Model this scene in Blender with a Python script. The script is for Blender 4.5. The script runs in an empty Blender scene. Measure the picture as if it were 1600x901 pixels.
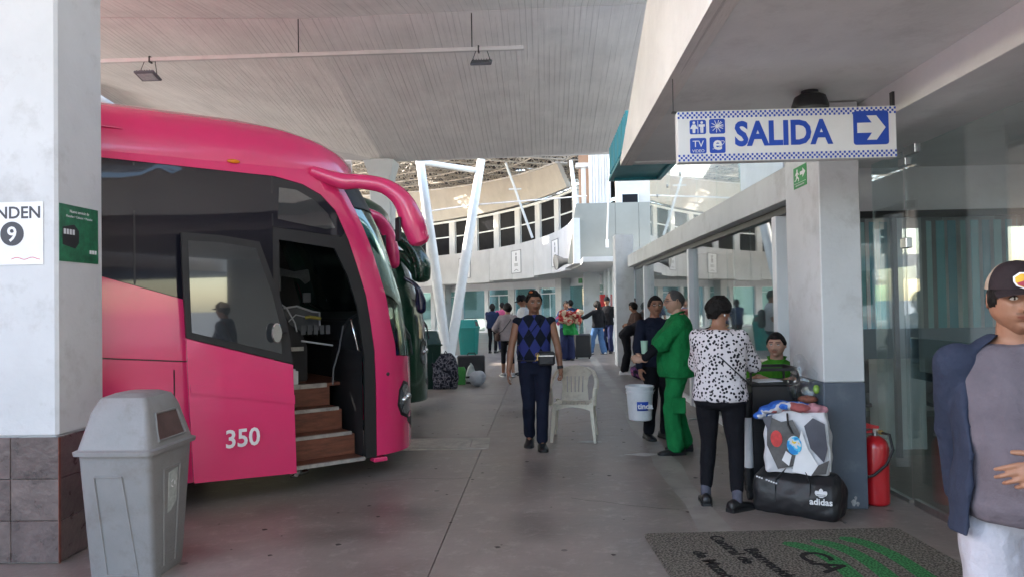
import bpy, bmesh, math, random
import numpy as np
from mathutils import Vector, Matrix
from mathutils.geometry import delaunay_2d_cdt
random.seed(7); RNG=np.random.default_rng(7)
SC=bpy.context.scene; COL=SC.collection
PI=math.pi; R=math.radians
# ---------------------------------------------------------------- camera
FPX=1150.0; CH=1.6; YAW=R(2.4); ROLL=0.0175; PITCH=math.atan(24.5/FPX)
_f0=np.array([-math.sin(YAW),math.cos(YAW),0.]); _r0=np.array([math.cos(YAW),math.sin(YAW),0.]); _u0=np.array([0,0,1.])
_f=_f0*math.cos(PITCH)+_u0*math.sin(PITCH); _u=-_f0*math.sin(PITCH)+_u0*math.cos(PITCH)
CR=_r0*math.cos(ROLL)-_u*math.sin(ROLL); CU=_r0*math.sin(ROLL)+_u*math.cos(ROLL); CF=_f
CPOS=np.array([0,0,CH])
def _ray(px,py): return CF+CR*((px-800)/FPX)+CU*((450.5-py)/FPX)
def G(px,py,z=0.0):
    r=_ray(px,py); return CPOS+r*((z-CH)/r[2])
def PLN(px,py,p,n):
    r=_ray(px,py); n=np.array(n,float); return CPOS+r*(np.dot(np.array(p,float)-CPOS,n)/np.dot(r,n))
def AY(px,py,y): return PLN(px,py,(0,y,0),(0,1,0))
def AX(px,py,x): return PLN(px,py,(x,0,0),(1,0,0))
cam=bpy.data.cameras.new('camera'); cam.lens=FPX/1600*36; cam.sensor_width=36; cam.clip_start=.05; cam.clip_end=3000
co=bpy.data.objects.new('camera',cam); COL.objects.link(co)
co.matrix_world=Matrix(((CR[0],CU[0],-CF[0],0),(CR[1],CU[1],-CF[1],0),(CR[2],CU[2],-CF[2],CH),(0,0,0,1)))
SC.camera=co
# ---------------------------------------------------------------- light
SUN_EL=R(34); SUN_AZ=np.array([-1.,.10])   # where the sun stands, seen from the ground
w=bpy.data.worlds.new('World'); SC.world=w; w.use_nodes=True
nt=w.node_tree; nt.nodes.clear()
sk=nt.nodes.new('ShaderNodeTexSky'); sk.sky_type='NISHITA'; sk.sun_disc=False; sk.sun_elevation=SUN_EL
sk.sun_rotation=math.atan2(SUN_AZ[0],SUN_AZ[1]); sk.air_density=1.0; sk.dust_density=1.0; sk.ozone_density=1
bg=nt.nodes.new('ShaderNodeBackground'); bg.inputs[1].default_value=.15
ow=nt.nodes.new('ShaderNodeOutputWorld'); wb=nt.nodes.new('ShaderNodeVectorMath'); wb.operation='MULTIPLY'; wb.inputs[1].default_value=(1.07,1.0,.91); nt.links.new(sk.outputs[0],wb.inputs[0]); nt.links.new(wb.outputs[0],bg.inputs[0]); nt.links.new(bg.outputs[0],ow.inputs[0])
sl=bpy.data.lights.new('sun','SUN'); sl.energy=2.4; sl.angle=R(.6); sl.color=(1,.93,.84)
so=bpy.data.objects.new('sun',sl); COL.objects.link(so)
sd=Vector((SUN_AZ[0]*math.cos(SUN_EL),SUN_AZ[1]*math.cos(SUN_EL),math.sin(SUN_EL))).normalized()
so.rotation_euler=sd.to_track_quat('Z','Y').to_euler()
SC.view_settings.view_transform='Standard'; SC.view_settings.look='None'; SC.view_settings.gamma=1
SC.view_settings.exposure=2.75
try:
    SC.cycles.max_bounces=10; SC.cycles.diffuse_bounces=5; SC.cycles.transparent_max_bounces=24; SC.cycles.sample_clamp_indirect=6
except Exception: pass
# ---------------------------------------------------------------- materials
def _n(t,ty,**k):
    n=t.nodes.new(ty)
    for a,b in k.items(): setattr(n,a,b)
    return n
def mk(name,col,rough=.6,var=.12,vs=3.,bump=0.,bs=40.,metal=0.,dirt=0.,ds=1.2,dc=(.08,.07,.06),coat=0.,stretch=(1,1,1),spec=.5,attr=None,sheen=0.,rvar=0.,grime=None):
    """painted / plain surface: base colour with cloudy variation, dirt blotches and a fine relief"""
    m=bpy.data.materials.new(name); m.use_nodes=True; t=m.node_tree; b=t.nodes['Principled BSDF']; L=t.links.new
    tc=_n(t,'ShaderNodeTexCoord'); mp=_n(t,'ShaderNodeMapping'); mp.inputs['Scale'].default_value=stretch; L(tc.outputs['Object'],mp.inputs[0])
    no=_n(t,'ShaderNodeTexNoise'); no.inputs['Scale'].default_value=vs; no.inputs['Detail'].default_value=5; no.inputs['Roughness'].default_value=.6; L(mp.outputs[0],no.inputs['Vector'])
    mr=_n(t,'ShaderNodeMapRange'); mr.inputs[1].default_value=.3; mr.inputs[2].default_value=.7; mr.inputs[3].default_value=1-var; mr.inputs[4].default_value=1+var*.6; L(no.outputs[0],mr.inputs[0])
    mx=_n(t,'ShaderNodeVectorMath',operation='SCALE'); mx.inputs[0].default_value=col[:3]; L(mr.outputs[0],mx.inputs['Scale'])
    out=mx.outputs[0]
    if attr:
        at=_n(t,'ShaderNodeAttribute'); at.attribute_name=attr; mm=_n(t,'ShaderNodeVectorMath',operation='MULTIPLY'); L(out,mm.inputs[0]); L(at.outputs[0],mm.inputs[1]); out=mm.outputs[0]
    if dirt>0:
        d=_n(t,'ShaderNodeTexNoise'); d.inputs['Scale'].default_value=ds; d.inputs['Detail'].default_value=9; d.inputs['Roughness'].default_value=.72; L(mp.outputs[0],d.inputs['Vector'])
        dr=_n(t,'ShaderNodeMapRange'); dr.inputs[1].default_value=.52; dr.inputs[2].default_value=.75; dr.inputs[4].default_value=dirt; L(d.outputs[0],dr.inputs[0])
        mi=_n(t,'ShaderNodeMix',data_type='RGBA'); L(dr.outputs[0],mi.inputs[0]); L(out,mi.inputs[6]); mi.inputs[7].default_value=(*dc,1); out=mi.outputs[2]
    L(out,b.inputs['Base Color']); b.inputs['Roughness'].default_value=rough; b.inputs['Metallic'].default_value=metal
    if rvar:
        rr=_n(t,'ShaderNodeMapRange'); rr.inputs[1].default_value=.3; rr.inputs[2].default_value=.7; rr.inputs[3].default_value=rough-rvar; rr.inputs[4].default_value=rough+rvar; L(no.outputs[0],rr.inputs[0]); L(rr.outputs[0],b.inputs['Roughness'])
    b.inputs['Specular IOR Level'].default_value=spec
    if coat: b.inputs['Coat Weight'].default_value=coat; b.inputs['Coat Roughness'].default_value=.06
    if sheen: b.inputs['Sheen Weight'].default_value=sheen
    if bump:
        n2=_n(t,'ShaderNodeTexNoise'); n2.inputs['Scale'].default_value=bs; n2.inputs['Detail'].default_value=6; L(mp.outputs[0],n2.inputs['Vector'])
        bu=_n(t,'ShaderNodeBump'); bu.inputs['Strength'].default_value=bump; bu.inputs['Distance'].default_value=.01; L(n2.outputs[0],bu.inputs['Height']); L(bu.outputs[0],b.inputs['Normal'])
    return m
def cloth(name,col,fold=.35,rough=.85,var=.15,weave=260): 
    m=mk(name,col,rough,var,9,bump=min(1,fold*2),bs=11,spec=.15)
    m.node_tree.nodes['Bump'].inputs['Distance'].default_value=.03; return m
def glass(name,tint=(.75,.86,.84),refl=.08,gcol=(1,1,1)):
    m=bpy.data.materials.new(name); m.use_nodes=True; t=m.node_tree; t.nodes.clear(); L=t.links.new
    lw=_n(t,'ShaderNodeLayerWeight'); lw.inputs[0].default_value=.5
    p=_n(t,'ShaderNodeMath',operation='POWER'); p.inputs[1].default_value=4.; L(lw.outputs['Facing'],p.inputs[0])
    a=_n(t,'ShaderNodeMath',operation='MULTIPLY_ADD'); a.inputs[1].default_value=.85; a.inputs[2].default_value=refl; a.use_clamp=True; L(p.outputs[0],a.inputs[0])
    tr=_n(t,'ShaderNodeBsdfTransparent'); tr.inputs[0].default_value=(*tint,1)
    gl=_n(t,'ShaderNodeBsdfGlossy'); gl.inputs['Roughness'].default_value=.015; gl.inputs[0].default_value=(*gcol,1)
    mi=_n(t,'ShaderNodeMixShader'); L(a.outputs[0],mi.inputs[0]); L(tr.outputs[0],mi.inputs[1]); L(gl.outputs[0],mi.inputs[2])
    o=_n(t,'ShaderNodeOutputMaterial'); L(mi.outputs[0],o.inputs[0]); return m
# ---------------------------------------------------------------- mesh builder
def V(*a): return np.array(a,float)
def nrm(v):
    v=np.array(v,float); l=np.linalg.norm(v); return v/l if l>1e-9 else v
class MB:
    def __init__(s): s.v=[]; s.f=[]; s.mi=[]; s.cur=0
    def add(s,vs,fs):
        o=len(s.v); s.v.extend([tuple(map(float,p)) for p in vs]); s.f.extend([tuple(i+o for i in f) for f in fs]); s.mi.extend([s.cur]*len(fs)); return s
    def box(s,c,d,r=None,bev=0.):
        """c centre, d full size, r = (ax, ay, az) local axes or a z rotation in radians"""
        if r is None: A=np.eye(3)
        elif np.isscalar(r): A=np.array([[math.cos(r),math.sin(r),0],[-math.sin(r),math.cos(r),0],[0,0,1]])
        else: A=np.array(r,float)
        h=np.array(d,float)/2; c=np.array(c,float)
        if bev<=0:
            vs=[c+A[0]*x*h[0]+A[1]*y*h[1]+A[2]*z*h[2] for x in(-1,1) for y in(-1,1) for z in(-1,1)]
            return s.add(vs,[(0,1,3,2),(4,6,7,5),(0,4,5,1),(2,3,7,6),(0,2,6,4),(1,5,7,3)])
        b=min(bev,.45*min(d)); vs=[]; 
        idx={}
        for x in(-1,1):
            for y in(-1,1):
                for z in(-1,1):
                    for k in range(3):
                        q=h-b; q[k]=h[k]; q=q*np.array([x,y,z]); idx[(x,y,z,k)]=len(vs); vs.append(c+A[0]*q[0]+A[1]*q[1]+A[2]*q[2])
        fs=[]
        for k in range(3):
            i,j=[a for a in range(3) if a!=k]
            for sg in(-1,1):
                q=[]
                for (a,b2) in((-1,-1),(1,-1),(1,1),(-1,1)):
                    t=[0,0,0]; t[k]=sg; t[i]=a; t[j]=b2; q.append(idx[(*t,k)])
                fs.append(tuple(q))
            for a in(-1,1):
                for b2 in(-1,1):
                    t0=[0,0,0]; t0[i]=a; t0[j]=b2; t0[k]=-1; t1=list(t0); t1[k]=1
                    fs.append((idx[(*t0,i)],idx[(*t0,j)],idx[(*t1,j)],idx[(*t1,i)]))
        for x in(-1,1):
            for y in(-1,1):
                for z in(-1,1): fs.append(tuple(idx[(x,y,z,k)] for k in range(3)))
        return s.add(vs,fs)
    def b2(s,x0,x1,y0,y1,z0,z1,bev=0.): return s.box(((x0+x1)/2,(y0+y1)/2,(z0+z1)/2),(abs(x1-x0),abs(y1-y0),abs(z1-z0)),None,bev)
    def rings(s,rs,cap=True,closed=False):
        n=len(rs[0]); vs=[p for r in rs for p in r]; fs=[]
        m=len(rs); 
        for i in range(m if closed else m-1):
            a=i*n; b=((i+1)%m)*n
            for j in range(n): k=(j+1)%n; fs.append((a+j,a+k,b+k,b+j))
        if cap and not closed: fs.append(tuple(range(n-1,-1,-1))); fs.append(tuple((m-1)*n+j for j in range(n)))
        return s.add(vs,fs)
    def tube(s,pts,rad,seg=8,cap=True,flat=None,closed=False,up=(0,0,1)):
        """pts polyline, rad number/list or list of (ra,rb) ellipses"""
        pts=[np.array(p,float) for p in pts]; n=len(pts)
        if not hasattr(rad,'__len__'): rad=[rad]*n
        rs=[]; pu=None
        for i,p in enumerate(pts):
            if closed: t=nrm(pts[(i+1)%n]-pts[i-1])
            else: t=nrm(pts[min(i+1,n-1)]-pts[max(i-1,0)])
            if pu is None:
                u=np.array(up,float)
                if abs(u@t)>.95: u=np.array([1.,0,0])
            else: u=pu
            a=nrm(u-t*(u@t)); b=np.cross(t,a); pu=a
            r=rad[i]; ra,rb=(r,r) if not hasattr(r,'__len__') else r
            rs.append([p+a*ra*math.cos(2*PI*j/seg)+b*rb*math.sin(2*PI*j/seg) for j in range(seg)])
        return s.rings(rs,cap,closed)
    def cyl(s,a,b,r,r2=None,seg=16): return s.tube([a,b],[r,r if r2 is None else r2],seg)
    def ell(s,c,r,A=None,nu=14,nv=9):
        A=np.eye(3) if A is None else np.array(A,float); c=np.array(c,float); vs=[]; fs=[]
        for i in range(1,nv):
            ph=PI*i/nv
            for j in range(nu):
                th=2*PI*j/nu; q=(r[0]*math.sin(ph)*math.cos(th),r[1]*math.sin(ph)*math.sin(th),r[2]*math.cos(ph)); vs.append(c+A[0]*q[0]+A[1]*q[1]+A[2]*q[2])
        t=len(vs); vs.append(c+A[2]*r[2]); vs.append(c-A[2]*r[2])
        for i in range(nv-2):
            for j in range(nu): k=(j+1)%nu; fs.append((i*nu+j,(i+1)*nu+j,(i+1)*nu+k,i*nu+k))
        for j in range(nu): k=(j+1)%nu; fs.append((t,j,k)); fs.append((t+1,(nv-2)*nu+k,(nv-2)*nu+j))
        return s.add(vs,fs)
    def cap(s,a,b,ra,rb,seg=12):
        """tapered capsule"""
        a=np.array(a,float); b=np.array(b,float); t=nrm(b-a); pts=[];rad=[]
        for k in(0,25,50,75): q=R(k); pts.append(a-t*ra*math.cos(q)); rad.append(max(ra*math.sin(q),ra*.02))
        pts.append(a); rad.append(ra); pts.append(b); rad.append(rb)
        for k in(15,40,65,90): q=R(k); pts.append(b+t*rb*math.sin(q)); rad.append(max(rb*math.cos(q),rb*.02))
        return s.tube(pts,rad,seg,up=(0.123,.3,.9))
    def lathe(s,prof,c=(0,0,0),seg=24,cap=True):
        rs=[[(c[0]+r*math.cos(2*PI*j/seg),c[1]+r*math.sin(2*PI*j/seg),c[2]+z) for j in range(seg)] for r,z in prof]
        return s.rings(rs,cap)
    def prism(s,poly,o,r,u,d,holes=()):
        """extrude a 2D polygon (x along r, y along u) by d along r x u"""
        o=np.array(o,float); r=np.array(r,float); u=np.array(u,float); n=np.cross(r,u)
        if not holes:
            k=len(poly); vs=[o+r*x+u*y for x,y in poly]+[o+r*x+u*y+n*d for x,y in poly]
            fs=[tuple(range(k-1,-1,-1)),tuple(range(k,2*k))]+[(i,(i+1)%k,(i+1)%k+k,i+k) for i in range(k)]
            return s.add(vs,fs)
        return s.patch(poly,lambda x,y,e:o+r*x+u*y+n*e,holes,0,d)
    def patch(s,poly,fn,holes=(),step=.2,th=.01,back=True):
        """flat polygon in parameter space, triangulated with inner points every step, mapped by fn(x,y,offset) and given thickness"""
        pts=[];edges=[]
        def ring(P):
            o=len(pts); q=[]
            for i in range(len(P)):
                a=P[i]; b=P[(i+1)%len(P)]; m=max(1,int(math.hypot(b[0]-a[0],b[1]-a[1])/step)) if step>0 else 1
                for k in range(m): q.append((a[0]+(b[0]-a[0])*k/m,a[1]+(b[1]-a[1])*k/m))
            pts.extend(q); edges.extend([(o+i,o+(i+1)%len(q)) for i in range(len(q))]); return (o,len(q))
        rr=[ring(poly)]+[ring(h) for h in holes]
        def inside(p,P):
            c=False;j=len(P)-1
            for i in range(len(P)):
                if (P[i][1]>p[1])!=(P[j][1]>p[1]) and p[0]<(P[j][0]-P[i][0])*(p[1]-P[i][1])/(P[j][1]-P[i][1])+P[i][0]: c=not c
                j=i
            return c
        ok=lambda p: inside(p,poly) and not any(inside(p,h) for h in holes)
        if step>0:
            xs=[p[0] for p in poly]; ys=[p[1] for p in poly]
            y=min(ys)+step*.55
            while y<max(ys):
                x=min(xs)+step*.45
                while x<max(xs):
                    if ok((x,y)) and min(math.hypot(x-a[0],y-a[1]) for a in pts[:sum(r[1] for r in rr)])>step*.4: pts.append((x,y))
                    x+=step
                y+=step
        r=delaunay_2d_cdt([Vector(p) for p in pts],edges,[],0,1e-6)
        vo=[(p.x,p.y) for p in r[0]]; tri=[]
        for f in r[2]:
            cx=sum(vo[i][0] for i in f)/len(f); cy=sum(vo[i][1] for i in f)/len(f)
            if ok((cx,cy)): tri.append(tuple(f))
        n=len(vo); vs=[fn(x,y,th) for x,y in vo]; fs=list(tri)
        if back:
            vs+= [fn(x,y,0) for x,y in vo]; fs+=[tuple(i+n for i in reversed(f)) for f in tri]
            cnt={}
            for f in tri:
                for a,b in zip(f,f[1:]+f[:1]): cnt[(a,b)]=1
            for (a,b) in list(cnt):
                if (b,a) not in cnt: fs.append((b,a,a+n,b+n))
        return s.add(vs,fs)
    def mesh(s,name):
        me=bpy.data.meshes.new(name); me.from_pydata(s.v,[],s.f); me.update(); return me
    def build(s,name,mat,parent=None,smooth=False,loc=None,rot=None,ang=None,bevel=0.):
        me=s.mesh(name)
        return link(name,me,mat,parent,smooth,loc,rot,s.mi,ang,bevel)
def link(name,me,mat,parent=None,smooth=False,loc=None,rot=None,mi=None,ang=None,bevel=0.):
    mats=mat if isinstance(mat,(list,tuple)) else [mat]
    if len(me.materials)==0:
        for m in mats: me.materials.append(m)
        if mi and any(mi): me.polygons.foreach_set('material_index',mi)
    bm=bmesh.new(); bm.from_mesh(me); bmesh.ops.recalc_face_normals(bm,faces=bm.faces); 
    if bevel: bmesh.ops.bevel(bm,geom=[e for e in bm.edges if len(e.link_faces)==2 and e.calc_face_angle(0)>R(30)],offset=bevel,segments=2,affect='EDGES',clamp_overlap=True)
    bm.to_mesh(me); bm.free()
    if smooth or ang:
        me.polygons.foreach_set('use_smooth',[True]*len(me.polygons))
        if ang is not None or smooth=='a':
            try: me.set_sharp_from_angle(angle=R(ang or 38))
            except Exception: pass
    o=bpy.data.objects.new(name,me); COL.objects.link(o)
    if parent is not None: o.parent=parent
    if loc is not None: o.location=loc
    if rot is not None: o.rotation_euler=(0,0,rot) if np.isscalar(rot) else rot
    return o
def tag(o,label=None,cat=None,group=None,kind=None):
    if label: o['label']=label
    if cat: o['category']=cat
    if group: o['group']=group
    if kind: o['kind']=kind
    return o
def thing(name,label,cat,loc=(0,0,0),rz=0,group=None):
    o=bpy.data.objects.new(name,None); o.empty_display_size=.1; COL.objects.link(o); o.location=loc; o.rotation_euler=(0,0,rz); return tag(o,label,cat,group)
def copy_tree(o,parent=None):
    c=o.copy(); COL.objects.link(c); c.parent=parent
    for ch in list(o.children): copy_tree(ch,c)
    return c
def text(s,size,mat,parent,o,r,u,depth=.002,align='LEFT',name='lettering',sx=1.,bold=0.,shear=0.):
    cu=bpy.data.curves.new('t','FONT'); cu.body=s; cu.size=size; cu.extrude=depth/2; cu.align_x=align; cu.resolution_u=3; cu.offset=bold; cu.shear=shear
    ob=bpy.data.objects.new('t',cu); COL.objects.link(ob); dg=bpy.context.evaluated_depsgraph_get(); me=bpy.data.meshes.new_from_object(ob.evaluated_get(dg)); bpy.data.objects.remove(ob)
    n=len(me.vertices); a=np.zeros(n*3); me.vertices.foreach_get('co',a); a=a.reshape(-1,3)
    o=np.array(o,float); r=nrm(r); u=nrm(u); nn=np.cross(r,u); b=o+np.outer(a[:,0]*sx,r)+np.outer(a[:,1],u)+np.outer(a[:,2]+depth/2,nn)
    me.vertices.foreach_set('co',b.ravel()); me.update(); me.name=name; me.materials.clear(); return link(name,me,mat,parent)
def remesh(mb,vox,smooth=4,noise=None,disp=0.,name='m'):
    me=mb.mesh(name) if isinstance(mb,MB) else mb
    ob=bpy.data.objects.new('t',me); COL.objects.link(ob)
    m=ob.modifiers.new('r','REMESH'); m.mode='VOXEL'; m.voxel_size=vox; m.use_smooth_shade=True
    if smooth: s2=ob.modifiers.new('s','SMOOTH'); s2.factor=.5; s2.iterations=smooth
    dg=bpy.context.evaluated_depsgraph_get(); out=bpy.data.meshes.new_from_object(ob.evaluated_get(dg)); bpy.data.objects.remove(ob); out.name=name
    if noise is not None: displace(out,noise,disp)
    return out
def nz(p,k):
    """cheap smooth noise, p (n,3) array, k frequency"""
    a=p@np.array([[1.,.37,-.51],[-.43,1.1,.29],[.31,-.62,.93]])*k
    return (np.sin(a[:,0]+1.7*np.sin(a[:,1]*.73+.5))+np.sin(a[:,1]*1.31+1.3*np.sin(a[:,2]*.91))+np.sin(a[:,2]*1.13+1.9*np.sin(a[:,0]*.67+2.)))/3
def displace(me,fn,amp=1.):
    n=len(me.vertices); a=np.zeros(n*3); me.vertices.foreach_get('co',a); a=a.reshape(-1,3); q=np.zeros(n*3); me.vertices.foreach_get('normal',q); q=q.reshape(-1,3)
    a=a+q*(fn(a)*amp)[:,None]; me.vertices.foreach_set('co',a.ravel()); me.update()
def join_me(ms,name):
    bm=bmesh.new()
    for m in ms: bm.from_mesh(m)
    o=bpy.data.meshes.new(name); bm.to_mesh(o); bm.free(); return o
# ================================================================ setting
def concrete_paint(name,col,boards=0.,dirt=.35,rough=.75,streak=(1,1,.12)):
    m=mk(name,col,rough,.10,1.3,bump=.25,bs=30,dirt=dirt,ds=2.2,dc=(.33,.32,.30),stretch=(1,1,1))
    t=m.node_tree; b=t.nodes['Principled BSDF']; L=t.links.new
    if boards:
        tc=_n(t,'ShaderNodeTexCoord'); sx=_n(t,'ShaderNodeSeparateXYZ'); L(tc.outputs['Object'],sx.inputs[0])
        # board index along X: random tone per board + dark seams, ragged along Y
        mp=_n(t,'ShaderNodeMapping'); mp.inputs['Scale'].default_value=(1,.035,.05); L(tc.outputs['Object'],mp.inputs[0])
        n1=_n(t,'ShaderNodeTexNoise'); n1.inputs['Scale'].default_value=16; n1.inputs['Detail'].default_value=10; n1.inputs['Roughness'].default_value=.8; L(mp.outputs[0],n1.inputs['Vector'])
        fr=_n(t,'ShaderNodeMath',operation='PINGPONG'); fr.inputs[1].default_value=boards/2; L(sx.outputs[0],fr.inputs[0])
        mp2=_n(t,'ShaderNodeMapping'); mp2.inputs['Scale'].default_value=(7,.55,1); L(tc.outputs['Object'],mp2.inputs[0])
        n2=_n(t,'ShaderNodeTexNoise'); n2.inputs['Scale'].default_value=1.3; n2.inputs['Detail'].default_value=6; L(mp2.outputs[0],n2.inputs['Vector'])
        wd=_n(t,'ShaderNodeMapRange'); wd.inputs[1].default_value=.42; wd.inputs[2].default_value=.62; wd.inputs[3].default_value=0.; wd.inputs[4].default_value=.007; L(n2.outputs[0],wd.inputs[0])
        seam=_n(t,'ShaderNodeMath',operation='LESS_THAN'); L(fr.outputs[0],seam.inputs[0]); L(wd.outputs[0],seam.inputs[1])
        gr=_n(t,'ShaderNodeMapRange'); gr.inputs[1].default_value=.3; gr.inputs[2].default_value=.7; gr.inputs[3].default_value=.90; gr.inputs[4].default_value=1.06; L(n1.outputs[0],gr.inputs[0])
        src=b.inputs['Base Color'].links[0].from_socket
        v=_n(t,'ShaderNodeVectorMath',operation='SCALE'); L(src,v.inputs[0]); L(gr.outputs[0],v.inputs['Scale'])
        mi=_n(t,'ShaderNodeMix',data_type='RGBA'); sm=_n(t,'ShaderNodeMath',operation='MULTIPLY'); sm.inputs[1].default_value=.22; L(seam.outputs[0],sm.inputs[0]); L(sm.outputs[0],mi.inputs[0]); L(v.outputs[0],mi.inputs[6]); mi.inputs[7].default_value=(.10,.09,.08,1); L(mi.outputs[2],b.inputs['Base Color'])
        h=_n(t,'ShaderNodeMath',operation='SUBTRACT'); L(n1.outputs[0],h.inputs[0]); L(seam.outputs[0],h.inputs[1])
        bu=_n(t,'ShaderNodeBump'); bu.inputs['Strength'].default_value=.8; bu.inputs['Distance'].default_value=.03; L(h.outputs[0],bu.inputs['Height']); L(bu.outputs[0],b.inputs['Normal'])
    return m
M={}
M['shell']=concrete_paint('shell_concrete',(.86,.835,.81),boards=.085,dirt=.12)
M['white']=concrete_paint('white_paint',(.61,.625,.63),dirt=.6)
M['whitew']=concrete_paint('white_wall',(.80,.80,.80),dirt=.15)
M['bluegrey']=mk('bluegrey_paint',(.085,.105,.135),.5,.15,2,bump=.2,bs=25,dirt=.3,ds=5,dc=(.25,.27,.3))
M['beige']=concrete_paint('beige_render',(.56,.52,.47),dirt=.3)
M['steelw']=mk('white_steel',(.66,.65,.63),.4,.08,4,dirt=.2,ds=6,dc=(.45,.35,.28))
M['alu']=mk('white_aluminium',(.72,.74,.76),.4,.05,4)
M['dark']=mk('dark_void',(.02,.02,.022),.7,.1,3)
M['black']=mk('black_plastic',(.018,.018,.02),.42,.1,6,bump=.05)
M['steel']=mk('brushed_steel',(.5,.5,.5),.3,.1,20,metal=1,stretch=(1,1,.1))
M['glass']=glass('glass_clear',(.92,.965,.955),.07)
M['glasst']=glass('glass_teal',(.62,.80,.78),.07)
M['glassd']=mk('dark_window',(.020,.020,.023),.25,.2,2,spec=.08)
M['glassd'].node_tree.nodes['Principled BSDF'].inputs['IOR'].default_value=1.12
M['teal']=mk('teal_sheet',(.04,.30,.34),.4,.15,4)
M['blind']=[mk('blind_a',(.12,.52,.58),.6,.1,3),mk('blind_b',(.06,.36,.46),.6,.1,3),mk('blind_c',(.40,.70,.70),.6,.1,3)]
# ---- ground
def ground_mat():
    m=mk('stained_concrete',(.235,.200,.178),.42,.50,.8,bump=.25,bs=22,dirt=.75,ds=.55,dc=(.13,.112,.105),rvar=.12,spec=.5)
    t=m.node_tree; b=t.nodes['Principled BSDF']; L=t.links.new
    tc=_n(t,'ShaderNodeTexCoord'); n1=_n(t,'ShaderNodeTexNoise'); n1.inputs['Scale'].default_value=5.5; n1.inputs['Detail'].default_value=12; n1.inputs['Roughness'].default_value=.8; L(tc.outputs['Object'],n1.inputs['Vector'])
    mr=_n(t,'ShaderNodeMapRange'); mr.inputs[1].default_value=.52; mr.inputs[2].default_value=.68; mr.inputs[4].default_value=.6; L(n1.outputs[0],mr.inputs[0])
    src=b.inputs['Base Color'].links[0].from_socket; mi=_n(t,'ShaderNodeMix',data_type='RGBA'); L(mr.outputs[0],mi.inputs[0]); L(src,mi.inputs[6]); mi.inputs[7].default_value=(.38,.34,.31,1)
    vo=_n(t,'ShaderNodeTexVoronoi'); vo.inputs['Scale'].default_value=3.1; L(tc.outputs['Object'],vo.inputs['Vector'])
    lt=_n(t,'ShaderNodeMath',operation='LESS_THAN'); lt.inputs[1].default_value=.085; L(vo.outputs['Distance'],lt.inputs[0])
    n3=_n(t,'ShaderNodeTexNoise'); n3.inputs['Scale'].default_value=.8; L(tc.outputs['Object'],n3.inputs['Vector']); g3=_n(t,'ShaderNodeMath',operation='GREATER_THAN'); g3.inputs[1].default_value=.55; L(n3.outputs[0],g3.inputs[0])
    mm=_n(t,'ShaderNodeMath',operation='MULTIPLY'); L(lt.outputs[0],mm.inputs[0]); L(g3.outputs[0],mm.inputs[1]); m5=_n(t,'ShaderNodeMath',operation='MULTIPLY'); m5.inputs[1].default_value=.7; L(mm.outputs[0],m5.inputs[0])
    m2=_n(t,'ShaderNodeMix',data_type='RGBA'); L(m5.outputs[0],m2.inputs[0]); L(mi.outputs[2],m2.inputs[6]); m2.inputs[7].default_value=(.045,.04,.038,1); L(m2.outputs[2],b.inputs['Base Color'])
    return m
M['ground']=ground_mat()
M['joint']=mk('joint_sealant',(.035,.033,.032),.8,.2,4)
g=MB(); g.add([(-400,-400,-.02),(400,-400,-.02),(400,400,-.02),(-400,400,-.02)],[(0,1,2,3)])
gr=tag(g.build('ground',M['joint']),kind='structure')
# the paving is cast in large slabs with open joints between them
xs=[-30,-22,-14.5,-9.6,-5.15,-.71,2.12,6.5,12,30]; ys=[-30,-20,-12,-6,-1.5,3.1,8.95,13.2,17.6,22,26.5,31,36,45,60]
for i in range(len(xs)-1):
    for j in range(len(ys)-1):
        g=MB(); x0,x1,y0,y1=xs[i]+.003,xs[i+1]-.003,ys[j]+.003,ys[j+1]-.003
        g.b2(x0,x1,y0,y1,-.12,0); g.build('floor_slab',M['ground'],gr)
# outer slabs to the horizon
g=MB(); 
for a in((-400,-30,-400,400),(30,400,-400,400),(-30,30,-400,-30),(-30,30,60,400)): g.b2(a[0]+.01,a[1]-.01,a[2]+.01,a[3]-.01,-.12,-.001)
tag(g.build('yard',M['ground']),kind='structure')
# pale worn strip along the walkway, drawn as a thin raised screed
M['strip']=mk('pale_strip',(.30,.28,.25),.5,.25,2,dirt=.8,ds=3,dc=(.16,.15,.14))
g=MB(); P=[(1.05,5.18),(1.27,5.18),(1.50,22.),(1.30,22.)]
N=24
for k in range(N):
    a0,a1=k/N,(k+1)/N
    l0=(1.05+.25*a0+.03*math.sin(k*1.7),5.18+16.8*a0); r0=(1.27+.23*a0+.03*math.sin(k*2.3+1),l0[1]); l1=(1.05+.25*a1+.03*math.sin((k+1)*1.7),5.18+16.8*a1); r1=(1.27+.23*a1+.03*math.sin((k+1)*2.3+1),l1[1])
    g.add([(*l0,.004),(*r0,.004),(*r1,.004),(*l1,.004)],[(0,1,2,3)])
tag(g.build('pavement_strip',M['strip']),kind='structure')
M['spill']=mk('dried_paint',(.55,.55,.53),.7,.2,8,dirt=.7,ds=12,dc=(.2,.19,.18))
g=MB()
for (px,py,w_,h_) in((1005,710,.17,.07),(920,690,.13,.05),(1045,703,.05,.03)):
    c=G(px,py); q=[(c[0]+w_*math.cos(a)*(1+.25*math.sin(3*a+px)),c[1]+h_*math.sin(a)*(1+.3*math.cos(4*a)),.005) for a in np.linspace(0,2*PI,18)[:-1]]
    g.add(q,[tuple(range(17))])
tag(g.build('paint_stain',M['spill']),kind='structure')
M['litter']=mk('floor_specks',(.06,.05,.045),.8,.4,40)
g=MB(); rl=random.Random(11)
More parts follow.
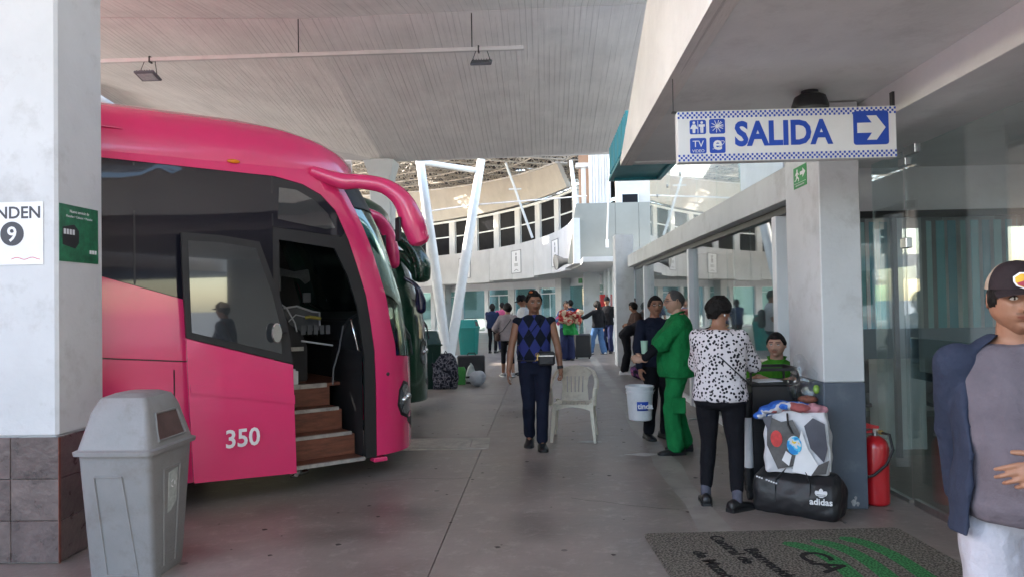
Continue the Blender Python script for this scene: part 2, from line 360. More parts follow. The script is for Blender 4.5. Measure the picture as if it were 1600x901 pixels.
for q in range(150):
    x=rl.uniform(-2.5,2.0); y=rl.uniform(4.6,16); r_=rl.choice([.008,.012,.016,.02]); a0=rl.uniform(0,3)
    P_=[(x+r_*(1+.4*math.sin(3*a+a0))*math.cos(a),y+r_*1.1*math.sin(a),.0035) for a in np.linspace(0,2*PI,8)[:-1]]; g.add(P_,[tuple(range(7))])
tag(g.build('floor_specks',M['litter']),'small dark gum spots and specks trodden into the walkway floor','specks',kind='stuff')
M['crack']=mk('crack_dark',(.05,.045,.04),.9,.2,9)
g=MB()
for (x0,y0,dx,dy,n_) in((-1.9,6.6,.16,.03,9),(.2,6.1,.12,-.06,7),(-.2,9.6,.14,.08,8),(.5,11.2,-.12,.13,8)):
    x,y=x0,y0
    for i in range(n_):
        x2,y2=x+dx*rl.uniform(.6,1.3),y+dy+rl.uniform(-.05,.05); g.add([(x,y,.003),(x2,y2,.003),(x2,y2+.006,.003),(x,y+.006,.003)],[(0,1,2,3)]); x,y=x2,y2
tag(g.build('floor_cracks',M['crack']),'hairline cracks wandering across the walkway slabs','cracks',kind='stuff')
# inspection cover
c=thing('inspection_cover','worn concrete inspection cover set in the floor left of the vest man','cover',(-1.15,8.5,0),.04)
M['cover']=mk('cover_concrete',(.42,.39,.34),.7,.25,5,bump=.5,bs=30,dirt=.7,ds=7,dc=(.13,.12,.11))
g=MB(); g.b2(-.50,.50,.22,.33,.0,.010); g.b2(-.50,.50,-.33,-.22,0,.010); g.b2(-.50,-.42,-.219,.219,0,.010); g.b2(.30,.50,-.219,.219,0,.010); g.build('rim',M['cover'],c)
g=MB(); g.b2(-.41,.285,-.21,.21,.0,.014,.004); g.build('lid',M['cover'],c)
# ---- sky side: hills / far wall not seen
# ---- canopy shells (square concrete umbrellas)
XL,XR=-9.6,2.16; CX=-3.3; ZE=5.62; ZV=4.62
def shell_z(x,y,yv,ye):
    """ye: level outer edge, yv: valley line through the column"""
    k=min(max((y-yv)/(ye-yv),0),1)
    zv=ZV+ (0.0 if x>=CX else min((CX-x)*.30,1.75))+(.02*(x-CX) if x>CX else 0)
    if x<CX: 
        ze=ZE+.04*(CX-x)
    else: ze=ZE+.01*(x-CX)
    # soft crease next to the column that fades out toward the edge
    b=0
    return zv+(ze-zv)*k+b
def shell(yv,y0,y1,label,xl=XL,xr=XR):
    g=MB(); nx=44; xsn=sorted(set([xl+(xr-xl)*i/nx for i in range(nx+1)]+[CX])); ysn=[y0+(yv-y0)*j/14 for j in range(15)]+[yv+(y1-yv)*j/14 for j in range(1,15)]
    top=[];bot=[];
    W_=len(xsn)
    for y in ysn:
        for x in xsn:
            z=shell_z(x,y,yv,y0 if y<=yv else y1); bot.append((x,y,z)); top.append((x,y,z+.14))
    n=len(bot); fs=[]; H_=len(ysn)
    for j in range(H_-1):
        for i in range(W_-1):
            a=j*W_+i; fs.append((a,a+W_,a+W_+1,a+1)); fs.append((n+a,n+a+1,n+a+W_+1,n+a+W_))
    for i in range(W_-1):
        a=i; fs.append((a,a+1,n+a+1,n+a)); a=(H_-1)*W_+i; fs.append((a+1,a,n+a,n+a+1))
    for j in range(H_-1):
        a=j*W_; fs.append((a+W_,a,n+a,n+a+W_)); a=j*W_+W_-1; fs.append((a,a+W_,n+a+W_,n+a))
    g.add(bot+top,fs); o=g.build('canopy_shell',M['shell'],None,smooth=True,ang=5)
    return tag(o,label,'canopy','concrete canopy shells over the bus bays')
shell(15.25,10.065,20.3,'folded concrete canopy shell with board marks rising from the far square column')
shell(4.85,-.4,10.035,'near concrete canopy shell whose edge shows along the top of the photo')
g=MB(); rs=[]
for x in np.linspace(XL,XR,12):
    z=ZE+(.04*(CX-x) if x<CX else .01*(x-CX)); rs.append([(x,9.9,z+.145),(x,10.2,z+.145),(x,10.2,z+.2),(x,9.9,z+.2)])
g.rings(rs); g.build('joint_cover',M['shell'],bpy.data.objects['canopy_shell'])
# unseen far canopy added to shade the yard, notched to pass a sun patch
g=MB(); g.prism([(-24,20.34),(-9.95,20.34),(-9.95,21.15),(-9.25,21.15),(-9.25,20.34),(-5.3,20.34),(-11.2,44),(-24,44)],(0,0,5.6),(1,0,0),(0,1,0),.15); tag(g.build('canopy_shell',M['shell']),'unseen flat canopy added beyond the coaches to shade the yard','canopy')
shell_x=[]
for (y0,y1,lb) in((10.0,20.3,'unseen flat canopy with raised edge, added left of the coaches to block the sun'),):
    g=MB(); g.b2(-18.2,-10.5,y0,y1,5.6,5.75); g.b2(-10.498,-9.72,y0,y1,5.6,6.5); tag(g.build('canopy_shell',M['shell']),lb,'canopy')  # unseen slab and edge beam added to keep sun off the walkway
g=MB(); g.b2(-.225,.225,-.25,.25,0,4.66,.03); 
col2=thing('concrete_column','white square concrete column rising behind the pink mirror','column',(-3.32,15.27,0))
g.build('shaft',M['white'],col2); g=MB(); g.rings([[(-.225,-.25,4.3),(.225,-.25,4.3),(.225,.25,4.3),(-.225,.25,4.3)],[(-.34,-.3,4.62),(.3,-.3,4.62),(.3,.3,4.62),(-.34,.3,4.62)]]); g.build('haunch',M['white'],col2)
# near pillar
pl=thing('concrete_pillar','near white concrete pillar with brown tiled foot, behind the grey bin','column',(-3.345,4.86,0))
g=MB(); g.b2(-.22,.22,-.25,.25,.80,4.64,.018); g.b2(-.212,.212,-.242,.242,0,.80); g.build('shaft',M['white'],pl)
M['tile']=[mk('brown_tile_%d'%i,c_,.32,.35,9,bump=.6,bs=26,dirt=.6,ds=7,dc=(.20,.14,.13),rvar=.08) for i,c_ in enumerate([(.120,.092,.088),(.105,.08,.076),(.135,.105,.098)])]
ti=0
for rz in range(3):
    z0=.805-.266*(rz+1); z1=z0+.262
    for (x0,x1) in((-.232,-.086),(-.082,.232)):
        g=MB(); g.b2(x0,x1,-.262,-.2425,max(z0,0.003),z1,.003); g.build('tile',M['tile'][ti%3],pl); ti+=1
    for (y0,y1) in((-.24,.085),(.089,.262)):
        g=MB(); g.b2(.2125,.232,y0,y1,max(z0,0.003),z1,.003); g.build('tile',M['tile'][(ti+1)%3],pl); ti+=1
M['rust']=mk('red_edge',(.20,.07,.05),.7,.3,20); g=MB(); g.b2(.2325,.236,-.265,-.243,.003,.80); g.build('corner_trim',M['rust'],pl)
# notices on the pillar
M['paper']=mk('paper',(.80,.80,.82),.5,.03,5); M['ink']=mk('ink_grey',(.05,.05,.06),.5,.05,5); M['inkr']=mk('ink_red',(.6,.05,.06),.5,.05,5)
Xp=-3.345; yf=4.86-.25
s=thing('bay_sign','white bay notice with black number on the front of the near pillar','sign',(0,0,0))
a0=AY(67,315,yf-.006); a1=AY(67,413,yf-.006); wS=.42
g=MB(); x1=a0[0]; z1=a0[2]; z0=a1[2]; g.b2(x1-wS,x1,yf-.006,yf-.001,z0,z1); g.build('panel',M['paper'],s)
text('ANDEN',.108,M['ink'],s,(x1-.012,yf-.0063,z1-.105),(1,0,0),(0,0,1),.001,'RIGHT',bold=.002)
g=MB(); cx_=x1-.205; cz=z1-.205; g.cyl((cx_,yf-.0063,cz),(cx_,yf-.0085,cz),.078,seg=32); g.build('disc',M['ink'],s)
text('9',.135,M['paper'],s,(cx_,yf-.0086,cz-.048),(1,0,0),(0,0,1),.001,'CENTER',bold=.002)
g=MB()
for k in range(9): xx=x1-.20+k*.021; g.box((xx,yf-.0066,z0+.04+.006*math.sin(k*1.3)),(.022,.001,.004),((1,0,.35*math.cos(k*1.3)),(0,1,0),(0,0,1)))
g.build('emblem_line',M['inkr'],s)
# green flyer on the side face of the pillar
fx=Xp+.22+.001; M['flyer']=mk('flyer_green',(.015,.16,.075),.3,.5,14,dirt=.5,ds=9,dc=(.005,.05,.03))
s=thing('flyer','green printed flyer with a small coach picture on the pillar side','poster',(0,0,0))
A=AX(92,317,fx); B_=AX(153,413,fx); ya,yb=A[1],B_[1]; za,zb=A[2],B_[2]-.0
g=MB(); g.b2(fx,fx+.003,ya,yb,zb,za); g.build('sheet',M['flyer'],s)
hy=yb-ya; o_=(fx+.0035,ya,0)
text('Nuevo servicio de',.028,M['paper'],s,(fx+.0035,(ya+yb)/2,za-.05),(0,1,0),(0,0,1),.0006,'CENTER')
text('Mazatlan > Culiacan > Mazatlan',.022,M['paper'],s,(fx+.0035,(ya+yb)/2,za-.082),(0,1,0),(0,0,1),.0006,'CENTER')
g=MB(); g.prism([(0,0),(.13,-.02),(.17,.02),(.17,.10),(.12,.14),(0,.115)],(fx+.0035,ya+.03,zb+.11),(0,1,0),(0,0,1),.001); g.build('coach_picture',M['black'],s)
g=MB()
for k in range(3): g.b2(fx+.0035,fx+.0042,yb-.10+.028*k,yb-.078+.028*k,zb+.065,zb+.09)
for k in range(4): g.b2(fx+.005,fx+.0056,ya+.04+.03*k,ya+.062+.03*k,zb+.18,zb+.215)
g.build('picture_detail',M['alu'],s)
# ---- conduit with two floodlights
yl=10.05
cd=thing('lighting_conduit','long white conduit hung on rods below the canopy joint','conduit',(0,0,0))
pa=AY(150,100,yl); pb=AY(818,72,yl); zc=(pa[2]+pb[2])/2
g=MB(); g.b2(pa[0]-1.2,pb[0],yl-.03,yl+.03,zc-.025,zc+.025); g.build('rail',M['steelw'],cd)
for px in(466,737,150):
    x=AY(px,50,yl)[0]; g=MB(); g.cyl((x,yl,zc+.025),(x,yl,5.62),.008,seg=6); g.build('hanger_rod',M['black'],cd)
g=MB()
for px in(235,748): x=AY(px,90,yl)[0]; g.box((x,yl,zc),(.02,.075,.09))
g.build('clamp',M['black'],cd)
M['lampface']=mk('lamp_lens',(.42,.45,.48),.2,.2,30); M['lampbody']=mk('lamp_body',(.10,.11,.13),.4)
def flood(px,py,lab,tilt):
    c=AY(px,py,yl-.05); t=thing('floodlight',lab,'lamp',c,0,'floodlights under the canopy'); A=np.array([[1,0,0],[0,math.cos(tilt),math.sin(tilt)],[0,-math.sin(tilt),math.cos(tilt)]])
    g=MB(); g.box((0,0,0),(.29,.24,.035),A,.01); 
    for k in range(7): g.box(A[0]*(-.11+.036*k)+A[2]*.024,(.006,.2,.02),A)
    g.build('housing',M['lampbody'],t)
    g=MB(); g.box(A[2]*-.0195,(.22,.17,.006),A,.002); g.build('lens',M['lampface'],t)
    zz=zc-c[2]-.025
    for sx in(-.13,.13): g=MB(); g.cyl((sx,0.0,.012),(sx*.6,.05,zz),.005,seg=6); g.build('bracket_wire',M['black'],t)
flood(231,119,'floodlight hanging from the left end of the conduit, above the coach roof',-.25)
flood(752,98,'floodlight hanging near the free end of the conduit, right of the hanger rod',.5)
# ================================================================ terminal building on the right
tb=thing('terminal_building','glazed waiting hall with white header beam and low concrete eaves along the walkway','building',(0,0,0))
M['soffit']=concrete_paint('soffit_paint',(.80,.81,.81),dirt=.3)
XF=.875; ZF=3.10; YE=8.12
g=MB(); o=(XF,0,0)
poly=[(-3,ZF),(YE,ZF),(YE,ZF+.04),(4.35,4.60),(-3,4.60)]
g.prism(poly,(XF,0,0),(0,1,0),(0,0,1),.135); g.build('eaves_fascia',M['shell'],tb)
g=MB(); g.b2(1.012,2.50,-3,YE-.004,ZF+.02,ZF+.20); g.b2(1.012,2.50,YE-.12,YE-.002,ZF+.005,ZF+.02); g.build('soffit',M['soffit'],tb)
g=MB(); g.b2(2.502,2.68,-3,7.3,2.90,3.32,.004); g.build('drop_beam',M['whitew'],tb)
g=MB(); g.b2(2.682,9,-3,7.548,2.905,3.1); g.build('lobby_ceiling',M['soffit'],tb)
# pillar with blue-grey foot
pp=thing('painted_pillar','white pillar with blue grey painted foot, beside the bags and extinguisher','column',(2.285,6.10,0))
g=MB(); g.b2(-.155,.155,-.37,.40,.962,3.11,.008); g.build('upper_shaft',M['white'],pp)
g=MB(); g.b2(-.157,.157,-.372,.402,0,.961,.008); g.build('painted_foot',M['bluegrey'],pp)
M['chip']=mk('chipped_plaster',(.42,.42,.42),.8,.3,30)
g=MB()
for (x,z,r_) in((.045,.05,.018),(.075,.04,.012),(.06,.085,.010),(-.06,.10,.009)):
    g.prism([(r_*math.cos(a)*(1+.3*math.sin(3*a)),r_*1.5*math.sin(a)) for a in np.linspace(0,2*PI,10)[:-1]],(x,-.3722,z),(1,0,0),(0,0,1),.002)
g.build('paint_chip',M['chip'],pp)
# header and glazed wall
g=MB(); g.b2(2.135,2.38,6.502,18.5,2.47,2.76,.004); g.build('header_beam',M['white'],tb)
GX=2.30
g=MB(); g.b2(GX-.03,GX+.05,6.51,18.4,2.40,2.468); g.build('head_track',M['black'],tb)
for y in(6.55,7.15,11.4,16.4):
    g=MB(); g.b2(GX-.06,GX+.06,y,y+.12 if y>7 else y+.08,0,2.398,.004); g.build('mullion',M['alu'],tb)
def panes(x,ys_,z0,z1,mat,th=.01,name='glass_pane'):
    for a,b in zip(ys_,ys_[1:]):
        if b-a<.2: continue
        g=MB(); g.b2(x-th/2,x+th/2,a+.004,b-.004,z0,z1); g.build(name,mat,tb)
panes(GX+.02,[7.28,8.3,9.35,10.4,11.39],.06,2.398,M['glass'])
panes(GX+.02,[11.53,12.75,13.95,15.2,16.39],.06,2.398,M['glass'])
panes(GX+.02,[16.53,17.5,18.4],.06,2.398,M['glass'])
g=MB(); g.b2(GX-.03,GX+.05,7.28,18.4,0.0,.055); g.build('sill_track',M['alu'],tb)
# glazed upper storey beyond the eaves
panes(2.2,[8.2,9.3,10.5,11.7,12.9,14.0,14.95],2.765,4.55,M['glass'],name='upper_pane')
g=MB(); g.b2(2.17,2.26,8.2,15.0,4.555,4.6); g.build('upper_beam',M['white'],tb)
g=MB()
for z in(3.6,): 
    for y in(9.3,10.5,11.7,12.9,14.0): g=MB(); g.cyl((2.185,y,z),(2.215,y,z),.03,seg=10); g.build('patch_fitting',M['steel'],tb)
# interior of the hall
M['inner']=mk('hall_wall',(.42,.44,.44),.6,.1,2); M['innerf']=mk('hall_floor',(.20,.20,.20),.25,.2,2)
g=MB(); g.b2(9,9.2,-3,19,0,6); g.b2(2.36,9,18.7,18.9,0,2.77);  g.build('hall_wall',M['inner'],tb)
g=MB(); g.b2(2.5,9,7.75,18.7,2.77,2.86); g.build('hall_ceiling',M['inner'],tb)
g=MB()
for k in range(4): g.b2(5,5.4,9+2.6*k,9.4+2.6*k,0,2.76)
g.build('hall_column',M['white'],tb)
g=MB(); g.b2(3.3,3.4,8.2,18.9,2.87,5.0); g.build('upper_wall',M['whitew'],tb)  # pale wall added behind the upper glass so the panes look pale
# inner doors seen through the glass
for k in range(5):
    y=8.4+2.05*k; g=MB(); g.b2(7.9,8.0,y,y+.08,0,2.4); g.b2(7.9,8.0,y+1.3,y+1.38,0,2.4); g.b2(7.9,8.0,y+.081,y+1.299,2.32,2.4); f_=g.build('door_frame',M['alu'],tb); g=MB(); g.b2(7.94,7.96,y+.085,y+1.295,.02,2.31); g.build('pane',M['glasst'],f_)
# lobby front facing the walkway end
YW=7.55
g=MB(); g.b2(2.50,9,YW,YW+.12,2.47,3.10); g.b2(2.36,2.62,YW-.0,YW+.12,0,2.46); g.build('lobby_wall',M['soffit'],tb)
g=MB(); g.b2(2.62,7.5,YW-.02,YW+.06,2.40,2.468); g.build('transom',M['black'],tb)
for x in(2.63,3.52,4.78,6.0): g=MB(); g.b2(x,x+.045,YW-.01,YW+.05,0,2.398); g.build('mullion',M['black'],tb)
for a,b in((2.68,3.515),(3.57,4.775),(4.83,5.995),(6.05,7.5)):
    g=MB(); g.b2(a,b,YW+.01,YW+.018,.02,2.395); g.build('glass_pane',M['glass'],tb)
    g=MB(); g.b2(a+.005,b-.005,YW+.004,YW+.0085,.99,1.29); 
    if 'frost' not in M: M['frost']=mk('frosted_film',(.17,.22,.24),.5,.05,5)
    g.build('frosted_band',M['frost'],tb)
bl=MB()
bidx=0
x=2.72
while x<7.2:
    if not (3.62<x<3.95):
        g=MB(); a=R(random.choice([12,18,25,35])); g.box((x,YW+.20,1.78),(.098,.004,1.20),a); g.build('blind_slat',M['blind'][bidx%3 if random.random()<.7 else 0],tb)
    x+=.115; bidx+=1
g=MB(); g.b2(3.60,4.02,YW+.42,YW+.8,0,2.9); g.build('lobby_column',M['white'],tb)
g=MB(); g.b2(2.62,8.9,YW+2.6,YW+2.7,0,2.9); g.build('lobby_back_wall',mk('lobby_back',(.22,.24,.24),.5,.3,3),tb)
g=MB(); 
for k in range(6): g.b2(2.75+.016,2.76,YW,YW+.01,0,.01)
# frameless glass door standing open along X=2.84
DX=2.84
gd=thing('glass_door','tall frameless glass door standing open to the right of the fire extinguisher','door',(DX,5.85,0))
g=MB(); g.b2(-.006,.006,-1.42,-.0,.03,2.74); g.build('glass_pane',glass('glass_door',(.93,.965,.955),.075),gd)
g=MB(); g.b2(-.007,.0075,-1.40,-.02,.98,1.29); g.build('frosted_band',glass('frost_door',(.72,.78,.80),.16,(.8,.9,.9)),gd)
g=MB(); g.b2(-.02,.02,-.20,-.02,2.69,2.76,.004); g.b2(-.025,.025,-.06,.06,2.62,2.68,.004); g.b2(-.03,.03,-.05,.05,1.98,2.06,.006); g.build('hinge_patch',M['steel'],gd)
g=MB(); g.b2(-.018,.018,-1.05,-.03,.0,.055,.004); g.build('bottom_rail',M['steel'],gd)
g=MB(); g.cyl((-.03,-1.06,.0),(-.03,-1.06,.12),.012,seg=8); g.cyl((-.03,-.96,.0),(-.03,-.96,.06),.010,seg=8); g.build('floor_bolt',M['steel'],gd)
gs=thing('glass_panel','narrow fixed glass panel between white pillar and open glass door','glass panel',(DX,5.87,0))
g=MB(); g.b2(-.005,.005,.02,.55,.03,2.74); g.build('glass_pane',M['glass'],gs)
g=MB(); g.b2(-.02,.02,.02,.54,0,.028); g.build('floor_channel',M['steel'],gs)
g=MB(); g.b2(3.0,12,-42,-3.2,2.6,6.2); g.b2(3.3,12,-42,-3.2,0,.5); g.build('added_wing',M['whitew'],tb)  # unseen wing added to block the yellow horizon in reflections
for k in range(9):
    g=MB(); g.b2(3.25,3.35,-7.3-4*k,-3.5-4*k,.501,2.599); g.build('window',M['glassd'],tb)
# waiting chairs in the lobby, dim behind the glass
M['seatmetal']=mk('seat_metal',(.10,.12,.13),.35,.2,10,metal=.6)
for k,(x,y) in enumerate(((3.0,8.5),(3.75,8.55),(4.5,8.5))):
    lbw='dark metal waiting seat behind the lobby glass, '+('nearest the white pillar','middle of three','farthest from the white pillar')[k]
    t=thing('waiting_seat',lbw,"seat",(x,y,0),0,'waiting seats behind the lobby glass')
    g=MB(); g.prism([(-.25,.40),(.2,.43),(.25,.47),(.34,.85),(.31,.86),(.21,.50),(-.25,.44)],( -.28,0,0),(0,1,0),(0,0,1),.56); g.build('seat_shell',M['seatmetal'],t)
    g=MB(); g.b2(-.34,.34,-.03,.03,.33,.38); g.b2(-.02,.02,-.25,.25,.0,.03); g.b2(-.025,.025,-.025,.025,.03,.33); g.build('leg_frame',M['steel'],t)
# teal louvred box at the end of the eaves
tl=thing('louvre_box','teal ribbed metal box hanging past the tip of the concrete eaves','louvre',(0,0,0))
g=MB(); g.b2(.99,1.66,8.14,10.25,3.32,3.36); g.b2(.99,1.66,10.2,10.25,3.361,3.7); g.build('back_sheet',M['teal'],tl)
for k in range(14):
    y=8.16+.148*k; g=MB(); g.b2(.95,.985,y,y+.09,3.36,3.72); g.build('rib',M['blind'][1] if k%3 else M['teal'],tl)
g=MB(); g.b2(.94,1.66,8.14,8.2,3.28,3.318); g.b2(.94,1.66,10.2,10.26,3.28,3.318); g.b2(.94,1.0,8.202,10.198,3.28,3.318); g.b2(1.6,1.66,8.202,10.198,3.28,3.318); g.build('bottom_frame',M['teal'],tl)
# ---- hanging SALIDA sign
M['sign']=mk('sign_white',(.80,.80,.78),.35,.04,3,dirt=.25,ds=4,dc=(.6,.58,.52)); M['sblue']=mk('sign_blue',(.02,.08,.46),.35,.08,5); M['sgrey']=mk('sign_grey',(.30,.31,.32),.5)
SY=4.95
c0=AY(1060,254,SY); c1=AY(1402,246,SY); c2=AY(1058,175,SY); c3=AY(1402,165,SY)
sx0,sx1=c0[0],c1[0]; sz0=(c0[2]+c1[2])/2; sz1=(c2[2]+c3[2])/2; SW=sx1-sx0; SH=sz1-sz0
sg=thing('exit_sign','large hanging sign reading SALIDA with blue checkered borders and arrow','sign',(sx0,SY,sz0))
g=MB(); g.b2(0,SW,0,.09,0,SH,.003); g.build('sign_box',M['sign'],sg)
q=SH*.044; g=MB()
nx=int(SW/q); q=SW/nx
for row in range(3):
    for z0 in(.006,SH-3*q*.98-.006):
        for i in range(nx):
            if (i+row)%2==0: g.b2(i*q+.001,i*q+q-.001,-.0012,-.0002,z0+row*q*.98,z0+row*q*.98+q*.96)
o=g.build('checker_border',M['sblue'],sg)
o['kind']='stuff'
def rr(x0,x1,z0,z1,r,n=4):
    P=[]
    for cx,cy,a0 in((x1-r,z0+r,-90),(x1-r,z1-r,0),(x0+r,z1-r,90),(x0+r,z0+r,180)):
        for k in range(n+1): a=R(a0+90*k/n); P.append((cx+r*math.cos(a),cy+r*math.sin(a)))
    return P
def plate(parent,poly,y,mat,name,d=.0012,lx=0):
    g=MB(); g.prism(poly,(lx,y,0),(1,0,0),(0,0,1),d); return g.build(name,mat,parent)   # normal is -y
sX=lambda px:(px-1059)/343*SW
def zz(py): return (252-py)/79*SH
# icon squares
icons=[(1078,1104,187,209),(1109,1134,186,209),(1078,1104,215,239),(1109,1134,214,239)]
M['swhite']=mk('sign_letter_white',(.80,.80,.80),.4,.03)
for k,(a,b,c_,d_) in enumerate(icons):
    ic=plate(sg,rr(sX(a),sX(b),zz(d_),zz(c_),.012),-.0002,M['sblue'],'pictogram')
    x0,x1,z0,z1=sX(a),sX(b),zz(d_),zz(c_); cx=(x0+x1)/2; cz=(z0+z1)/2; w_=x1-x0; h_=z1-z0; g=MB(); e=(1,0,0); uu=(0,0,1); yy=-.0015
    def pp_(P): g.prism(P,(0,yy,0),e,uu,.0012)
    if k==0:
        for sgn in(-1,1):
            x=cx+sgn*w_*.24; pp_([(x+.009*math.cos(t_),z1-.018+.009*math.sin(t_)) for t_ in np.linspace(0,2*PI,11)[:-1]])
            if sgn<0: pp_([(x-.010,z1-.03),(x-.026,z0+.036),(x-.010,z0+.036),(x-.008,z0+.008),(x+.008,z0+.008),(x+.010,z0+.036),(x+.026,z0+.036),(x+.010,z1-.03)])
            else: pp_([(x-.02,z1-.03),(x-.02,z0+.05),(x-.011,z0+.05),(x-.009,z0+.008),(x-.001,z0+.008),(x-.001,z0+.045),(x+.001,z0+.045),(x+.001,z0+.008),(x+.009,z0+.008),(x+.011,z0+.05),(x+.02,z0+.05),(x+.02,z1-.03)])
        pp_([(cx-.002,z0+.005),(cx+.002,z0+.005),(cx+.002,z1-.005),(cx-.002,z1-.005)])
    elif k==1:
        for j in range(12):
            t_=j*PI/6+.13*j; r0,r1=.008,w_*.40; d=np.array([math.cos(t_),math.sin(t_)]); p=np.array([-d[1],d[0]])*.0022; c_2=np.array([cx,cz])
            pp_([tuple(c_2+d*r0-p),tuple(c_2+d*r1-p),tuple(c_2+d*r1+p),tuple(c_2+d*r0+p)])
        pp_([(cx+.012*math.cos(t_),cz+.012*math.sin(t_)) for t_ in np.linspace(0,2*PI,13)[:-1]])
    elif k==2: pass
    g.v and g.build('symbol',M['swhite'],ic)
    if k==2:
        text('TV',.062,M['swhite'],ic,(cx,-.0014,cz-.008),(1,0,0),uu,.001,'CENTER'); text('VIDEO',.028,M['swhite'],ic,(cx,-.0014,z0+.008),(1,0,0),uu,.001,'CENTER')
    if k==3:
        text('e',.13,M['swhite'],ic,(cx,-.0014,cz-.030),(1,0,0),uu,.001,'CENTER',bold=.003)
        g=MB(); g.tube([(cx+w_*.46*math.cos(t_)*.95,-.002,cz+.018*math.sin(t_)+.020*math.cos(t_)) for t_ in np.linspace(-2.4,1.6,16)],.002,5); g.build('orbit',M['swhite'],ic)
text('SALIDA',.222,M['sblue'],sg,(sX(1149),-.0002,zz(227.5)),(1,0,0),(0,0,1),.0012,'LEFT',bold=.008,sx=(sX(1326)-sX(1149))/(.222*3.83))
ar=plate(sg,rr(sX(1335),sX(1390),zz(232),zz(180),.02),-.0002,M['sblue'],'arrow_panel')
ax0,ax1=sX(1341),sX(1385); az=(zz(232)+zz(180))/2; hh=zz(180)-zz(232)
plate(ar,[(ax0,az-hh*.15),(ax0+.095,az-hh*.15),(ax0+.062,az-hh*.36),(ax0+.125,az-hh*.36),(ax1,az),(ax0+.125,az+hh*.36),(ax0+.062,az+hh*.36),(ax0+.095,az+hh*.15),(ax0,az+hh*.15)],-.0015,M['sign'],'arrow')
g=MB(); g.b2(-.03,.09,.03,.06,SH,SH+.01); g.cyl((-.02,.04,SH+.01),(-.02,.04,ZF-sz0),.003,seg=6); g.b2(SW-.012,SW+.004,.02,.06,SH-.02,SH+.10); g.build('bracket',M['black'],sg)
g=MB(); g.lathe([(.13,0),(.13,.03),(.11,.09),(.05,.125),(0.001,.13)],(0,0,0),20); dm=g.build('speaker_dome',M['black'],None,smooth='a',loc=(1.98,5.45,2.985)); 
g=MB(); g.cyl((0,0,.1),(0,0,.135),.06,seg=16); g.build('mount',M['black'],dm)
tag(dm,'black dome fixed under the eaves just above the SALIDA sign','dome')
# green exit plate on the pillar side
M['sgreen']=mk('exit_green',(.02,.28,.07),.45,.08,5)
ex=thing('exit_plate','small green running man plate high on the white pillar','sign',(0,0,0)); X0=2.1285
A=AX(1240,265,X0); B_=AX(1261,288,X0); ya,yb=max(A[1],B_[1]),min(A[1],B_[1]); za=A[2]; zb=B_[2]; w_=ya-yb; h_=(za-zb)
g=MB(); g.b2(X0-.003,X0,yb,ya,zb,za); g.build('panel',M['sgreen'],ex)
# on this face the reader's right is -y
o=np.array([X0-.0035,ya,zb]); r_=(0,-1,0); uu=(0,0,1)
g=MB(); g.prism([(w_*.52,h_*.56),(w_*.72,h_*.56),(w_*.72,h_*.42),(w_*.93,h_*.64),(w_*.72,h_*.86),(w_*.72,h_*.72),(w_*.52,h_*.72)],o,r_,uu,.001)
g.prism([(w_*.30+.016*math.cos(t_),h_*.82+.014*math.sin(t_)) for t_ in np.linspace(0,2*PI,11)[:-1]],o,r_,uu,.001)
g.prism([(w_*.24,h_*.76),(w_*.36,h_*.74),(w_*.44,h_*.62),(w_*.42,h_*.60),(w_*.34,h_*.66),(w_*.34,h_*.54),(w_*.44,h_*.44),(w_*.42,h_*.30),(w_*.38,h_*.30),(w_*.38,h_*.42),(w_*.28,h_*.48),(w_*.20,h_*.36),(w_*.10,h_*.36),(w_*.10,h_*.40),(w_*.18,h_*.41),(w_*.24,h_*.54),(w_*.24,h_*.66),(w_*.16,h_*.60),(w_*.13,h_*.62)],o,r_,uu,.001)
g.prism([(w_*.06,h_*.22),(w_*.94,h_*.22),(w_*.94,h_*.235),(w_*.06,h_*.235)],o,r_,uu,.001)
g.build('running_man',M['swhite'],ex)
text('RUTA DE EVACUACION',h_*.105,M['swhite'],ex,(X0-.0035,(ya+yb)/2,zb+h_*.08),r_,uu,.001,'CENTER')
# ================================================================ round building across the yard
C0=V(-23.9,23.0,0); RF=24.9
def PC(r,a,z): return (C0[0]+r*math.cos(a),C0[1]+r*math.sin(a),z)
rb=thing('round_building','curved two storey terminal with white balcony band and dark upper windows','building',(0,0,0))
M['fascia']=concrete_paint('balcony_paint',(.68,.68,.68),dirt=.1)
def arcbox(g,r0,r1,a0,a1,z0,z1,n=4,z0b=None,z1b=None):
    z0b=z0 if z0b is None else z0b; z1b=z1 if z1b is None else z1b; rs=[]
    for k in range(n+1):
        a=a0+(a1-a0)*k/n; t=k/n; za=z0+(z0b-z0)*t; zb_=z1+(z1b-z1)*t
        rs.append([PC(r0,a,za),PC(r1,a,za),PC(r1,a,zb_),PC(r0,a,zb_)])
    return g.rings(rs)
zbot=lambda a: 2.68+.16*math.exp(-a/.25)
ea=.02; k=0
while ea<1.35:
    eb=ea+.105; g=MB(); off=.05*(k%2); arcbox(g,RF+off*.0+.0,RF+.22,ea,eb-.0015,zbot((ea+eb)/2)+(.0 if k%2 else .05),4.30); g.build('fascia_panel',M['fascia'],rb); ea=eb; k+=1
g=MB(); arcbox(g,RF+.225,RF+3.6,-.05,1.35,2.80,2.95,24); g.build('balcony_slab',M['fascia'],rb)
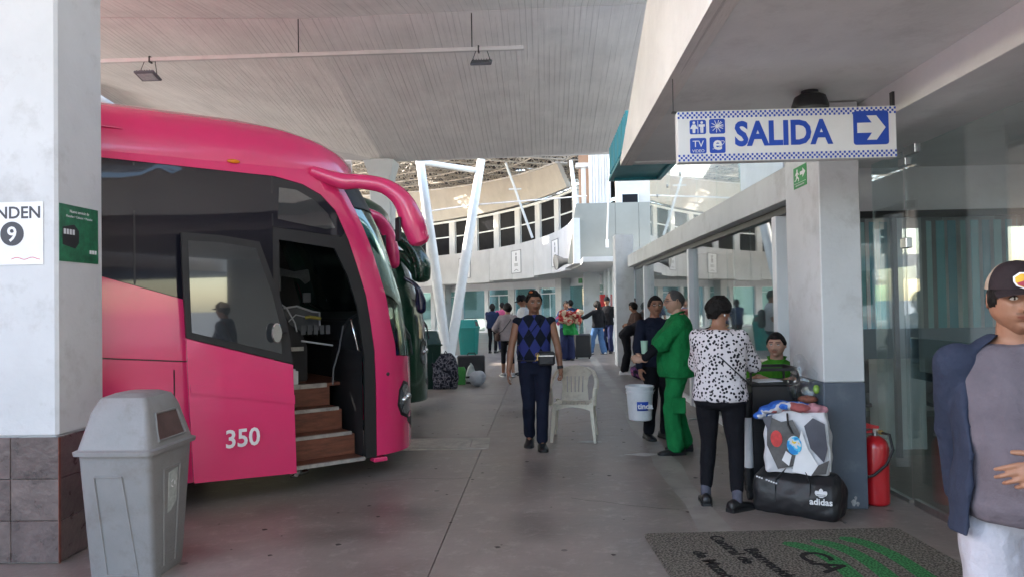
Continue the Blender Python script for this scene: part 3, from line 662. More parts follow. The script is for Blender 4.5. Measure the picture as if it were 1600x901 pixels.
# upper storey
RW=RF+1.6
g=MB(); arcbox(g,RW,RW+.2,.29,1.35,2.96,3.9,24); g.build('window_sill_wall',M['fascia'],rb)
g=MB(); arcbox(g,RW-.02,RW+.2,.285,1.35,6.30,6.42,24); g.build('window_head',M['alu'],rb)
a=.305
while a<1.3:
    g=MB(); arcbox(g,RW-.03,RW+.18,a-.013,a+.0065,3.901,6.299,1); g.build('window_pier',M['fascia'],rb)
    a0,a1=a+.0068,a+.0668; g=MB(); 
    arcbox(g,RW+.02,RW+.08,a0,a0+.002,3.91,6.29,1); arcbox(g,RW+.02,RW+.08,a1-.002,a1,3.91,6.29,1); arcbox(g,RW+.022,RW+.078,a0+.0022,a1-.0022,5.46,5.52,2); arcbox(g,RW+.022,RW+.078,a0+.0022,a1-.0022,3.91,3.97,2)
    wf=g.build('window',M['alu'],rb); 
    for (z0,z1) in((3.975,5.455),(5.525,6.29)): g=MB(); arcbox(g,RW+.04,RW+.05,a0+.0022,a1-.0022,z0,z1,1); g.build('pane',M['glassd'],wf)
    a+=.08
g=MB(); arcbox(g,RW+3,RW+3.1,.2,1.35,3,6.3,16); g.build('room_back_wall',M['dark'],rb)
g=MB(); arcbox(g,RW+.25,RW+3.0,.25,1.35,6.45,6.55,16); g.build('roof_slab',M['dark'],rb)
def ztop(a): return 7.45+1.4*(a-.3)
g=MB(); n=26; rs=[]
for k in range(n+1):
    a=.30+(1.35-.30)*k/n; rs.append([PC(RW-.35,a,6.42+.02),PC(RW-.15,a,6.42+.02),PC(RW-.6,a,ztop(a)),PC(RW-.8,a,ztop(a))])
g.rings(rs); g.build('beige_band',M['beige'],rb)
g=MB(); rs=[]
for k in range(n+1):
    a=.30+(1.35-.30)*k/n; rs.append([PC(RW-.86,a,ztop(a)-.02),PC(RW-.3,a,ztop(a)-.02),PC(RW-.3,a,ztop(a)+.04),PC(RW-.86,a,ztop(a)+.04)])
g.rings(rs); g.build('band_coping',M['shell'],rb)
# ground floor glazing
RG=RF+3.3
g=MB(); arcbox(g,RG-.02,RG+.25,.12,1.35,2.42,2.798,26); g.build('ground_lintel',M['alu'],rb)
g=MB(); arcbox(g,RG-.02,RG+.25,.12,1.35,0,.10,26); g.build('ground_plinth',M['alu'],rb)
a=.14;k=0
while a<1.3:
    g=MB(); arcbox(g,RG-.04,RG+.2,a,a+(.012 if k%2 else .020),.101,2.419,1); g.build('ground_post',M['alu'] if k%3 else M['white'],rb)
    a0=a+(.0122 if k%2 else .0202); a1=a+.0858; g=MB(); arcbox(g,RG+.02,RG+.08,a0,a0+.0022,.101,2.4,1); arcbox(g,RG+.02,RG+.08,a1-.0022,a1,.101,2.4,1); 
    if k%2==0: arcbox(g,RG+.022,RG+.078,a0+.0024,a1-.0024,2.08,2.13,1); arcbox(g,RG+.022,RG+.078,(a0+a1)/2-.001,(a0+a1)/2+.001,.101,2.079,1)
    wf=g.build('door' if k%2==0 else 'window',M['alu'],rb); g=MB(); arcbox(g,RG+.045,RG+.055,a0+.0024,a1-.0024,.101,2.4,1); g.build('pane',M['glasst'],wf)
    a+=.086; k+=1
g=MB(); arcbox(g,RG+3.5,RG+3.6,-.05,1.35,0,2.8,16); g.build('hall_wall',M['inner'],rb)
for a in(.46,.86): 
    g=MB(); arcbox(g,RG-.55,RG-.06,a,a+.022,0,2.798,1); g.build('square_column',M['white'],rb)
# fascia pictogram panels
M['picto']=mk('pictogram_ink',(.25,.25,.27),.5)
for px,(t0) in((843-36,0),(868,1),(727,2)):
    # find the angle whose fascia point projects on this pixel column
    best=min(np.linspace(.03,1.2,400),key=lambda a: abs((lambda p:(800+FPX*((p-CPOS)@CR)/((p-CPOS)@CF)))(V(*PC(RF,a,3.6)))-px))
    p=V(*PC(RF-.012,best,0)); nn=nrm(V(-math.cos(best),-math.sin(best),0)); r_=np.cross((0,0,1.),nn); 
    sgn=thing('fascia_sign',('framed pictogram sign on the white band midway between V column and horn' if t0==0 else 'framed pictogram sign on the white band nearest the grey horn speaker' if t0==1 else 'framed pictogram sign on the white band behind the V column right leg'),'sign',(0,0,0))
    g=MB(); wS,z0,z1=1.15,2.98,4.02
    for (x0,x1,y0,y1) in((-wS/2,wS/2,z0,z0+.03),(-wS/2,wS/2,z1-.03,z1),(-wS/2,-wS/2+.03,z0+.031,z1-.031),(wS/2-.03,wS/2,z0+.031,z1-.031)): g.prism([(x0,y0),(x1,y0),(x1,y1),(x0,y1)],p,r_,(0,0,1),.02)
    g.build('frame',M['picto'],sgn)
    g=MB(); g.prism([(-wS/2+.031,z0+.031),(wS/2-.031,z0+.031),(wS/2-.031,z1-.031),(-wS/2+.031,z1-.031)],p,r_,(0,0,1),.008); g.build('panel',M['paper'],sgn)
    g=MB(); q=p+nn*.009; S=lambda P: g.prism(P,q,r_,(0,0,1),.004)
    S([(.07*math.cos(t),3.84+.07*math.sin(t)) for t in np.linspace(0,2*PI,11)[:-1]]); S([(-.09,3.74),(-.07,3.52),(.07,3.52),(.09,3.74)]); 
    for k in range(3): S([(-.22,3.40-.05*k),(.22,3.40-.05*k),(.22,3.425-.05*k),(-.22,3.425-.05*k)])
    S([(-.25,3.10),(0,3.17),(.25,3.10),(.25,3.07),(0,3.14),(-.25,3.07)]); g.build('symbol',M['picto'],sgn)
# horn speaker on the band
hp=G(874,409,3.15) if False else PLN(874,409,(.6,24.4,0),(0,1,0))
hs=thing('horn_speaker','grey horn loudspeaker mounted at the right end of the balcony band','speaker',hp)
M['hgrey']=mk('horn_grey',(.06,.065,.07),.45); rs=[]
g=MB(); g.tube([(.55,.1,.02),(.35,.05,.02),(.15,0,.0),(-.0,-.05,-.01),(-.12,-.09,-.02)],[.07,.08,.12,.2,.26],16,cap=False); g.tube([(-.12,-.09,-.02),(.1,-.02,0)],[.25,.05],16); g.build('horn',M['hgrey'],hs,smooth='a')
g=MB(); g.cyl((.55,.1,.02),(.75,.16,.02),.11,seg=14); g.build('driver',M['hgrey'],hs,smooth='a'); g=MB(); g.b2(.4,.44,.05,.5,-.04,.0); g.build('bracket',M['black'],hs)
# annex block closing the round building on the right
an=thing('annex_block','plain grey green upper block joining the round balcony to the waiting hall','building',(0,0,0))
M['annex']=concrete_paint('annex_paint',(.27,.27,.235),dirt=.15)
for (x0,x1) in((1.08,2.35),(2.36,3.1),(3.11,5.6)): g=MB(); g.prism([(x0+(-.26 if x0<1.1 else 0),2.86),(x1,2.86),(x1,4.78),(x0+(.02 if x0<1.1 else 0),4.78)],(0,23.6,0),(1,0,0),(0,0,1),-.2); g.build('wall_panel',M['annex'],an)
g=MB(); g.b2(1.2,5.6,23.81,30,2.95,3.1); g.build('soffit',M['white'],an)
g=MB(); g.b2(2.55,5.6,25.2,25.4,3.1,8.4); g.build('upper_wall',M['beige'],an)
g=MB(); g.b2(2.72,3.32,25.12,25.198,4.2,5.3); wf=g.build('window',M['alu'],an); g=MB(); g.b2(2.76,3.28,25.10,25.118,4.24,5.26); g.build('pane',M['glassd'],wf)
M['orange']=mk('salmon_wall',(.60,.36,.24),.7,.25,2,dirt=.4,ds=1)
g=MB(); g.b2(1.45,2.4,28.0,28.2,5.2,9.0); g.build('salmon_wall',M['orange'],an)
for k in range(7): g=MB(); x=1.75+.11*k; g.b2(x,x+.10,26.6+.03*(k%2),26.9,4.6,8.6); g.build('cladding_strip',M['shell'],an)
g=MB(); g.b2(1.5,1.66,27.2,27.36,4.7,6.6); g.b2(1.3,2.2,27.1,27.5,6.6,6.75); g.build('corner_post',M['shell'],an)
g=MB(); g.b2(1.6,2.25,29.2,29.4,0,2.94); g.build('ground_wall',M['white'],an)
for k in range(6):
    y=19.4+1.6*k; g=MB(); g.b2(2.28,2.36,y,y+.14,0,2.94); g.build('ground_post',M['alu'],an)
    g=MB(); g.b2(2.31,2.33,y+.145,y+1.595,.05,2.9); g.build('glass_pane',M['glass'],an)
g=MB(); g.b2(1.84,2.29,18.6,19.25,0,3.3); g.build('corner_pier',M['white'],an)
g=MB(); g.cyl((2.07,22.0,5.9),(2.02,22.9,3.55),.025,seg=8); g.cyl((2.02,22.9,3.55),(2.02,22.93,3.30),.05,seg=8); hm=g.build('hanging_pole',M['steelw'],None); tag(hm,'thin pale pole ending in a dark tip in front of the annex wall','pole')
# ---- V shaped steel column
vc=thing('v_column','white tapering steel V column standing in the yard behind the chair','column',(-2.93,22.6,0))
def vleg(px,py,y):
    p=AY(px,py,y); return V(p[0]+2.93,p[1]-22.6,p[2])
tl_=vleg(656,250,22.2); tr_=vleg(752,250,23.4)
for tp in(tl_,tr_): g=MB(); g.tube([(0.03 if tp is tr_ else -.05,0,0),tuple(tp*.5+V(0.03 if tp is tr_ else -.05,0,0)*.5),tuple(tp)],[.15,.16,.13],18); g.build('leg',M['steelw'],vc,smooth='a')
g=MB(); g.tube([tuple(tl_+V(-.1,0,-.05)),tuple(tr_+V(-.1,0,-.35))],.09,14); g.build('tie_beam',M['steelw'],vc,smooth='a')
g=MB(); g.tube([tuple(tl_*.74+V(-1.5,0,.1)),tuple(tl_*.74),tuple(tr_*.74+V(0,0,.15)),tuple(tr_*.74+V(3.6,0,.35))],.018,6); g.build('cable',M['shell'],vc)
g=MB(); g.b2(-.25,.25,-.2,.2,0,.05); g.build('base_plate',M['steelw'],vc)
# slanting stay bars and posts under the space frame
st=thing('stay_bar','thin white slanting stay in front of the dark upper windows','bar',(0,0,0)); 
p0_=AY(790,255,29); p1_=AY(832,372,29); g=MB(); g.tube([p0_,p1_],.05,8); g.build('rod',M['steelw'],st); g=MB(); g.box((p0_+p1_)/2+(p0_-p1_)*.15,(.5,.06,.05)); g.build('cross_piece',M['steelw'],st)
st=thing('stay_bar','white leaning post at the right end of the upper windows','bar',(0,0,0)); p0_=AY(892,252,25.5); p1_=AY(902,330,25.0); g=MB(); g.tube([p0_,p1_],[.06,.08],8); g.build('rod',M['steelw'],st)
# ---- space frame roof
sf=thing('space_frame_roof','rusty white lattice space frame roof above the round building','roof',(0,0,0))
g=MB(); random.seed(3)
def bar(a,b,r): g.tube([a,b],r,4,cap=False)
NR,NA=17,21
def sfz(r,a): return ztop(a)+.12+(RF+1.2-r)*.02
bot=[[V(*PC(RF+10.2-1.5*i,.12+.058*j,sfz(RF+10.2-1.5*i,.12+.058*j))) for j in range(NA)] for i in range(NR)]
tp=[[V(*PC(RF+9.45-1.5*i,.149+.058*j,sfz(RF+9.45-1.5*i,.149+.058*j)+1.15)) for j in range(NA)] for i in range(NR)]
for i in range(NR):
    for j in range(NA):
        if j+1<NA: bar(bot[i][j],bot[i][j+1],.034); bar(tp[i][j],tp[i][j+1],.034)
        if i+1<NR: bar(bot[i][j],bot[i+1][j],.034); bar(tp[i][j],tp[i+1][j],.034)
        bar(bot[i][j],tp[i][j],.026)
        if j+1<NA: bar(bot[i][j+1],tp[i][j],.026)
        if i+1<NR: bar(bot[i+1][j],tp[i][j],.026)
        if i+1<NR and j+1<NA: bar(bot[i+1][j+1],tp[i][j],.026)
M['frame']=mk('frame_paint',(.78,.70,.60),.6,.2,3,dirt=.5,ds=3,dc=(.3,.18,.10))
o=g.build('lattice',M['frame'],sf); o['kind']='stuff'
g=MB(); n=22
for i in range(NR-1):
    for j in range(NA-1):
        if (i*7+j*3)%41==0: continue
        q=[tp[i][j]+V(0,0,.12),tp[i][j+1]+V(0,0,.12),tp[i+1][j+1]+V(0,0,.12),tp[i+1][j]+V(0,0,.12)]; g.add([*q,*[p+V(0,0,.05) for p in q]],[(0,3,2,1),(4,5,6,7),(0,1,5,4),(1,2,6,5),(2,3,7,6),(3,0,4,7)])
o=g.build('roof_sheets',mk('roof_sheet_brown',(.07,.055,.045),.8,.4,1),sf); o['kind']='stuff'
# ================================================================ coaches
def paint(name,col): 
    m=mk(name,col,.25,.05,1.2,dirt=.28,ds=2.2,dc=tuple(c*.6+.05 for c in col),coat=.8,bump=.02,bs=3); return m
M['pink']=paint('coach_pink',(.72,.034,.15)); M['pinkd']=mk('seam_dark',(.05,.008,.014),.6)
M['green']=paint('coach_green',(.006,.045,.022)); M['bglass']=mk('coach_glass',(.012,.012,.018),.03,.05,2,spec=.45); M['bglass2']=mk('coach_glass_b',(.03,.034,.036),.02,.05,2,spec=1,coat=.6)
M['rubber']=mk('rubber_black',(.012,.012,.013),.55,.1,10); M['wscreen']=glass('windscreen',(.34,.42,.38),.14,(.85,1,.93)); M['chrome']=mk('chrome',(.6,.6,.6),.12,.05,10,metal=1)
M['navy']=paint('mirror_navy',(.008,.010,.05))
M['wood']=mk('step_vinyl',(.17,.058,.032),.45,.4,7,bump=.15,bs=40,stretch=(1,6,6),dirt=.55,ds=5,dc=(.05,.03,.025)); M['nosing']=mk('nosing_alu',(.42,.40,.37),.45,.3,15,metal=.4,dirt=.6,ds=12)
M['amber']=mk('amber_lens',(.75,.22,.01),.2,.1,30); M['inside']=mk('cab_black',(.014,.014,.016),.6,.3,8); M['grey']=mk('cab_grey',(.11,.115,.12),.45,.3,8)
KB=1.03
def sc_(s,t,z): return (s*KB,t,1.6+(z-1.6)*KB)
P0=G(583,712,.21); P0[2]=0
BA=R(38); Ub=V(math.cos(BA),math.sin(BA),0); Tb=V(-math.sin(BA),math.cos(BA),0)
def BL(px,py,t,root=P0):
    q=PLN(px,py,root+Tb*t,Tb)-root; return V(q@Ub,t,q[2])
def cz_(z):
    pts=[(-1,.04),(.9,.04),(1.2,.03),(1.65,-.03),(2.1,-.17),(2.35,-.27),(2.8,-.52),(4,-.9)]
    for (a,b),(c,d) in zip(pts,pts[1:]):
        if z<=c: return b+(d-b)*(z-a)/(c-a)
    return -.9
HB=1.28
def bmap(p,z,e=0.):
    """p: running length along the right flank (negative) and round the nose; e pushes outward"""
    c=cz_(z); ins=.0 if z<2.55 else .10*((z-2.55)/.4)**2
    if p<=c: return sc_(p,ins-e,z)
    q=(p-c)/1.75
    if q<=2:
        ph=min(q,2)*PI/2; a=.72+e
        return sc_(c+a*abs(math.sin(ph))**(.92) ,HB-(HB-ins+e)*math.copysign(abs(math.cos(ph))**.92,math.cos(ph)),z)
    return sc_(c-(q-2)*1.75,2*HB-ins+e,z)
def make_coach(root_name,label,cat,pos,paintm,hero=True,group=None):
    t=thing(root_name,label,cat,pos,BA,group)
    def P(poly,name,mat,e=0,th=.02,step=.22,holes=(),smooth='a',par=t):
        g=MB(); g.patch(poly,lambda x,y,o:bmap(x,y,e-th+o),holes,step,th); return g.build(name,mat,par,smooth=smooth)
    cl=lambda z,o=0: (cz_(z)+o,z)
    zsl=[.25,.6,.9,1.2,1.45,1.7,1.95,2.2,2.45,2.62,2.8]
    if hero:
        lower=[(-11,.25),(-3.35,.25),(-3.28,.5),(-3.1,.75),(-2.8,.86),(-2.5,.75),(-2.32,.5),(-2.25,.25),(-.885,.25),(-.885,1.46),(-1.58,1.68),(-2.16,1.86),(-3.5,2.0),(-11,2.0)]
        band=[(-11,2.005),(-3.5,2.005),(-2.16,1.865),(-1.58,1.685),(-.885,1.465),(-.885,2.285),(-.27,2.225),(-.235,2.28),(-.33,2.45),(-.46,2.58),(-.62,2.66),(-.86,2.71),(-2.2,2.74),(-11,2.74)]
    else:
        lower=[(-11,.25),(-3.35,.25),(-3.28,.5),(-3.1,.75),(-2.8,.86),(-2.5,.75),(-2.32,.5),(-2.25,.25)]+[cl(.25,-.003)]+[cl(z,-.003) for z in(.6,.9,1.2)]+[(-2.16,1.86),(-3.5,2.0),(-11,2.0)]
        band=[(-11,2.005),(-3.5,2.005),(-2.16,1.865)]+[cl(z,-.003) for z in(1.21,1.45,1.7,1.95,2.2)]+[(-.46,2.58),(-.86,2.71),(-2.2,2.74),(-11,2.74)]
    P(lower,'side_panel',paintm); P(band,'side_window',M['bglass'],-.004)
    # roof band above the glass, right and left
    band_top=[(-11,2.745),(-2.2,2.745),(-.86,2.715),(-.62,2.665),(-.46,2.585),(-.33,2.455),(-.235,2.285)]
    P(band_top+[cl(2.4,.0),cl(2.6,0),cl(2.8,0),cl(2.8,-.3),(-11,2.8)],'cant_rail',paintm,.0,.03,.15)
    # nose: pillar + lower front in one skin
    e2=3.5
    # pillars right / left, lower nose
    pr=[cl(z) for z in zsl if z<=2.8]; 
    pr=[(x+ (0 if z<1.5 else 0),z) for x,z in pr]
    right=[cl(z,.30 if z>1.3 else .34) for z in(2.8,2.62,2.45,2.2,1.95,1.7,1.45,1.25)]
    left=[cl(z,e2-.30) for z in(1.25,1.45,1.7,1.95,2.2,2.45,2.62,2.8)]
    outer=[cl(z,e2) for z in reversed([.25,.6,.9,1.2,1.45,1.7,1.95,2.2,2.45,2.62,2.8])]
    bott=[cl(.25,e2*k/8) for k in range(7,0,-1)]
    mid=[cl(1.14-.05*math.sin(PI*k/10),.34+(e2-.68)*k/10) for k in range(0,11)]
    poly=pr+right+mid+left+outer+bott
    P(poly,'front_skin',paintm,.0,.03,.12)
    ws=[cl(z,.305 if z>1.3 else .345) for z in(1.25,1.45,1.7,1.95,2.2,2.45,2.62,2.8)]
    wsl=[cl(z,e2-.305) for z in(2.8,2.62,2.45,2.2,1.95,1.7,1.45,1.25)]
    m2=[cl(1.145-.05*math.sin(PI*k/10),.345+(e2-.69)*k/10) for k in range(10,-1,-1)]
    P(ws+[cl(2.8,.305+(e2-.61)*k/8) for k in range(1,8)]+wsl+m2,'windscreen',M['wscreen'] if hero else M['bglass2'],-.012,.012,.14)
    # black band across the head of the windscreen
    P([cl(2.5,.31),cl(2.79,.31)]+[cl(2.79,.31+(e2-.62)*k/8) for k in range(1,8)]+[cl(2.79,e2-.31),cl(2.5,e2-.31)]+[cl(2.5,.31+(e2-.62)*k/8) for k in range(7,0,-1)],'windscreen_band',M['rubber'],.002,.012,.14)
    # roof dome
    g=MB(); rows=[]; NS=30
    for k in range(9):
        v=k/8*PI/2; z=2.8+.53*math.sin(v); sh=1-math.cos(v)
        row=[]; ins=.10*((.25)/.4)**2+ .0
        for m_ in range(NS+1):
            q=-1+4*m_/NS  # -1..0 flank, 0..2 nose, 2..3 left flank
            c=cz_(2.8)-1.75*sh**1.2; hb=(HB-.04)*(1-.92*sh**1.5)
            if q<0: p=(c+ (c+11)*q, HB-hb)
            elif q<=2: ph=q*PI/2; a=.72*(1-.35*sh); p=(c+a*math.sin(ph)**.92 if 0<ph<PI-1e-6 else c, HB-hb*math.copysign(abs(math.cos(ph))**.92,math.cos(ph)))
            else: p=(c-(c+11)*(q-2), HB+hb)
            row.append(sc_(p[0],p[1],z))
        rows.append(row)
    n=NS+1; vs=[p for r in rows for p in r]; fs=[]
    for k in range(8):
        for m_ in range(NS): a=k*n+m_; fs.append((a,a+1,a+n+1,a+n))
    # close the crown
    for m_ in range(NS//2): a=8*n+m_; b=8*n+NS-m_; fs.append((a,a+1,b-1,b) if a+1!=b-1 else (a,a+1,b))
    g.add(vs,fs); g.build('roof',paintm,t,smooth='a')
    g=MB(); g.tube([sc_(-11+.5*k,-.002+.05,2.985) for k in range(19)],.007,6); g.build('gutter',paintm,t)
    # far side, rear and underside
    g=MB(); g.add([sc_(-11,2*HB,.25),sc_(.0,2*HB,.25),sc_(.0,2*HB,1.2),sc_(-11,2*HB,1.9),sc_(-.45,2*HB-.03,2.8),sc_(-11,2*HB-.03,2.8)],[(0,1,2,3),(3,2,4,5)]); g.build('far_side',paintm,t)
    g=MB(); g.box(sc_(-11.02,HB,1.65),(.05,2*HB-.06,2.9),None,.02); g.build('rear_panel',paintm,t)
    g=MB(); g.b2(-11.2,(-.95)*KB,.06,2*HB-.06,.30,.36); g.b2(-.9,.45,.9,2*HB-.3,.30,.36); g.build('underframe',M['rubber'],t)
    # wheels
    for (s,tt) in((-2.8,.20),(-2.8,2*HB-.2),(-8.6,.22),(-8.6,2*HB-.22)):
        g=MB(); w0=.14; g.tube([(s*KB,tt-w0,.50),(s*KB,tt-w0+.03,.50),(s*KB,tt+w0-.03,.50),(s*KB,tt+w0,.50)],[.44,.495,.495,.44],28,up=(1,0,0)); wh=g.build('wheel',M['rubber'],t,smooth='a')
        g=MB(); sg_=-1 if tt<1 else 1; y0=tt+sg_*(w0+.002); g.tube([(s*KB,y0,.50),(s*KB,y0+sg_*.01,.50),(s*KB,y0-sg_*-.0-.0,.50)],[.29,.27,.10],20,up=(1,0,0)); g.cyl((s*KB,y0+sg_*.011,.50),(s*KB,y0+sg_*.05,.50),.09,seg=12); g.build('rim',M['chrome'],wh,smooth='a')
    # headlights
    for o,sg_ in((0,1),(e2,-1)):
        hp=[(.34,.68),(.38,.82),(.50,.90),(.64,.87),(.74,.72),(.72,.58),(.58,.54),(.42,.58)]
        if not hero: hp=[(a,b+.22) for a,b in hp]
        f=lambda k: [(cz_(b)+o+sg_*((a-.54)*k+.54),(b-.72)*k+.72) for a,b in hp]
        h=P(f(1.0),'headlight',M['rubber'],.006,.012,.06); 
        P(f(.82),'headlight_lens',M['hlens'],.012,.006,.06,par=h)
        for (a,b) in((.48,.72),(.61,.74)): 
            b+=0 if hero else .22
            c=V(*bmap(cz_(b)+o+sg_*a,b,.013)); g=MB(); g.ell(c,(.035,.035,.035)); g.build('lamp_bowl',M['chrome'],h,smooth=True)
    # bumper groove and lower intake
    P([cl(.50,.62),cl(.56,.62)]+[cl(.57,.62+(e2-1.24)*k/8) for k in range(1,8)]+[cl(.56,e2-.62),cl(.50,e2-.62)]+[cl(.40,.62+(e2-1.24)*k/8) for k in range(7,0,-1)],'bumper_groove',M['rubber'],.004,.01,.15)
    P([cl(1.02,1.0),cl(1.08,1.0),cl(1.09,1.75),cl(1.08,2.5),cl(1.02,2.5),cl(1.0,1.75)],'grille_slot',M['rubber'],.004,.01,.15)
    # wipers
    for k in(.9,2.2):
        g=MB(); g.tube([bmap(cz_(1.12)+k,1.12,.03),bmap(cz_(1.3)+k+.2,1.3,.03),bmap(cz_(1.5)+k+.55,1.5,.02)],.012,6); g.tube([bmap(cz_(1.3)+k+.1,1.27,.02),bmap(cz_(1.7)+k+.95,1.75,.02)],.009,6); g.build('wiper',M['rubber'],t)
    return t,P,cl
M['hlens']=mk('headlamp_glass',(.20,.22,.23),.05,.3,20,spec=1,coat=1,metal=.4)
coach,PP,cl=make_coach('coach','pink long distance coach numbered 350 with its front door open','coach',P0,M['pink'])
# seams on the flank
g=MB()
def seam(a,b,w_=.010): 
    a=V(*a);b=V(*b); d=nrm(b-a); p=V(-d[1],d[0])*w_/2; P_=[tuple(a-p),tuple(b-p),tuple(b+p),tuple(a+p)]; gg=MB(); gg.patch(P_,lambda x,y,o:bmap(x,y,o*.003-.002+.0022),(),.4,1.); return gg.build('panel_seam',M['pinkd'],coach)
seam((-3.6,1.40),(-.89,1.13)); seam((-1.66,1.14),(-1.66,.26)); seam((-11,1.42),(-3.61,1.40)); seam((-1.66,1.12),(-1.66,1.07))
for k in range(3): seam((-4.6-2.2*k,.27),(-4.6-2.2*k,1.4))
gg=MB(); gg.patch([(-3.3,.86),(-2.4,.98),(-1.0,.86),(-1.0,.835),(-2.4,.95),(-3.3,.83)],lambda x,y,o:bmap(x,y,o*.012),(),.2,1.); gg.build('flank_moulding',M['pink'],coach,smooth='a')
# glass joints
for a,b in(((-1.93,1.80),(-1.93,2.73)),((-.885,2.29),(-.885,2.71)),((-3.3,2.0),(-3.3,2.73))): 
    gg=MB(); gg.patch([(a[0]-.006,a[1]),(a[0]+.006,b[1] if False else a[1]),(b[0]+.006,b[1]),(b[0]-.006,b[1])],lambda x,y,o:bmap(x,y,o*.003-.003),(),.4,1.); gg.build('glass_joint',M['rubber'],coach)
PP([(-.84,2.35),(-.83,2.62),(-.68,2.61),(-.52,2.53),(-.40,2.42),(-.335,2.30),(-.42,2.285)],'quarter_window',M['bglass2'],.0035,.005,.12)
c=V(*bmap(-1.19,2.81,.012)); g=MB(); g.ell(c,(.055,.014,.018)); g.build('marker_light',M['amber'],coach,smooth=True)
# quarter scoop line on the nose below the pillar
c=V(*bmap(cz_(1.0)+.17,.98,.001)); g=MB(); g.ell(c,(.018,.012,.018)); g.build('bolt_cover',M['rubber'],coach)
# door opening lining
bf=[(-.885,.22),(-.80,.30),(-.80,2.16),(-.28,2.11),(-.235,1.9),(-.13,1.6),(-.07,1.3),(-.06,.30)]
fr=[(-.883,.24),(-.883,2.283),(-.275,2.222),(-.235,2.278),(-.168,2.1),(-.10,1.9),(-.03,1.65),(.028,1.2),(.037,.9),(.037,.24),(-.07,.24),(-.07,1.15),(-.13,1.6),(-.22,1.88),(-.34,2.12),(-.83,2.18),(-.83,.24)]
PP(fr,'door_surround',M['rubber'],-.006,.03,.2)
def wall(poly3,name,mat,par=coach):
    g=MB(); g.add([sc_(*p) for p in poly3]+[sc_(p[0]+.004,p[1]+.012,p[2]) for p in poly3],[(0,1,2,3),(7,6,5,4),(0,4,5,1),(1,5,6,2),(2,6,7,3),(3,7,4,0)]); return g.build(name,mat,par)
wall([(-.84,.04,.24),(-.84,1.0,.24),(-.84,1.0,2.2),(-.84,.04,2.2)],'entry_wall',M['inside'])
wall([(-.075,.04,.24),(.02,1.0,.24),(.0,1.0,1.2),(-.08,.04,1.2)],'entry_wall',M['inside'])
lp=[cl(z,3.16) for z in(.4,1.2,1.7,2.2,2.75)]+[cl(z,3.75) for z in(2.75,2.2,1.7,1.2,.4)]
PP(lp,'pillar_lining',M['rubber'],-.05,.01,.2)
PP([cl(.4,2.3),cl(.8,2.3),cl(1.1,2.3),cl(1.1,3.15),cl(.8,3.15),cl(.4,3.15)],'pillar_lining',M['rubber'],-.05,.01,.2)
# steps
for k in range(3):
    z0=.25+.205*k; t0=.02+.235*k; s1=-.07-.028*k
    g=MB(); g.b2((-.835)*KB,s1*KB,t0+.235,t0+.25,1.6+(z0-1.6)*KB-.0,1.6+(z0+.185-1.6)*KB); g.build('step_riser',M['wood'],coach)
    g=MB(); g.b2((-.835)*KB,s1*KB,t0,t0+.249,1.6+(z0-.02-1.6)*KB,1.6+(z0-1.6)*KB-.001); g.build('step_tread',M['wood'],coach)
    g=MB(); g.b2((-.835)*KB,s1*KB,t0-.006,t0+.03,1.6+(z0-.028-1.6)*KB,1.6+(z0-1.6)*KB+.003); g.build('step_nosing',M['nosing'],coach)
fz=1.6+(.87-1.6)*KB
g=MB(); g.b2(-4,.25,.725,2*HB-.1,fz-.03,fz); g.build('cab_floor',M['wood'],coach)
g=MB(); g.b2((-.835)*KB,-.16,.715,.745,fz-.04,fz+.003); g.build('step_nosing',M['nosing'],coach)
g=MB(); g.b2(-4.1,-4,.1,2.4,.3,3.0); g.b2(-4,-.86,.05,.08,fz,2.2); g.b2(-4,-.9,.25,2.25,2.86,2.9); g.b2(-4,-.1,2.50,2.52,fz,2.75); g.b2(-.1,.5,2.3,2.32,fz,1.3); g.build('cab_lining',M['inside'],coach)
# dashboard, console, wheel, seat
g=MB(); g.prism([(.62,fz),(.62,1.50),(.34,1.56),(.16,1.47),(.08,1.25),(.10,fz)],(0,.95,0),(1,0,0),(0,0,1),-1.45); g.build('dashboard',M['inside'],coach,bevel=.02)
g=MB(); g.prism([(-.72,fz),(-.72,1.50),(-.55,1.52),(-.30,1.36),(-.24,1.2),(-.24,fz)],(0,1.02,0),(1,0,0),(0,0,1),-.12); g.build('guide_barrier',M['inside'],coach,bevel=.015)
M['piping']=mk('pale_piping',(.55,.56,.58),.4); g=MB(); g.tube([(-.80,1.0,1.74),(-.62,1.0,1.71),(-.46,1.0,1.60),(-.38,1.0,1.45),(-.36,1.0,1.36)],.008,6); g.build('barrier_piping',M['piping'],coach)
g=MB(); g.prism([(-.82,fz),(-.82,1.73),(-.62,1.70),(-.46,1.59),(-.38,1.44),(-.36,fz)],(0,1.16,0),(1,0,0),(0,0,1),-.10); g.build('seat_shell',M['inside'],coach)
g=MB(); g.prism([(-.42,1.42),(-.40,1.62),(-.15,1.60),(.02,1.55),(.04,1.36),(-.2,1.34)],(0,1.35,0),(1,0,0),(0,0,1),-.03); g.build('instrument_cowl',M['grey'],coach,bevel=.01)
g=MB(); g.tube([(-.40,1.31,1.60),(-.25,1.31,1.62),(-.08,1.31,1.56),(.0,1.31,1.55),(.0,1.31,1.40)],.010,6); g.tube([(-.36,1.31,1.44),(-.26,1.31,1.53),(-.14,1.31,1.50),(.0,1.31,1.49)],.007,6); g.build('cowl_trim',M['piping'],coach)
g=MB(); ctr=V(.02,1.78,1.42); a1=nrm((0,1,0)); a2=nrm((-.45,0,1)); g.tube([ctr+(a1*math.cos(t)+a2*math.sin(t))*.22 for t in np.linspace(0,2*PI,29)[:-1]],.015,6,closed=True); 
for t in(PI/2,PI*7/6,PI*11/6): g.tube([ctr,ctr+(a1*math.cos(t)+a2*math.sin(t))*.22],.012,6)
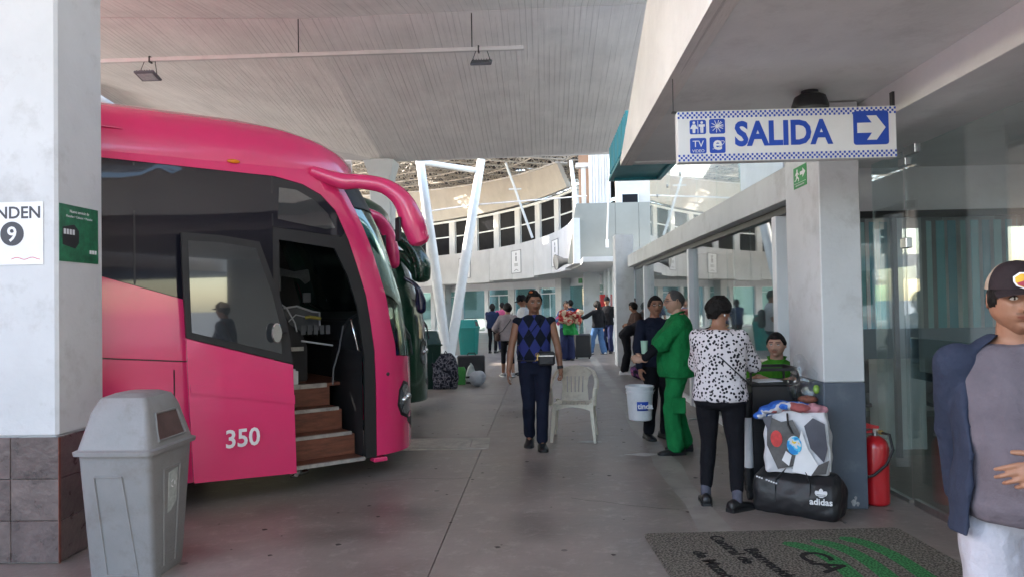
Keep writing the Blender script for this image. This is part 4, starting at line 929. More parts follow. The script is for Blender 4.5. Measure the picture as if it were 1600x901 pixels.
g.cyl(ctr,ctr+V(.2,0,-.3),.04,seg=10); g.build('steering_wheel',M['rubber'],coach)
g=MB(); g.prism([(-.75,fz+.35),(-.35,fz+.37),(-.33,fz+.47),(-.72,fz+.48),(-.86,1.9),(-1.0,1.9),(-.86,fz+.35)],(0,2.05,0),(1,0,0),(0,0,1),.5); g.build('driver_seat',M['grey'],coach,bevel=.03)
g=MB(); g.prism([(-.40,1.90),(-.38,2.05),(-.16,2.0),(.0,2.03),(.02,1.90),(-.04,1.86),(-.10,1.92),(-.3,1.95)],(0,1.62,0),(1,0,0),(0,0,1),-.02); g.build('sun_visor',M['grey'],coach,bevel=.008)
g=MB(); g.b2(-.62,-.45,1.2,1.22,1.78,2.0); g.build('ticket_card',M['grey'],coach)
g=MB(); g.b2(-.18,-.10,1.3,1.33,1.66,1.76); g.build('ticket_card',M['grey'],coach)
g=MB(); g.b2(-.60,-.32,.915,.93,1.17,1.21); g.build('grab_plate',M['nosing'],coach)
g=MB(); g.b2(-.62,-.42,.80,.99,fz,fz+.13); g.b2(-.6,-.44,.82,.97,fz+.131,fz+.15); g.build('paper_stack',M['paper'],coach)
for k in range(5): 
    g=MB(); g.b2(-.34+.065*k,-.295+.065*k,.925,.94,1.33,1.42); g.build('switch',M['grey'],coach)
g=MB(); g.tube([(-.30,.92,1.50),(-.26,.91,1.51),(-.14,.92,1.49)],.018,6); g.build('yellow_duster',mk('duster',(.30,.26,.05),.8),coach)
g=MB(); g.cyl((-.35,.90,1.27),(-.02,.90,1.21),.010,seg=6); g.build('dash_rail',M['piping'],coach)
hr=[BL(548,498,.18),BL(556,530,.18),BL(565,570,.18),BL(570,612,.20)]; g=MB(); g.tube(hr,.014,8); g.build('handrail',M['chrome'],coach,smooth=True)
hr=[BL(536,508,.5),BL(530,545,.5),BL(521,575,.5),BL(520,600,.5)]; g=MB(); g.tube(hr,.009,6); g.build('cable',M['grey'],coach)
# opened plug door, slid back along the flank
dt=-.11
def DP(px,py,t=dt): q=BL(px,py,t); return (q[0],q[2])
def dpatch(poly,name,mat,t=dt,th=.03,par=coach,step=0.,holes=()):
    g=MB(); 
    bow=lambda x,z: .0
    g.patch(poly,lambda x,z,o:(x,t+.03-o,z),holes,step,th); return g.build(name,mat,par,smooth='a')
lowp=[DP(303,754),DP(463,738),DP(461,690),DP(457,569),DP(291,529),DP(296,640)]
door=dpatch(lowp,'door',M['pink'],th=.045)
upp=[DP(291,527.5),DP(457,567.5),DP(452,525),DP(442,480),DP(405,378),DP(345,368),DP(283,363),DP(286,450)]
dpatch(upp,'door_glass_frame',M['rubber'],th=.04,par=door)
dpatch([DP(299,519),DP(440,552),DP(436,505),DP(425,460),DP(399,388),DP(345,379),DP(293,376),DP(296,450)],'door_window',M['bglass2'],t=dt-.043,th=.005,par=door)
dpatch([DP(297,613),DP(459.5,630),DP(459,616),DP(296.5,600)],'door_crease',M['pink'],t=dt-.046,th=.012,par=door)
g=MB(); c=BL(433,520,dt-.1); g.tube([c+V(0,.012,0),c,c-V(0,.008,0)],[(.085,.045),(.085,.045),(.075,.038)],20,up=(0,0,1)); g.build('door_mirror',M['chrome'],door,smooth='a')
g=MB(); g.cyl(c+V(.02,.01,0),c+V(.10,.05,.0),.008,seg=6); g.build('mirror_stalk',M['rubber'],door)
q=BL(351.5,699.5,dt-.047); M['white350']=mk('vinyl_white',(.8,.78,.8),.4,.04); q2=BL(412.5,699.5,dt-.047); hgt=BL(352,672,dt-.047)[2]-q[2]
tx=text('350',hgt/.70,M['white350'],door,q,(1,0,0),(0,0,1),.002,'LEFT',bold=.004,sx=(q2[0]-q[0])/(hgt/.70*1.66))
g=MB(); g.tube([BL(455,744,.05),BL(490,728,.2)],.014,6); g.tube([BL(463,741,-.05),BL(480,736,.1)],.02,6); g.build('door_arm',M['chrome'],door)
g=MB(); c=BL(592,716,.02); g.box(c,(.14,.1,.04),None,.008); g.build('tow_cover',M['pink'],coach)
# mirrors
def mirror(t,pxs,name,mat,rad,root=P0,par=coach,start=None):
    pts=[BL(px,py,tt,root) for (px,py,tt) in pxs]
    if start is not None: pts=[V(*s_) for s_ in start]+pts
    # smooth with Catmull-Rom
    P_=[];Rr=[]
    for i in range(len(pts)-1):
        p0,p1,p2,p3=pts[max(i-1,0)],pts[i],pts[i+1],pts[min(i+2,len(pts)-1)]
        for k in range(4):
            u=k/4; P_.append(.5*((2*p1)+(-p0+p2)*u+(2*p0-5*p1+4*p2-p3)*u*u+(-p0+3*p1-3*p2+p3)*u**3)); a,b=rad[i],rad[i+1]; Rr.append((a[0]+(b[0]-a[0])*u,a[1]+(b[1]-a[1])*u))
    P_.append(pts[-1]); Rr.append(rad[-1]); P_.append(pts[-1]+nrm(pts[-1]-P_[-2])*.03); Rr.append((rad[-1][0]*.75,rad[-1][1]*.75)); P_.append(P_[-1]+nrm(pts[-1]-P_[-3])*.02); Rr.append((rad[-1][0]*.3,rad[-1][1]*.3))
    g=MB(); g.tube(P_,Rr,16,up=(0,1,0)); return g.build(name,mat,par,smooth='a'),P_
m1,pth=mirror(-.2,[(533,283,-.05),(562,284,-.12),(600,291,-.22),(628,312,-.30),(645,348,-.33),(655,376,-.33)],'mirror_arm',M['pink'],[(.07,.05),(.07,.075),(.062,.068),(.066,.072),(.085,.09),(.105,.115),(.11,.10)],start=[sc_(-.52,.06,2.79)])
g=MB(); c=BL(636,355,-.33); g.box(c+V(-.075,.03,-.02),(.02,.10,.22),None,.01); g.build('mirror_glass',M['rubber'],m1)
m2,_=mirror(2.7,[(571,332,2.7),(590,341,2.8),(605,362,2.85),(613,392,2.85),(616,414,2.85)],'mirror_arm',M['pink'],[(.08,.1),(.08,.1),(.06,.075),(.08,.075),(.10,.08),(.10,.08),(.08,.07)],start=[sc_(.05,2.35,2.80),sc_(.6,2.5,3.0)])
g=MB(); c=BL(598,392,2.85); g.box(c,(.03,.18,.42),None,.01); g.build('mirror_glass',M['rubber'],m2)
# neighbouring green coach
P1=P0+Tb*3.12+Ub*1.93
gc,_,_=make_coach('coach','dark green coach parked beyond the pink one with drooping green mirror','coach',P1,M['green'],hero=False)
ga,_=mirror(0,[(603,366,0.1),(628,375,0),(647,392,-.1),(657,415,-.15),(658,436,-.15)],'mirror_arm',M['green'],[(.12,.10),(.12,.12),(.13,.10),(.13,.12),(.14,.15),(.12,.13)],root=P1,par=gc,start=[sc_(-.5,.25,2.85)])
gb,_=mirror(0,[(606,391,.2),(632,402,.0),(650,425,-.1)],'mirror_arm',M['green'],[(.09,.08),(.06,.06),(.08,.08),(.08,.07)],root=P1,par=gc,start=[sc_(-.2,.35,2.6)])
gn,_=mirror(0,[(650,446,-.12),(657,468,-.12),(658,484,-.12)],'lower_mirror',M['navy'],[(.03,.03),(.03,.03),(.06,.08),(.06,.07)],root=P1,par=gc,start=[BL(626,431,.1,P1)])
# ================================================================ people
def skin(name,col):
    m=mk(name,col,.48,.08,25,bump=.12,bs=90,attr='Col',spec=.4)
    m.node_tree.nodes['Principled BSDF'].inputs['Subsurface Weight'].default_value=.08; m.node_tree.nodes['Principled BSDF'].inputs['Subsurface Radius'].default_value=(.02,.008,.004)
    return m
M['skin']=skin('skin_tan',(.30,.15,.092)); M['skin2']=skin('skin_light_tan',(.46,.27,.19)); M['skin3']=skin('skin_dark_tan',(.27,.13,.08))
M['eyew']=mk('eye_white',(.65,.62,.58),.25,.02); M['iris']=mk('iris_brown',(.03,.015,.01),.15,.02); M['hair']=mk('hair_black',(.010,.008,.007),.62,.4,60,bump=1,bs=85,stretch=(1,1,.25),spec=.2); M['hairg']=mk('hair_greying',(.05,.045,.042),.6,.3,60,bump=.8,bs=70)
def rotx(a): c,s=math.cos(a),math.sin(a); return np.array([[1,0,0],[0,c,-s],[0,s,c]])
def rotz(a): c,s=math.cos(a),math.sin(a); return np.array([[c,-s,0],[s,c,0],[0,0,1]])
def ik(a,b,L1,L2,hint):
    a=V(*a);b=V(*b); d=b-a; D=np.linalg.norm(d)
    if D>(L1+L2)*.995: b=a+d/D*(L1+L2)*.995; d=b-a; D=np.linalg.norm(d)
    x=(L1*L1-L2*L2+D*D)/(2*D); h=math.sqrt(max(L1*L1-x*x,0)); u=d/D; hn=V(*hint); hn=hn-u*(hn@u); hn=nrm(hn); return a+u*x+hn*h,b
def head_pts(th,ph,fat=0.):
    """unit head, y forward; th azimuth from front, ph elevation; arrays"""
    x=np.cos(ph)*np.sin(th); y=np.cos(ph)*np.cos(th); z=np.sin(ph)
    X=.0745*x; Y=np.where(y>0,.090,.100)*y; Z=np.where(z>0,.112,.118)*z
    # squarer cranium, tapering jaw
    X*=1+.06*np.cos(2*ph); low=np.clip(-Z/.118,0,1)
    X*=1-.30*low**1.6+fat*.12*np.exp(-((Z+.05)/.03)**2); Y=np.where(Y>0,Y*(1-.05*low)+.012*low**2,Y*(1-.50*low**1.1))
    Y=np.where((Y>0)&(Z>.05),Y*(1-.6*(Z-.05)),Y)
    f=(y>0)*np.clip(y*1.5,0,1)
    G2=lambda cx,cz,sx,sz: np.exp(-((X-cx)/sx)**2-((Z-cz)/sz)**2)
    dy=0
    rz=np.clip((.034-Z)/.056,0,1)*(Z>-.036)*1.; rz=np.where(Z<-.022,np.clip((Z+.036)/.014,0,1),rz)
    dy=dy+.026*np.exp(-(X/(.0085+.004*np.clip((.03-Z)/.05,0,1)))**2)*rz**.9
    dy=dy+.011*(G2(.0135,-.022,.006,.008)+G2(-.0135,-.022,.006,.008))
    dy=dy-.013*(G2(.031,.014,.015,.011)+G2(-.031,.014,.015,.011))
    dy=dy+.006*(G2(.03,.036,.022,.007)+G2(-.03,.036,.022,.007)+G2(0,.036,.01,.01)*.6)
    dy=dy+.005*(G2(.046,-.010,.015,.016)+G2(-.046,-.010,.015,.016))+fat*.006*(G2(.04,-.045,.02,.02)+G2(-.04,-.045,.02,.02))
    dy=dy+.009*G2(0,-.0475,.024,.011)-.005*np.exp(-((Z+.0485)/.0022)**2-(X/.022)**2)-.006*G2(0,-.066,.02,.006)
    dy=dy+.009*G2(0,-.088,.018,.014)
    Y=Y+dy*f
    return np.stack([X,Y,Z],-1)
def grid(nu,nv,phmin=-PI/2,warp=.45):
    u=np.linspace(-1,1,nu+1)[:-1]; th=PI*(u*(1-warp)+warp*np.sign(u)*np.abs(u)**2.2) # denser toward the face
    ph=np.linspace(phmin,PI/2,nv+1); return th,ph
def head_mesh(mb,c,A,k,fine=True,fat=0.):
    nu,nv=(112,84) if fine else (64,44)
    th,ph=grid(nu,nv); ph=ph[1:-1]; T,P_=np.meshgrid(th,ph); pts=head_pts(T,P_,fat).reshape(-1,3)*k
    pts=pts@A.T+c; n=nu; fs=[]
    m=len(ph)
    for i in range(m-1):
        for j in range(n): a=i*n+j; b=i*n+(j+1)%n; fs.append((a,b,b+n,a+n))
    fs.append(tuple(range(n-1,-1,-1))); fs.append(tuple((m-1)*n+j for j in range(n)))
    mb.add(pts,fs)
def hair_mesh(c,A,k,thick=.012,line=.062,side=.005,back=-.055,lump=.0,fine=True,sideang=1.15):
    nu,nv=(80,56) if fine else (56,36)
    u=np.linspace(-PI,PI,nu+1)[:-1]; ph=np.linspace(-.6,PI/2-.02,nv+1); T,P_=np.meshgrid(u,ph)
    base=head_pts(T,P_); 
    # clear the face relief for the cap
    a=np.abs(T); lim=np.where(a<.75,line,np.where(a<sideang,line-(line-side)*(a-.75)/(sideang-.75),np.where(a<1.9,side-(.02*(a-sideang)),side-.02*(1.9-sideang)+(back-side)*(np.clip((a-1.9)/.6,0,1)))))
    z=base[...,2]; inside=z>lim
    e=np.clip((z-lim)/.02,0,1); nrmv=base/np.linalg.norm(base,axis=-1,keepdims=True)
    q=base.reshape(-1,3); nn=(nz(q,70)*.4+nz(q,160)*.35).reshape(z.shape)
    t=(thick*(.25+.75*e**.6)+ (lump+.003)*nn*e)
    out=base+nrmv*t[...,None]; inn=base-nrmv*.006
    idx=-np.ones(z.shape,int); vs=[]; vi=[]
    mb=MB(); NV,NU=z.shape
    vs=np.concatenate([out.reshape(-1,3),inn.reshape(-1,3)])*k@A.T+c; fs=[]; N=NV*NU; cnt={}
    for i in range(NV-1):
        for j in range(NU):
            j2=(j+1)%NU
            if inside[i+1,j] and inside[i+1,j2]:
                f=(i*NU+j,i*NU+j2,(i+1)*NU+j2,(i+1)*NU+j); fs.append(f); fs.append(tuple(x+N for x in reversed(f)))
                for a_,b_ in zip(f,f[1:]+f[:1]): cnt[(a_,b_)]=1
    for (a_,b_) in list(cnt):
        if (b_,a_) not in cnt: fs.append((b_,a_,a_+N,b_+N))
    used=sorted({i for f in fs for i in f}); mp_={o:i for i,o in enumerate(used)}
    mb.add(vs[used],[tuple(mp_[i] for i in f) for f in fs]); return mb
def hand(mb,W,d,n,th,k,curl=25,spread=.06,curls=None):
    d=nrm(d); n=nrm(np.array(n)-d*(np.array(n)@d)); th=np.cross(n,d)*np.sign(np.cross(n,d)@np.array(th) or 1); A=np.array([th,d,n])
    mb.cap(W-d*.03*k,W+d*.02*k,.026*k,.026*k,10)
    mb.ell(W+d*.048*k,(.041*k,.052*k,.0165*k),A,14,10); mb.ell(W+d*.035*k+th*.022*k-n*.006*k,(.018*k,.034*k,.015*k),A,10,8)
    Ls=(.070,.080,.074,.058); 
    for i,(x,L) in enumerate(zip((.031,.0105,-.0105,-.030),Ls)):
        p=W+d*(.086-(.004 if i in(0,2) else .014 if i==3 else 0))*k+th*x*k; c_=(curls[i] if curls else curl*(1+.15*i)); 
        dd=nrm(d+th*x/.03*spread); 
        for q,(fr,r0,r1) in enumerate(((.44,.0092,.0085),(.31,.0084,.0078),(.25,.0076,.0064))):
            a=R(c_*(.55 if q==0 else 1)); # curl toward the palm (-n)
            nn=nrm(n-dd*(n@dd)) if q==0 else nn2
            dd2=dd*math.cos(a)-nn*math.sin(a); nn2=nn*math.cos(a)+dd*math.sin(a); e=p+dd2*L*fr*k; mb.cap(p,e,r0*k,r1*k,8); p=e; dd=dd2
    p=W+d*.022*k+th*.030*k-n*.006*k; dd=nrm(d*.62+th*.72-n*.35); e=p+dd*.040*k; mb.cap(p,e,.0125*k,.0105*k,8); dd=nrm(d*.85+th*.35-n*.45); e2=e+dd*.032*k; mb.cap(e,e2,.0105*k,.0085*k,8)
def loft(mb,rings,T,n=20):
    rs=[]
    for z,rx,ry,yo in rings: rs.append([T(V(rx*math.cos(2*PI*j/n)*(1+.06*math.cos(4*PI*j/n)),yo+ry*math.sin(2*PI*j/n),z)) for j in range(n)])
    mb.rings(rs)
def shoe(par,pos,yaw,k,mat,sole,pitch=0.,name='shoe',lace=None,high=0.):
    A=rotz(yaw)@rotx(pitch); pos=V(*pos); k=k*1.13
    prof=[(-.085,.026,.060),(-.075,.034,.078),(-.04,.037,.088+high),(.0,.038,.086+high),(.04,.042,.064),(.09,.047,.050),(.13,.043,.042),(.16,.030,.033),(.172,.012,.020)]
    g=MB(); rs=[]
    for y,wd,h in prof:
        r=[]
        for j in range(14):
            a=2*PI*j/14; x=wd*math.cos(a); z=h*.5+h*.5*math.sin(a); z=max(z,.012) if math.sin(a)<0 else z; r.append(pos+A@(V(x,y,z)*k))
        rs.append(r)
    g.rings(rs); s=g.build(name,mat,par,smooth='a',ang=60)
    g=MB(); rs=[]
    for y,wd,h in prof:
        wd+=.004; r=[pos+A@(V(x,y*1.02,z)*k) for x,z in((-wd,.0),(wd,.0),(wd*1.0,.022),(-wd*1.0,.022))]; rs.append(r)
    g.rings(rs); g.build('sole',sole,s)
    return s
def person(label,pos,head,H=1.70,girth=1.,belly=0.,lean=0.,twist=0.,handL=None,handR=None,hintL=(-.6,-.7,-.2),hintR=(.6,-.7,-.2),footL=(-.10,0.,0),footR=(.10,0.,0),toeL=.15,toeR=-.15,
           turn=0.,nod=0.,hl=None,hr=None,curl=22,curlsR=None,curlsL=None,skinm='skin',top=None,legs=None,shoes=None,hair=dict(),hat=None,fine=False,group=None,hipdz=0.,cap_=None,glasses=False,fat=0.,female=False,stache=0.,kneeh=(0,1,0),name='person',vox=None,hairmat='hair',necklen=0.,HS=1.07):
    """pos: floor point, head: world direction faced; hands/feet are given in the person's own frame (x to his right, y ahead)"""
    k=H/1.70; rz=math.atan2(-head[0],head[1]); root=thing(name,label,'person',(pos[0],pos[1],0),rz,group)
    vox=vox or (.011 if fine else .015)
    hipz=.90*k+hipdz
    ln=R(lean); RX=rotx(-ln)@rotz(R(twist)); hipc=V(0,0,hipz)
    def T(p): 
        p=np.array(p,float); q=p*1.; z=p[2]
        t=min(max((z-.86*k)/(.22*k),0),1); Rt=rotx(-ln*t)@rotz(R(twist)*t)
        base=V(0,0,.90*k); return Rt@(q-base)+V(0,0,hipz) if t>0 else q-base+V(0,0,hipz)
    gx=girth; sw=(.185 if not female else .165)*k*(.6+.4*gx)
    shz=1.372*k
    SL,SR=T(V(-sw,0,shz)),T(V(sw,0,shz))
    L1,L2=.285*k,.255*k
    if handL is None: handL=(SL[0]-.10*k,SL[1]+.03,SL[2]-.52*k)
    if handR is None: handR=(SR[0]+.10*k,SR[1]+.03,SR[2]-.52*k)
    EL,WL=ik(SL,handL,L1,L2,hintL); ER,WR=ik(SR,handR,L1,L2,hintR)
    HL,HR=V(-.088*k*(.5+.5*gx),0,hipz-.0),V(.088*k*(.5+.5*gx),0,hipz-.0)
    AL,AR=V(footL[0],footL[1],.085*k+footL[2]),V(footR[0],footR[1],.085*k+footR[2])
    KL,AL=ik(HL,AL,.425*k,.405*k,kneeh); KR,AR=ik(HR,AR,.425*k,.405*k,kneeh)
    neck0=T(V(0,-.015*k,1.40*k)); neck1=T(V(0,.005*k,1.50*k)); hd=rotx(-ln*.5)@rotz(R(turn)+R(twist))@rotx(R(nod)*-1)
    Hc=T(V(0,.0,1.50*k))+rotx(-ln*.5)@V(0,.022*k,.085*k)
    kh=k*HS
    # ---- body
    mb=MB(); tors=[(.80,.10,.08,0),(.86,.155*gx,.105*gx,-.01),(.93,.165*gx,.115*gx,-.01),(1.03,(.135 if female else .145)*gx,.10*gx+belly*.5,belly*.5),(1.12,.142*gx,.105*gx+belly*.4,belly*.4),(1.24,.155*gx,.112*gx,.0),(1.34,.165*gx,.105*gx,-.01),(1.41,.13*gx,.085*gx,-.015),(1.45,.06,.06,-.015)]
    loft(mb,[(a*k,b*k,c*k,d*k) for a,b,c,d in tors],T)
    mb.cap(neck0,T(V(0,.008*k,1.53*k)),.062*k,.056*k)
    for S,E,W in((SL,EL,WL),(SR,ER,WR)):
        ar=.9+.1*gx; mb.cap(S,E,.052*k*ar,.040*k*ar); mb.cap(E,E+(W-E)*.35,.040*k*ar,.041*k*ar); mb.cap(E+(W-E)*.3,W,.040*k*ar,.027*k)
    for Hh,K,A_ in((HL,KL,AL),(HR,KR,AR)): mb.cap(Hh,K,.085*k*gx,.055*k); mb.cap(K,K+(A_-K)*.35,.054*k,.055*k); mb.cap(K+(A_-K)*.3,A_,.054*k,.037*k)
    for A_,yw in((AL,toeL),(AR,toeR)): f=rotz(yw)@V(0,.06*k,-.045*k); mb.cap(A_,A_+f,.030*k,.020*k)
    body=remesh(mb,vox,3)
    hm=MB(); head_mesh(hm,Hc,hd,kh,fine,fat)
    for sx in(-1,1):   # ears
        e=Hc+hd@(V(sx*.074,-.012,.000)*kh); Ax=hd@rotz(sx*-.35); 
        hm.ell(e,(.007*kh,.017*kh,.030*kh),(Ax[:,0],Ax[:,1],Ax[:,2]),8,8)
        hm.tube([e+Ax@(V(sx*.008,.013*math.cos(t),.026*math.sin(t))*kh) for t in np.linspace(-.9,4.2,9)],.0042*kh,5)
    ha=MB()
    for sg,W,E,spec,cu in((-1,WL,EL,hl,curlsL),(1,WR,ER,hr,curlsR)):
        d=nrm(W-E); n=V(sg,0,0); t_=V(0,1,0)
        if spec: d=V(*spec[0]) if spec[0] is not None else d; n=V(*spec[1]); t_=V(*spec[2])
        hh=MB(); hand(hh,W,d,n,t_,k*.98,curl,curls=cu); ha.add(hh.v,hh.f)
    hands=remesh(ha,.0042 if fine else .006,2)
    bm_=join_me([body,hm.mesh('h'),hands],'body')
    n=len(bm_.vertices); a=np.zeros(n*3); bm_.vertices.foreach_get('co',a); a=a.reshape(-1,3); q=(a-Hc)@hd/kh; x,y,z=q.T
    col=np.ones((n,4)); near=(np.abs(z)<.13)&(np.abs(x)<.085)&(y>.0)
    def mul(mask,c): 
        mask=np.clip(mask,0,1)[:,None]*near[:,None]; col[:,:3]*=(1-mask)+mask*np.array(c)
    brow=np.exp(-((z-.0385+.35*np.maximum(np.abs(x)-.034,0))/.0042)**4)*(np.abs(x)>.011)*(np.abs(x)<.052); mul(brow,(.10,.09,.09))
    lipw=np.clip(1-(x/.027)**2,0,1); mul(np.exp(-((z+.0485)/(.0085*lipw+.0005))**4)*(np.abs(x)<.026)*(y>.04),(.80,.50,.50) if not female else (.85,.38,.40)); mul(np.exp(-((z+.0487)/.0018)**2)*(np.abs(x)<.024),(.25,.18,.18))
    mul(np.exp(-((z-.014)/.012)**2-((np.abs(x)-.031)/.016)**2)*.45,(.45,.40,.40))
    if stache: mul(stache*np.exp(-((z+.037-.0*x)/.0045)**4)*(np.abs(x)<.027)*(y>.05),(.18,.16,.16)); mul(stache*.6*np.exp(-((z+.093)/.022)**4)*(np.abs(x)<.03)*(y>.04),(.35,.32,.32)); mul(stache*.35*np.clip((-.02-z)/.03,0,1),(.6,.56,.55))
    mul(.8*((np.abs(np.abs(x)-.0085)<.003)&(np.abs(z+.029)<.003)&(y>.09)),(.2,.15,.15))
    at=bm_.color_attributes.new('Col','FLOAT_COLOR','POINT'); at.data.foreach_set('color',col.ravel())
    link('body',bm_,M[skinm],root,smooth=True)
    # eyes
    for sx in(-1,1):
        g=MB(); ec=V(sx*.031,.0735,.0145)
        g.ell(Hc+hd@(ec*kh),(.0135*kh,.0095*kh,.0075*kh),(hd[:,0],hd[:,1],hd[:,2]),14,10); e=g.build('eye',M['eyew'],root,smooth=True)
        g=MB(); g.ell(Hc+hd@((ec+V(0,.0058,0))*kh),(.0058*kh,.0042*kh,.0060*kh),(hd[:,0],hd[:,1],hd[:,2]),10,8); g.build('iris',M['iris'],e,smooth=True)
        g=MB(); g.tube([Hc+hd@(V(sx*.031+.015*t,.0800-.0045*t*t-.0,.0145+.0085*(1-t*t)-.001)*kh) for t in np.linspace(-1,1,9)],.0019*kh,5); g.build('eyelid',M['hair'],e)
    # hair / headgear
    hm_=M[hairmat]
    if hair is not None:
        hk=dict(thick=.012,line=.066,side=.0,back=-.06,lump=.0,fine=fine); hk.update({a:b for a,b in hair.items() if a not in('bun','long')}); h=hair_mesh(Hc,hd,kh*1.005,**hk); ho=h.build('hair',hm_,root,smooth=True)
        if hair.get('long'):
            g=MB(); L=hair['long']; g.tube([Hc+hd@(V(0,-.055,.05)*kh),Hc+hd@(V(0,-.085,-.03)*kh),Hc+hd@(V(0,-.075,-.03-L*.5)*kh),Hc+hd@(V(0,-.07,-.03-L)*kh)],[(.06*kh,.05*kh),(.05*kh,.075*kh),(.04*kh,.075*kh),(.015*kh,.05*kh)],14,up=(0,1,0)); me=remesh(g,.012,2,lambda p:nz(p,60),.004); link('back_hair',me,hm_,root,smooth=True)
        if hair.get('bun'): g=MB(); b_=hair['bun']; g.ell(Hc+hd@(V(0,b_[0],b_[1])*kh),(b_[2],b_[2],b_[2])); link('hair_bun',remesh(g,.008,1,lambda p:nz(p,90),.006),hm_,root,smooth=True)
    if cap_:
        c1=cap_['mat']; cp=MB(); NU=40; rows=[]
        for i in range(11):
            ph_=PI/2*i/10; r=math.cos(ph_)**.75; rows.append([Hc+hd@(V(.088*r*math.sin(2*PI*j/NU),.103*r*math.cos(2*PI*j/NU)-.006,.042+(.095 if math.cos(2*PI*j/NU)>0 else .085)*math.sin(ph_)*(1+.04*math.cos(2*PI*j/NU)))*kh) for j in range(NU)])
        low=[[Hc+hd@(V(.082*math.sin(2*PI*j/NU),.097*math.cos(2*PI*j/NU)-.006,.042)*kh) for j in range(NU)]]
        cp.rings(low+rows); cp.mi=[ (1 if (cap_.get('mesh') and (((f[0]%NU)/NU)>.22 and ((f[0]%NU)/NU)<.78)) else 0) for f in cp.f]
        cr=cp.build('cap_crown',[c1,cap_.get('mesh') or c1],root,smooth='a',ang=50)
        g=MB(); top_=[];bt=[]; nn_=12
        for i in range(5):
            for j in range(nn_+1):
                t=-1+2*j/nn_; a=t*1.15; f=i/4; x=.083*math.sin(a)*(1+.05*f); y=.094*math.cos(a)+f*.072*math.cos(t*1.2)**.6-.004; z=.048-.012*f-.012*t*t-.006*f*t*t
                top_.append(Hc+hd@(V(x,y,z)*kh)); bt.append(Hc+hd@(V(x,y,z-.004)*kh))
        N=len(top_); fs=[]
        for i in range(4):
            for j in range(nn_): a=i*(nn_+1)+j; fs.append((a,a+1,a+nn_+2,a+nn_+1)); fs.append((N+a,N+a+nn_+1,N+a+nn_+2,N+a+1))
        for j in range(nn_): a=4*(nn_+1)+j; fs.append((a,a+1,N+a+1,N+a))
        for i in range(4): a=i*(nn_+1); fs.append((a+nn_+1,a,N+a,N+a+nn_+1)); a+=nn_; fs.append((a,a+nn_+1,N+a+nn_+1,N+a))
        g.add(top_+bt,fs); g.build('cap_bill',cap_.get('bill',c1),root,smooth='a')
        if cap_.get('patch'):
            g=MB(); 
            def cm(x,z): 
                a=x/.10; return Hc+hd@(V(.0905*math.sin(a),.1055*math.cos(a)-.006-.20*max(z-.075,0),z)*kh)
            for nm,mt,poly,e in(('cap_patch',M['patchy'],[(-.038,.070),(-.030,.058),(0,.046),(.030,.058),(.038,.070),(.038,.084),(.02,.096),(-.02,.096),(-.038,.084)],.004),('patch_border',M['paper'],None,.002)):
                if poly is None: poly=[(x*1.14,.071+(z-.071)*1.18) for x,z in[(-.038,.070),(-.030,.058),(0,.046),(.030,.058),(.038,.070),(.038,.084),(.02,.096),(-.02,.096),(-.038,.084)]]
                g=MB(); g.patch(poly,lambda x,z,o:cm(x,z)+hd@V(0,e+o,.0),(),.012,.002); pa=g.build(nm,mt,root)
            g=MB(); g.patch([(-.034,.066),(-.028,.059),(0,.049),(.028,.059),(.034,.066),(.015,.072),(0,.082),(-.012,.074),(-.02,.070)],lambda x,z,o:cm(x,z)+hd@V(0,.006+o,0),(),.012,.0015); g.build('patch_mountain',M['patchr'],root)
            g=MB(); g.patch([(-.012,.056),(.0,.060),(.012,.056),(.004,.068),(-.004,.068)],lambda x,z,o:cm(x,z)+hd@V(0,.0078+o,0),(),.012,.001); g.build('patch_figure',M['paper'],root)
    if glasses:
        g=MB()
        for sx in(-1,1):
            cc=Hc+hd@(V(sx*.032,.100,.012)*kh); g.tube([cc+hd@(V(.022*math.cos(t),0,.015*math.sin(t))*kh) for t in np.linspace(0,2*PI,17)[:-1]],.0016*kh,5,closed=True)
            g.tube([Hc+hd@(V(sx*.054,.098,.016)*kh),Hc+hd@(V(sx*.078,.05,.016)*kh),Hc+hd@(V(sx*.080,-.01,.014)*kh)],.0016*kh,5)
        g.tube([Hc+hd@(V(-.010,.101,.014)*kh),Hc+hd@(V(.010,.101,.014)*kh)],.0016*kh,5); g.build('glasses',M['rubber'],root)
    # ---- clothes
    fold=lambda p:nz(p*np.array([1,1,.8]),17)*.6+nz(p*np.array([1,1,.55]),42)*.4
    if top:
        lo=top.get('loose',.0); hem=top.get('hem',.86); mb=MB(); b2=belly
        R_=[(hem,.168*gx+lo*1.2,.118*gx+lo+b2*.35,b2*.3-.005),(hem+.05,.172*gx+lo*1.2,.122*gx+lo+b2*.5,b2*.45-.005),(1.03,.156*gx+lo,.112*gx+lo*.9+b2*.6,b2*.5),(1.12,.158*gx+lo*.9,.117*gx+lo*.8+b2*.5,b2*.4),(1.24,.172*gx+lo*.7,.124*gx+lo*.6+b2*.15,.0),(1.34,.182*gx+lo*.5,.117*gx+lo*.4,-.01),(1.40,.160*gx+lo*.2,.10*gx+lo*.2,-.015),(1.435,.105*gx,.082,-.015),(top.get('neck',1.455),.070,.068,-.012)]
        loft(mb,[(a*k,b*k,c*k,d*k) for a,b,c,d in R_],T,24)
        sl=top.get('sleeve','short'); sr=top.get('sr',.018)+lo*.3
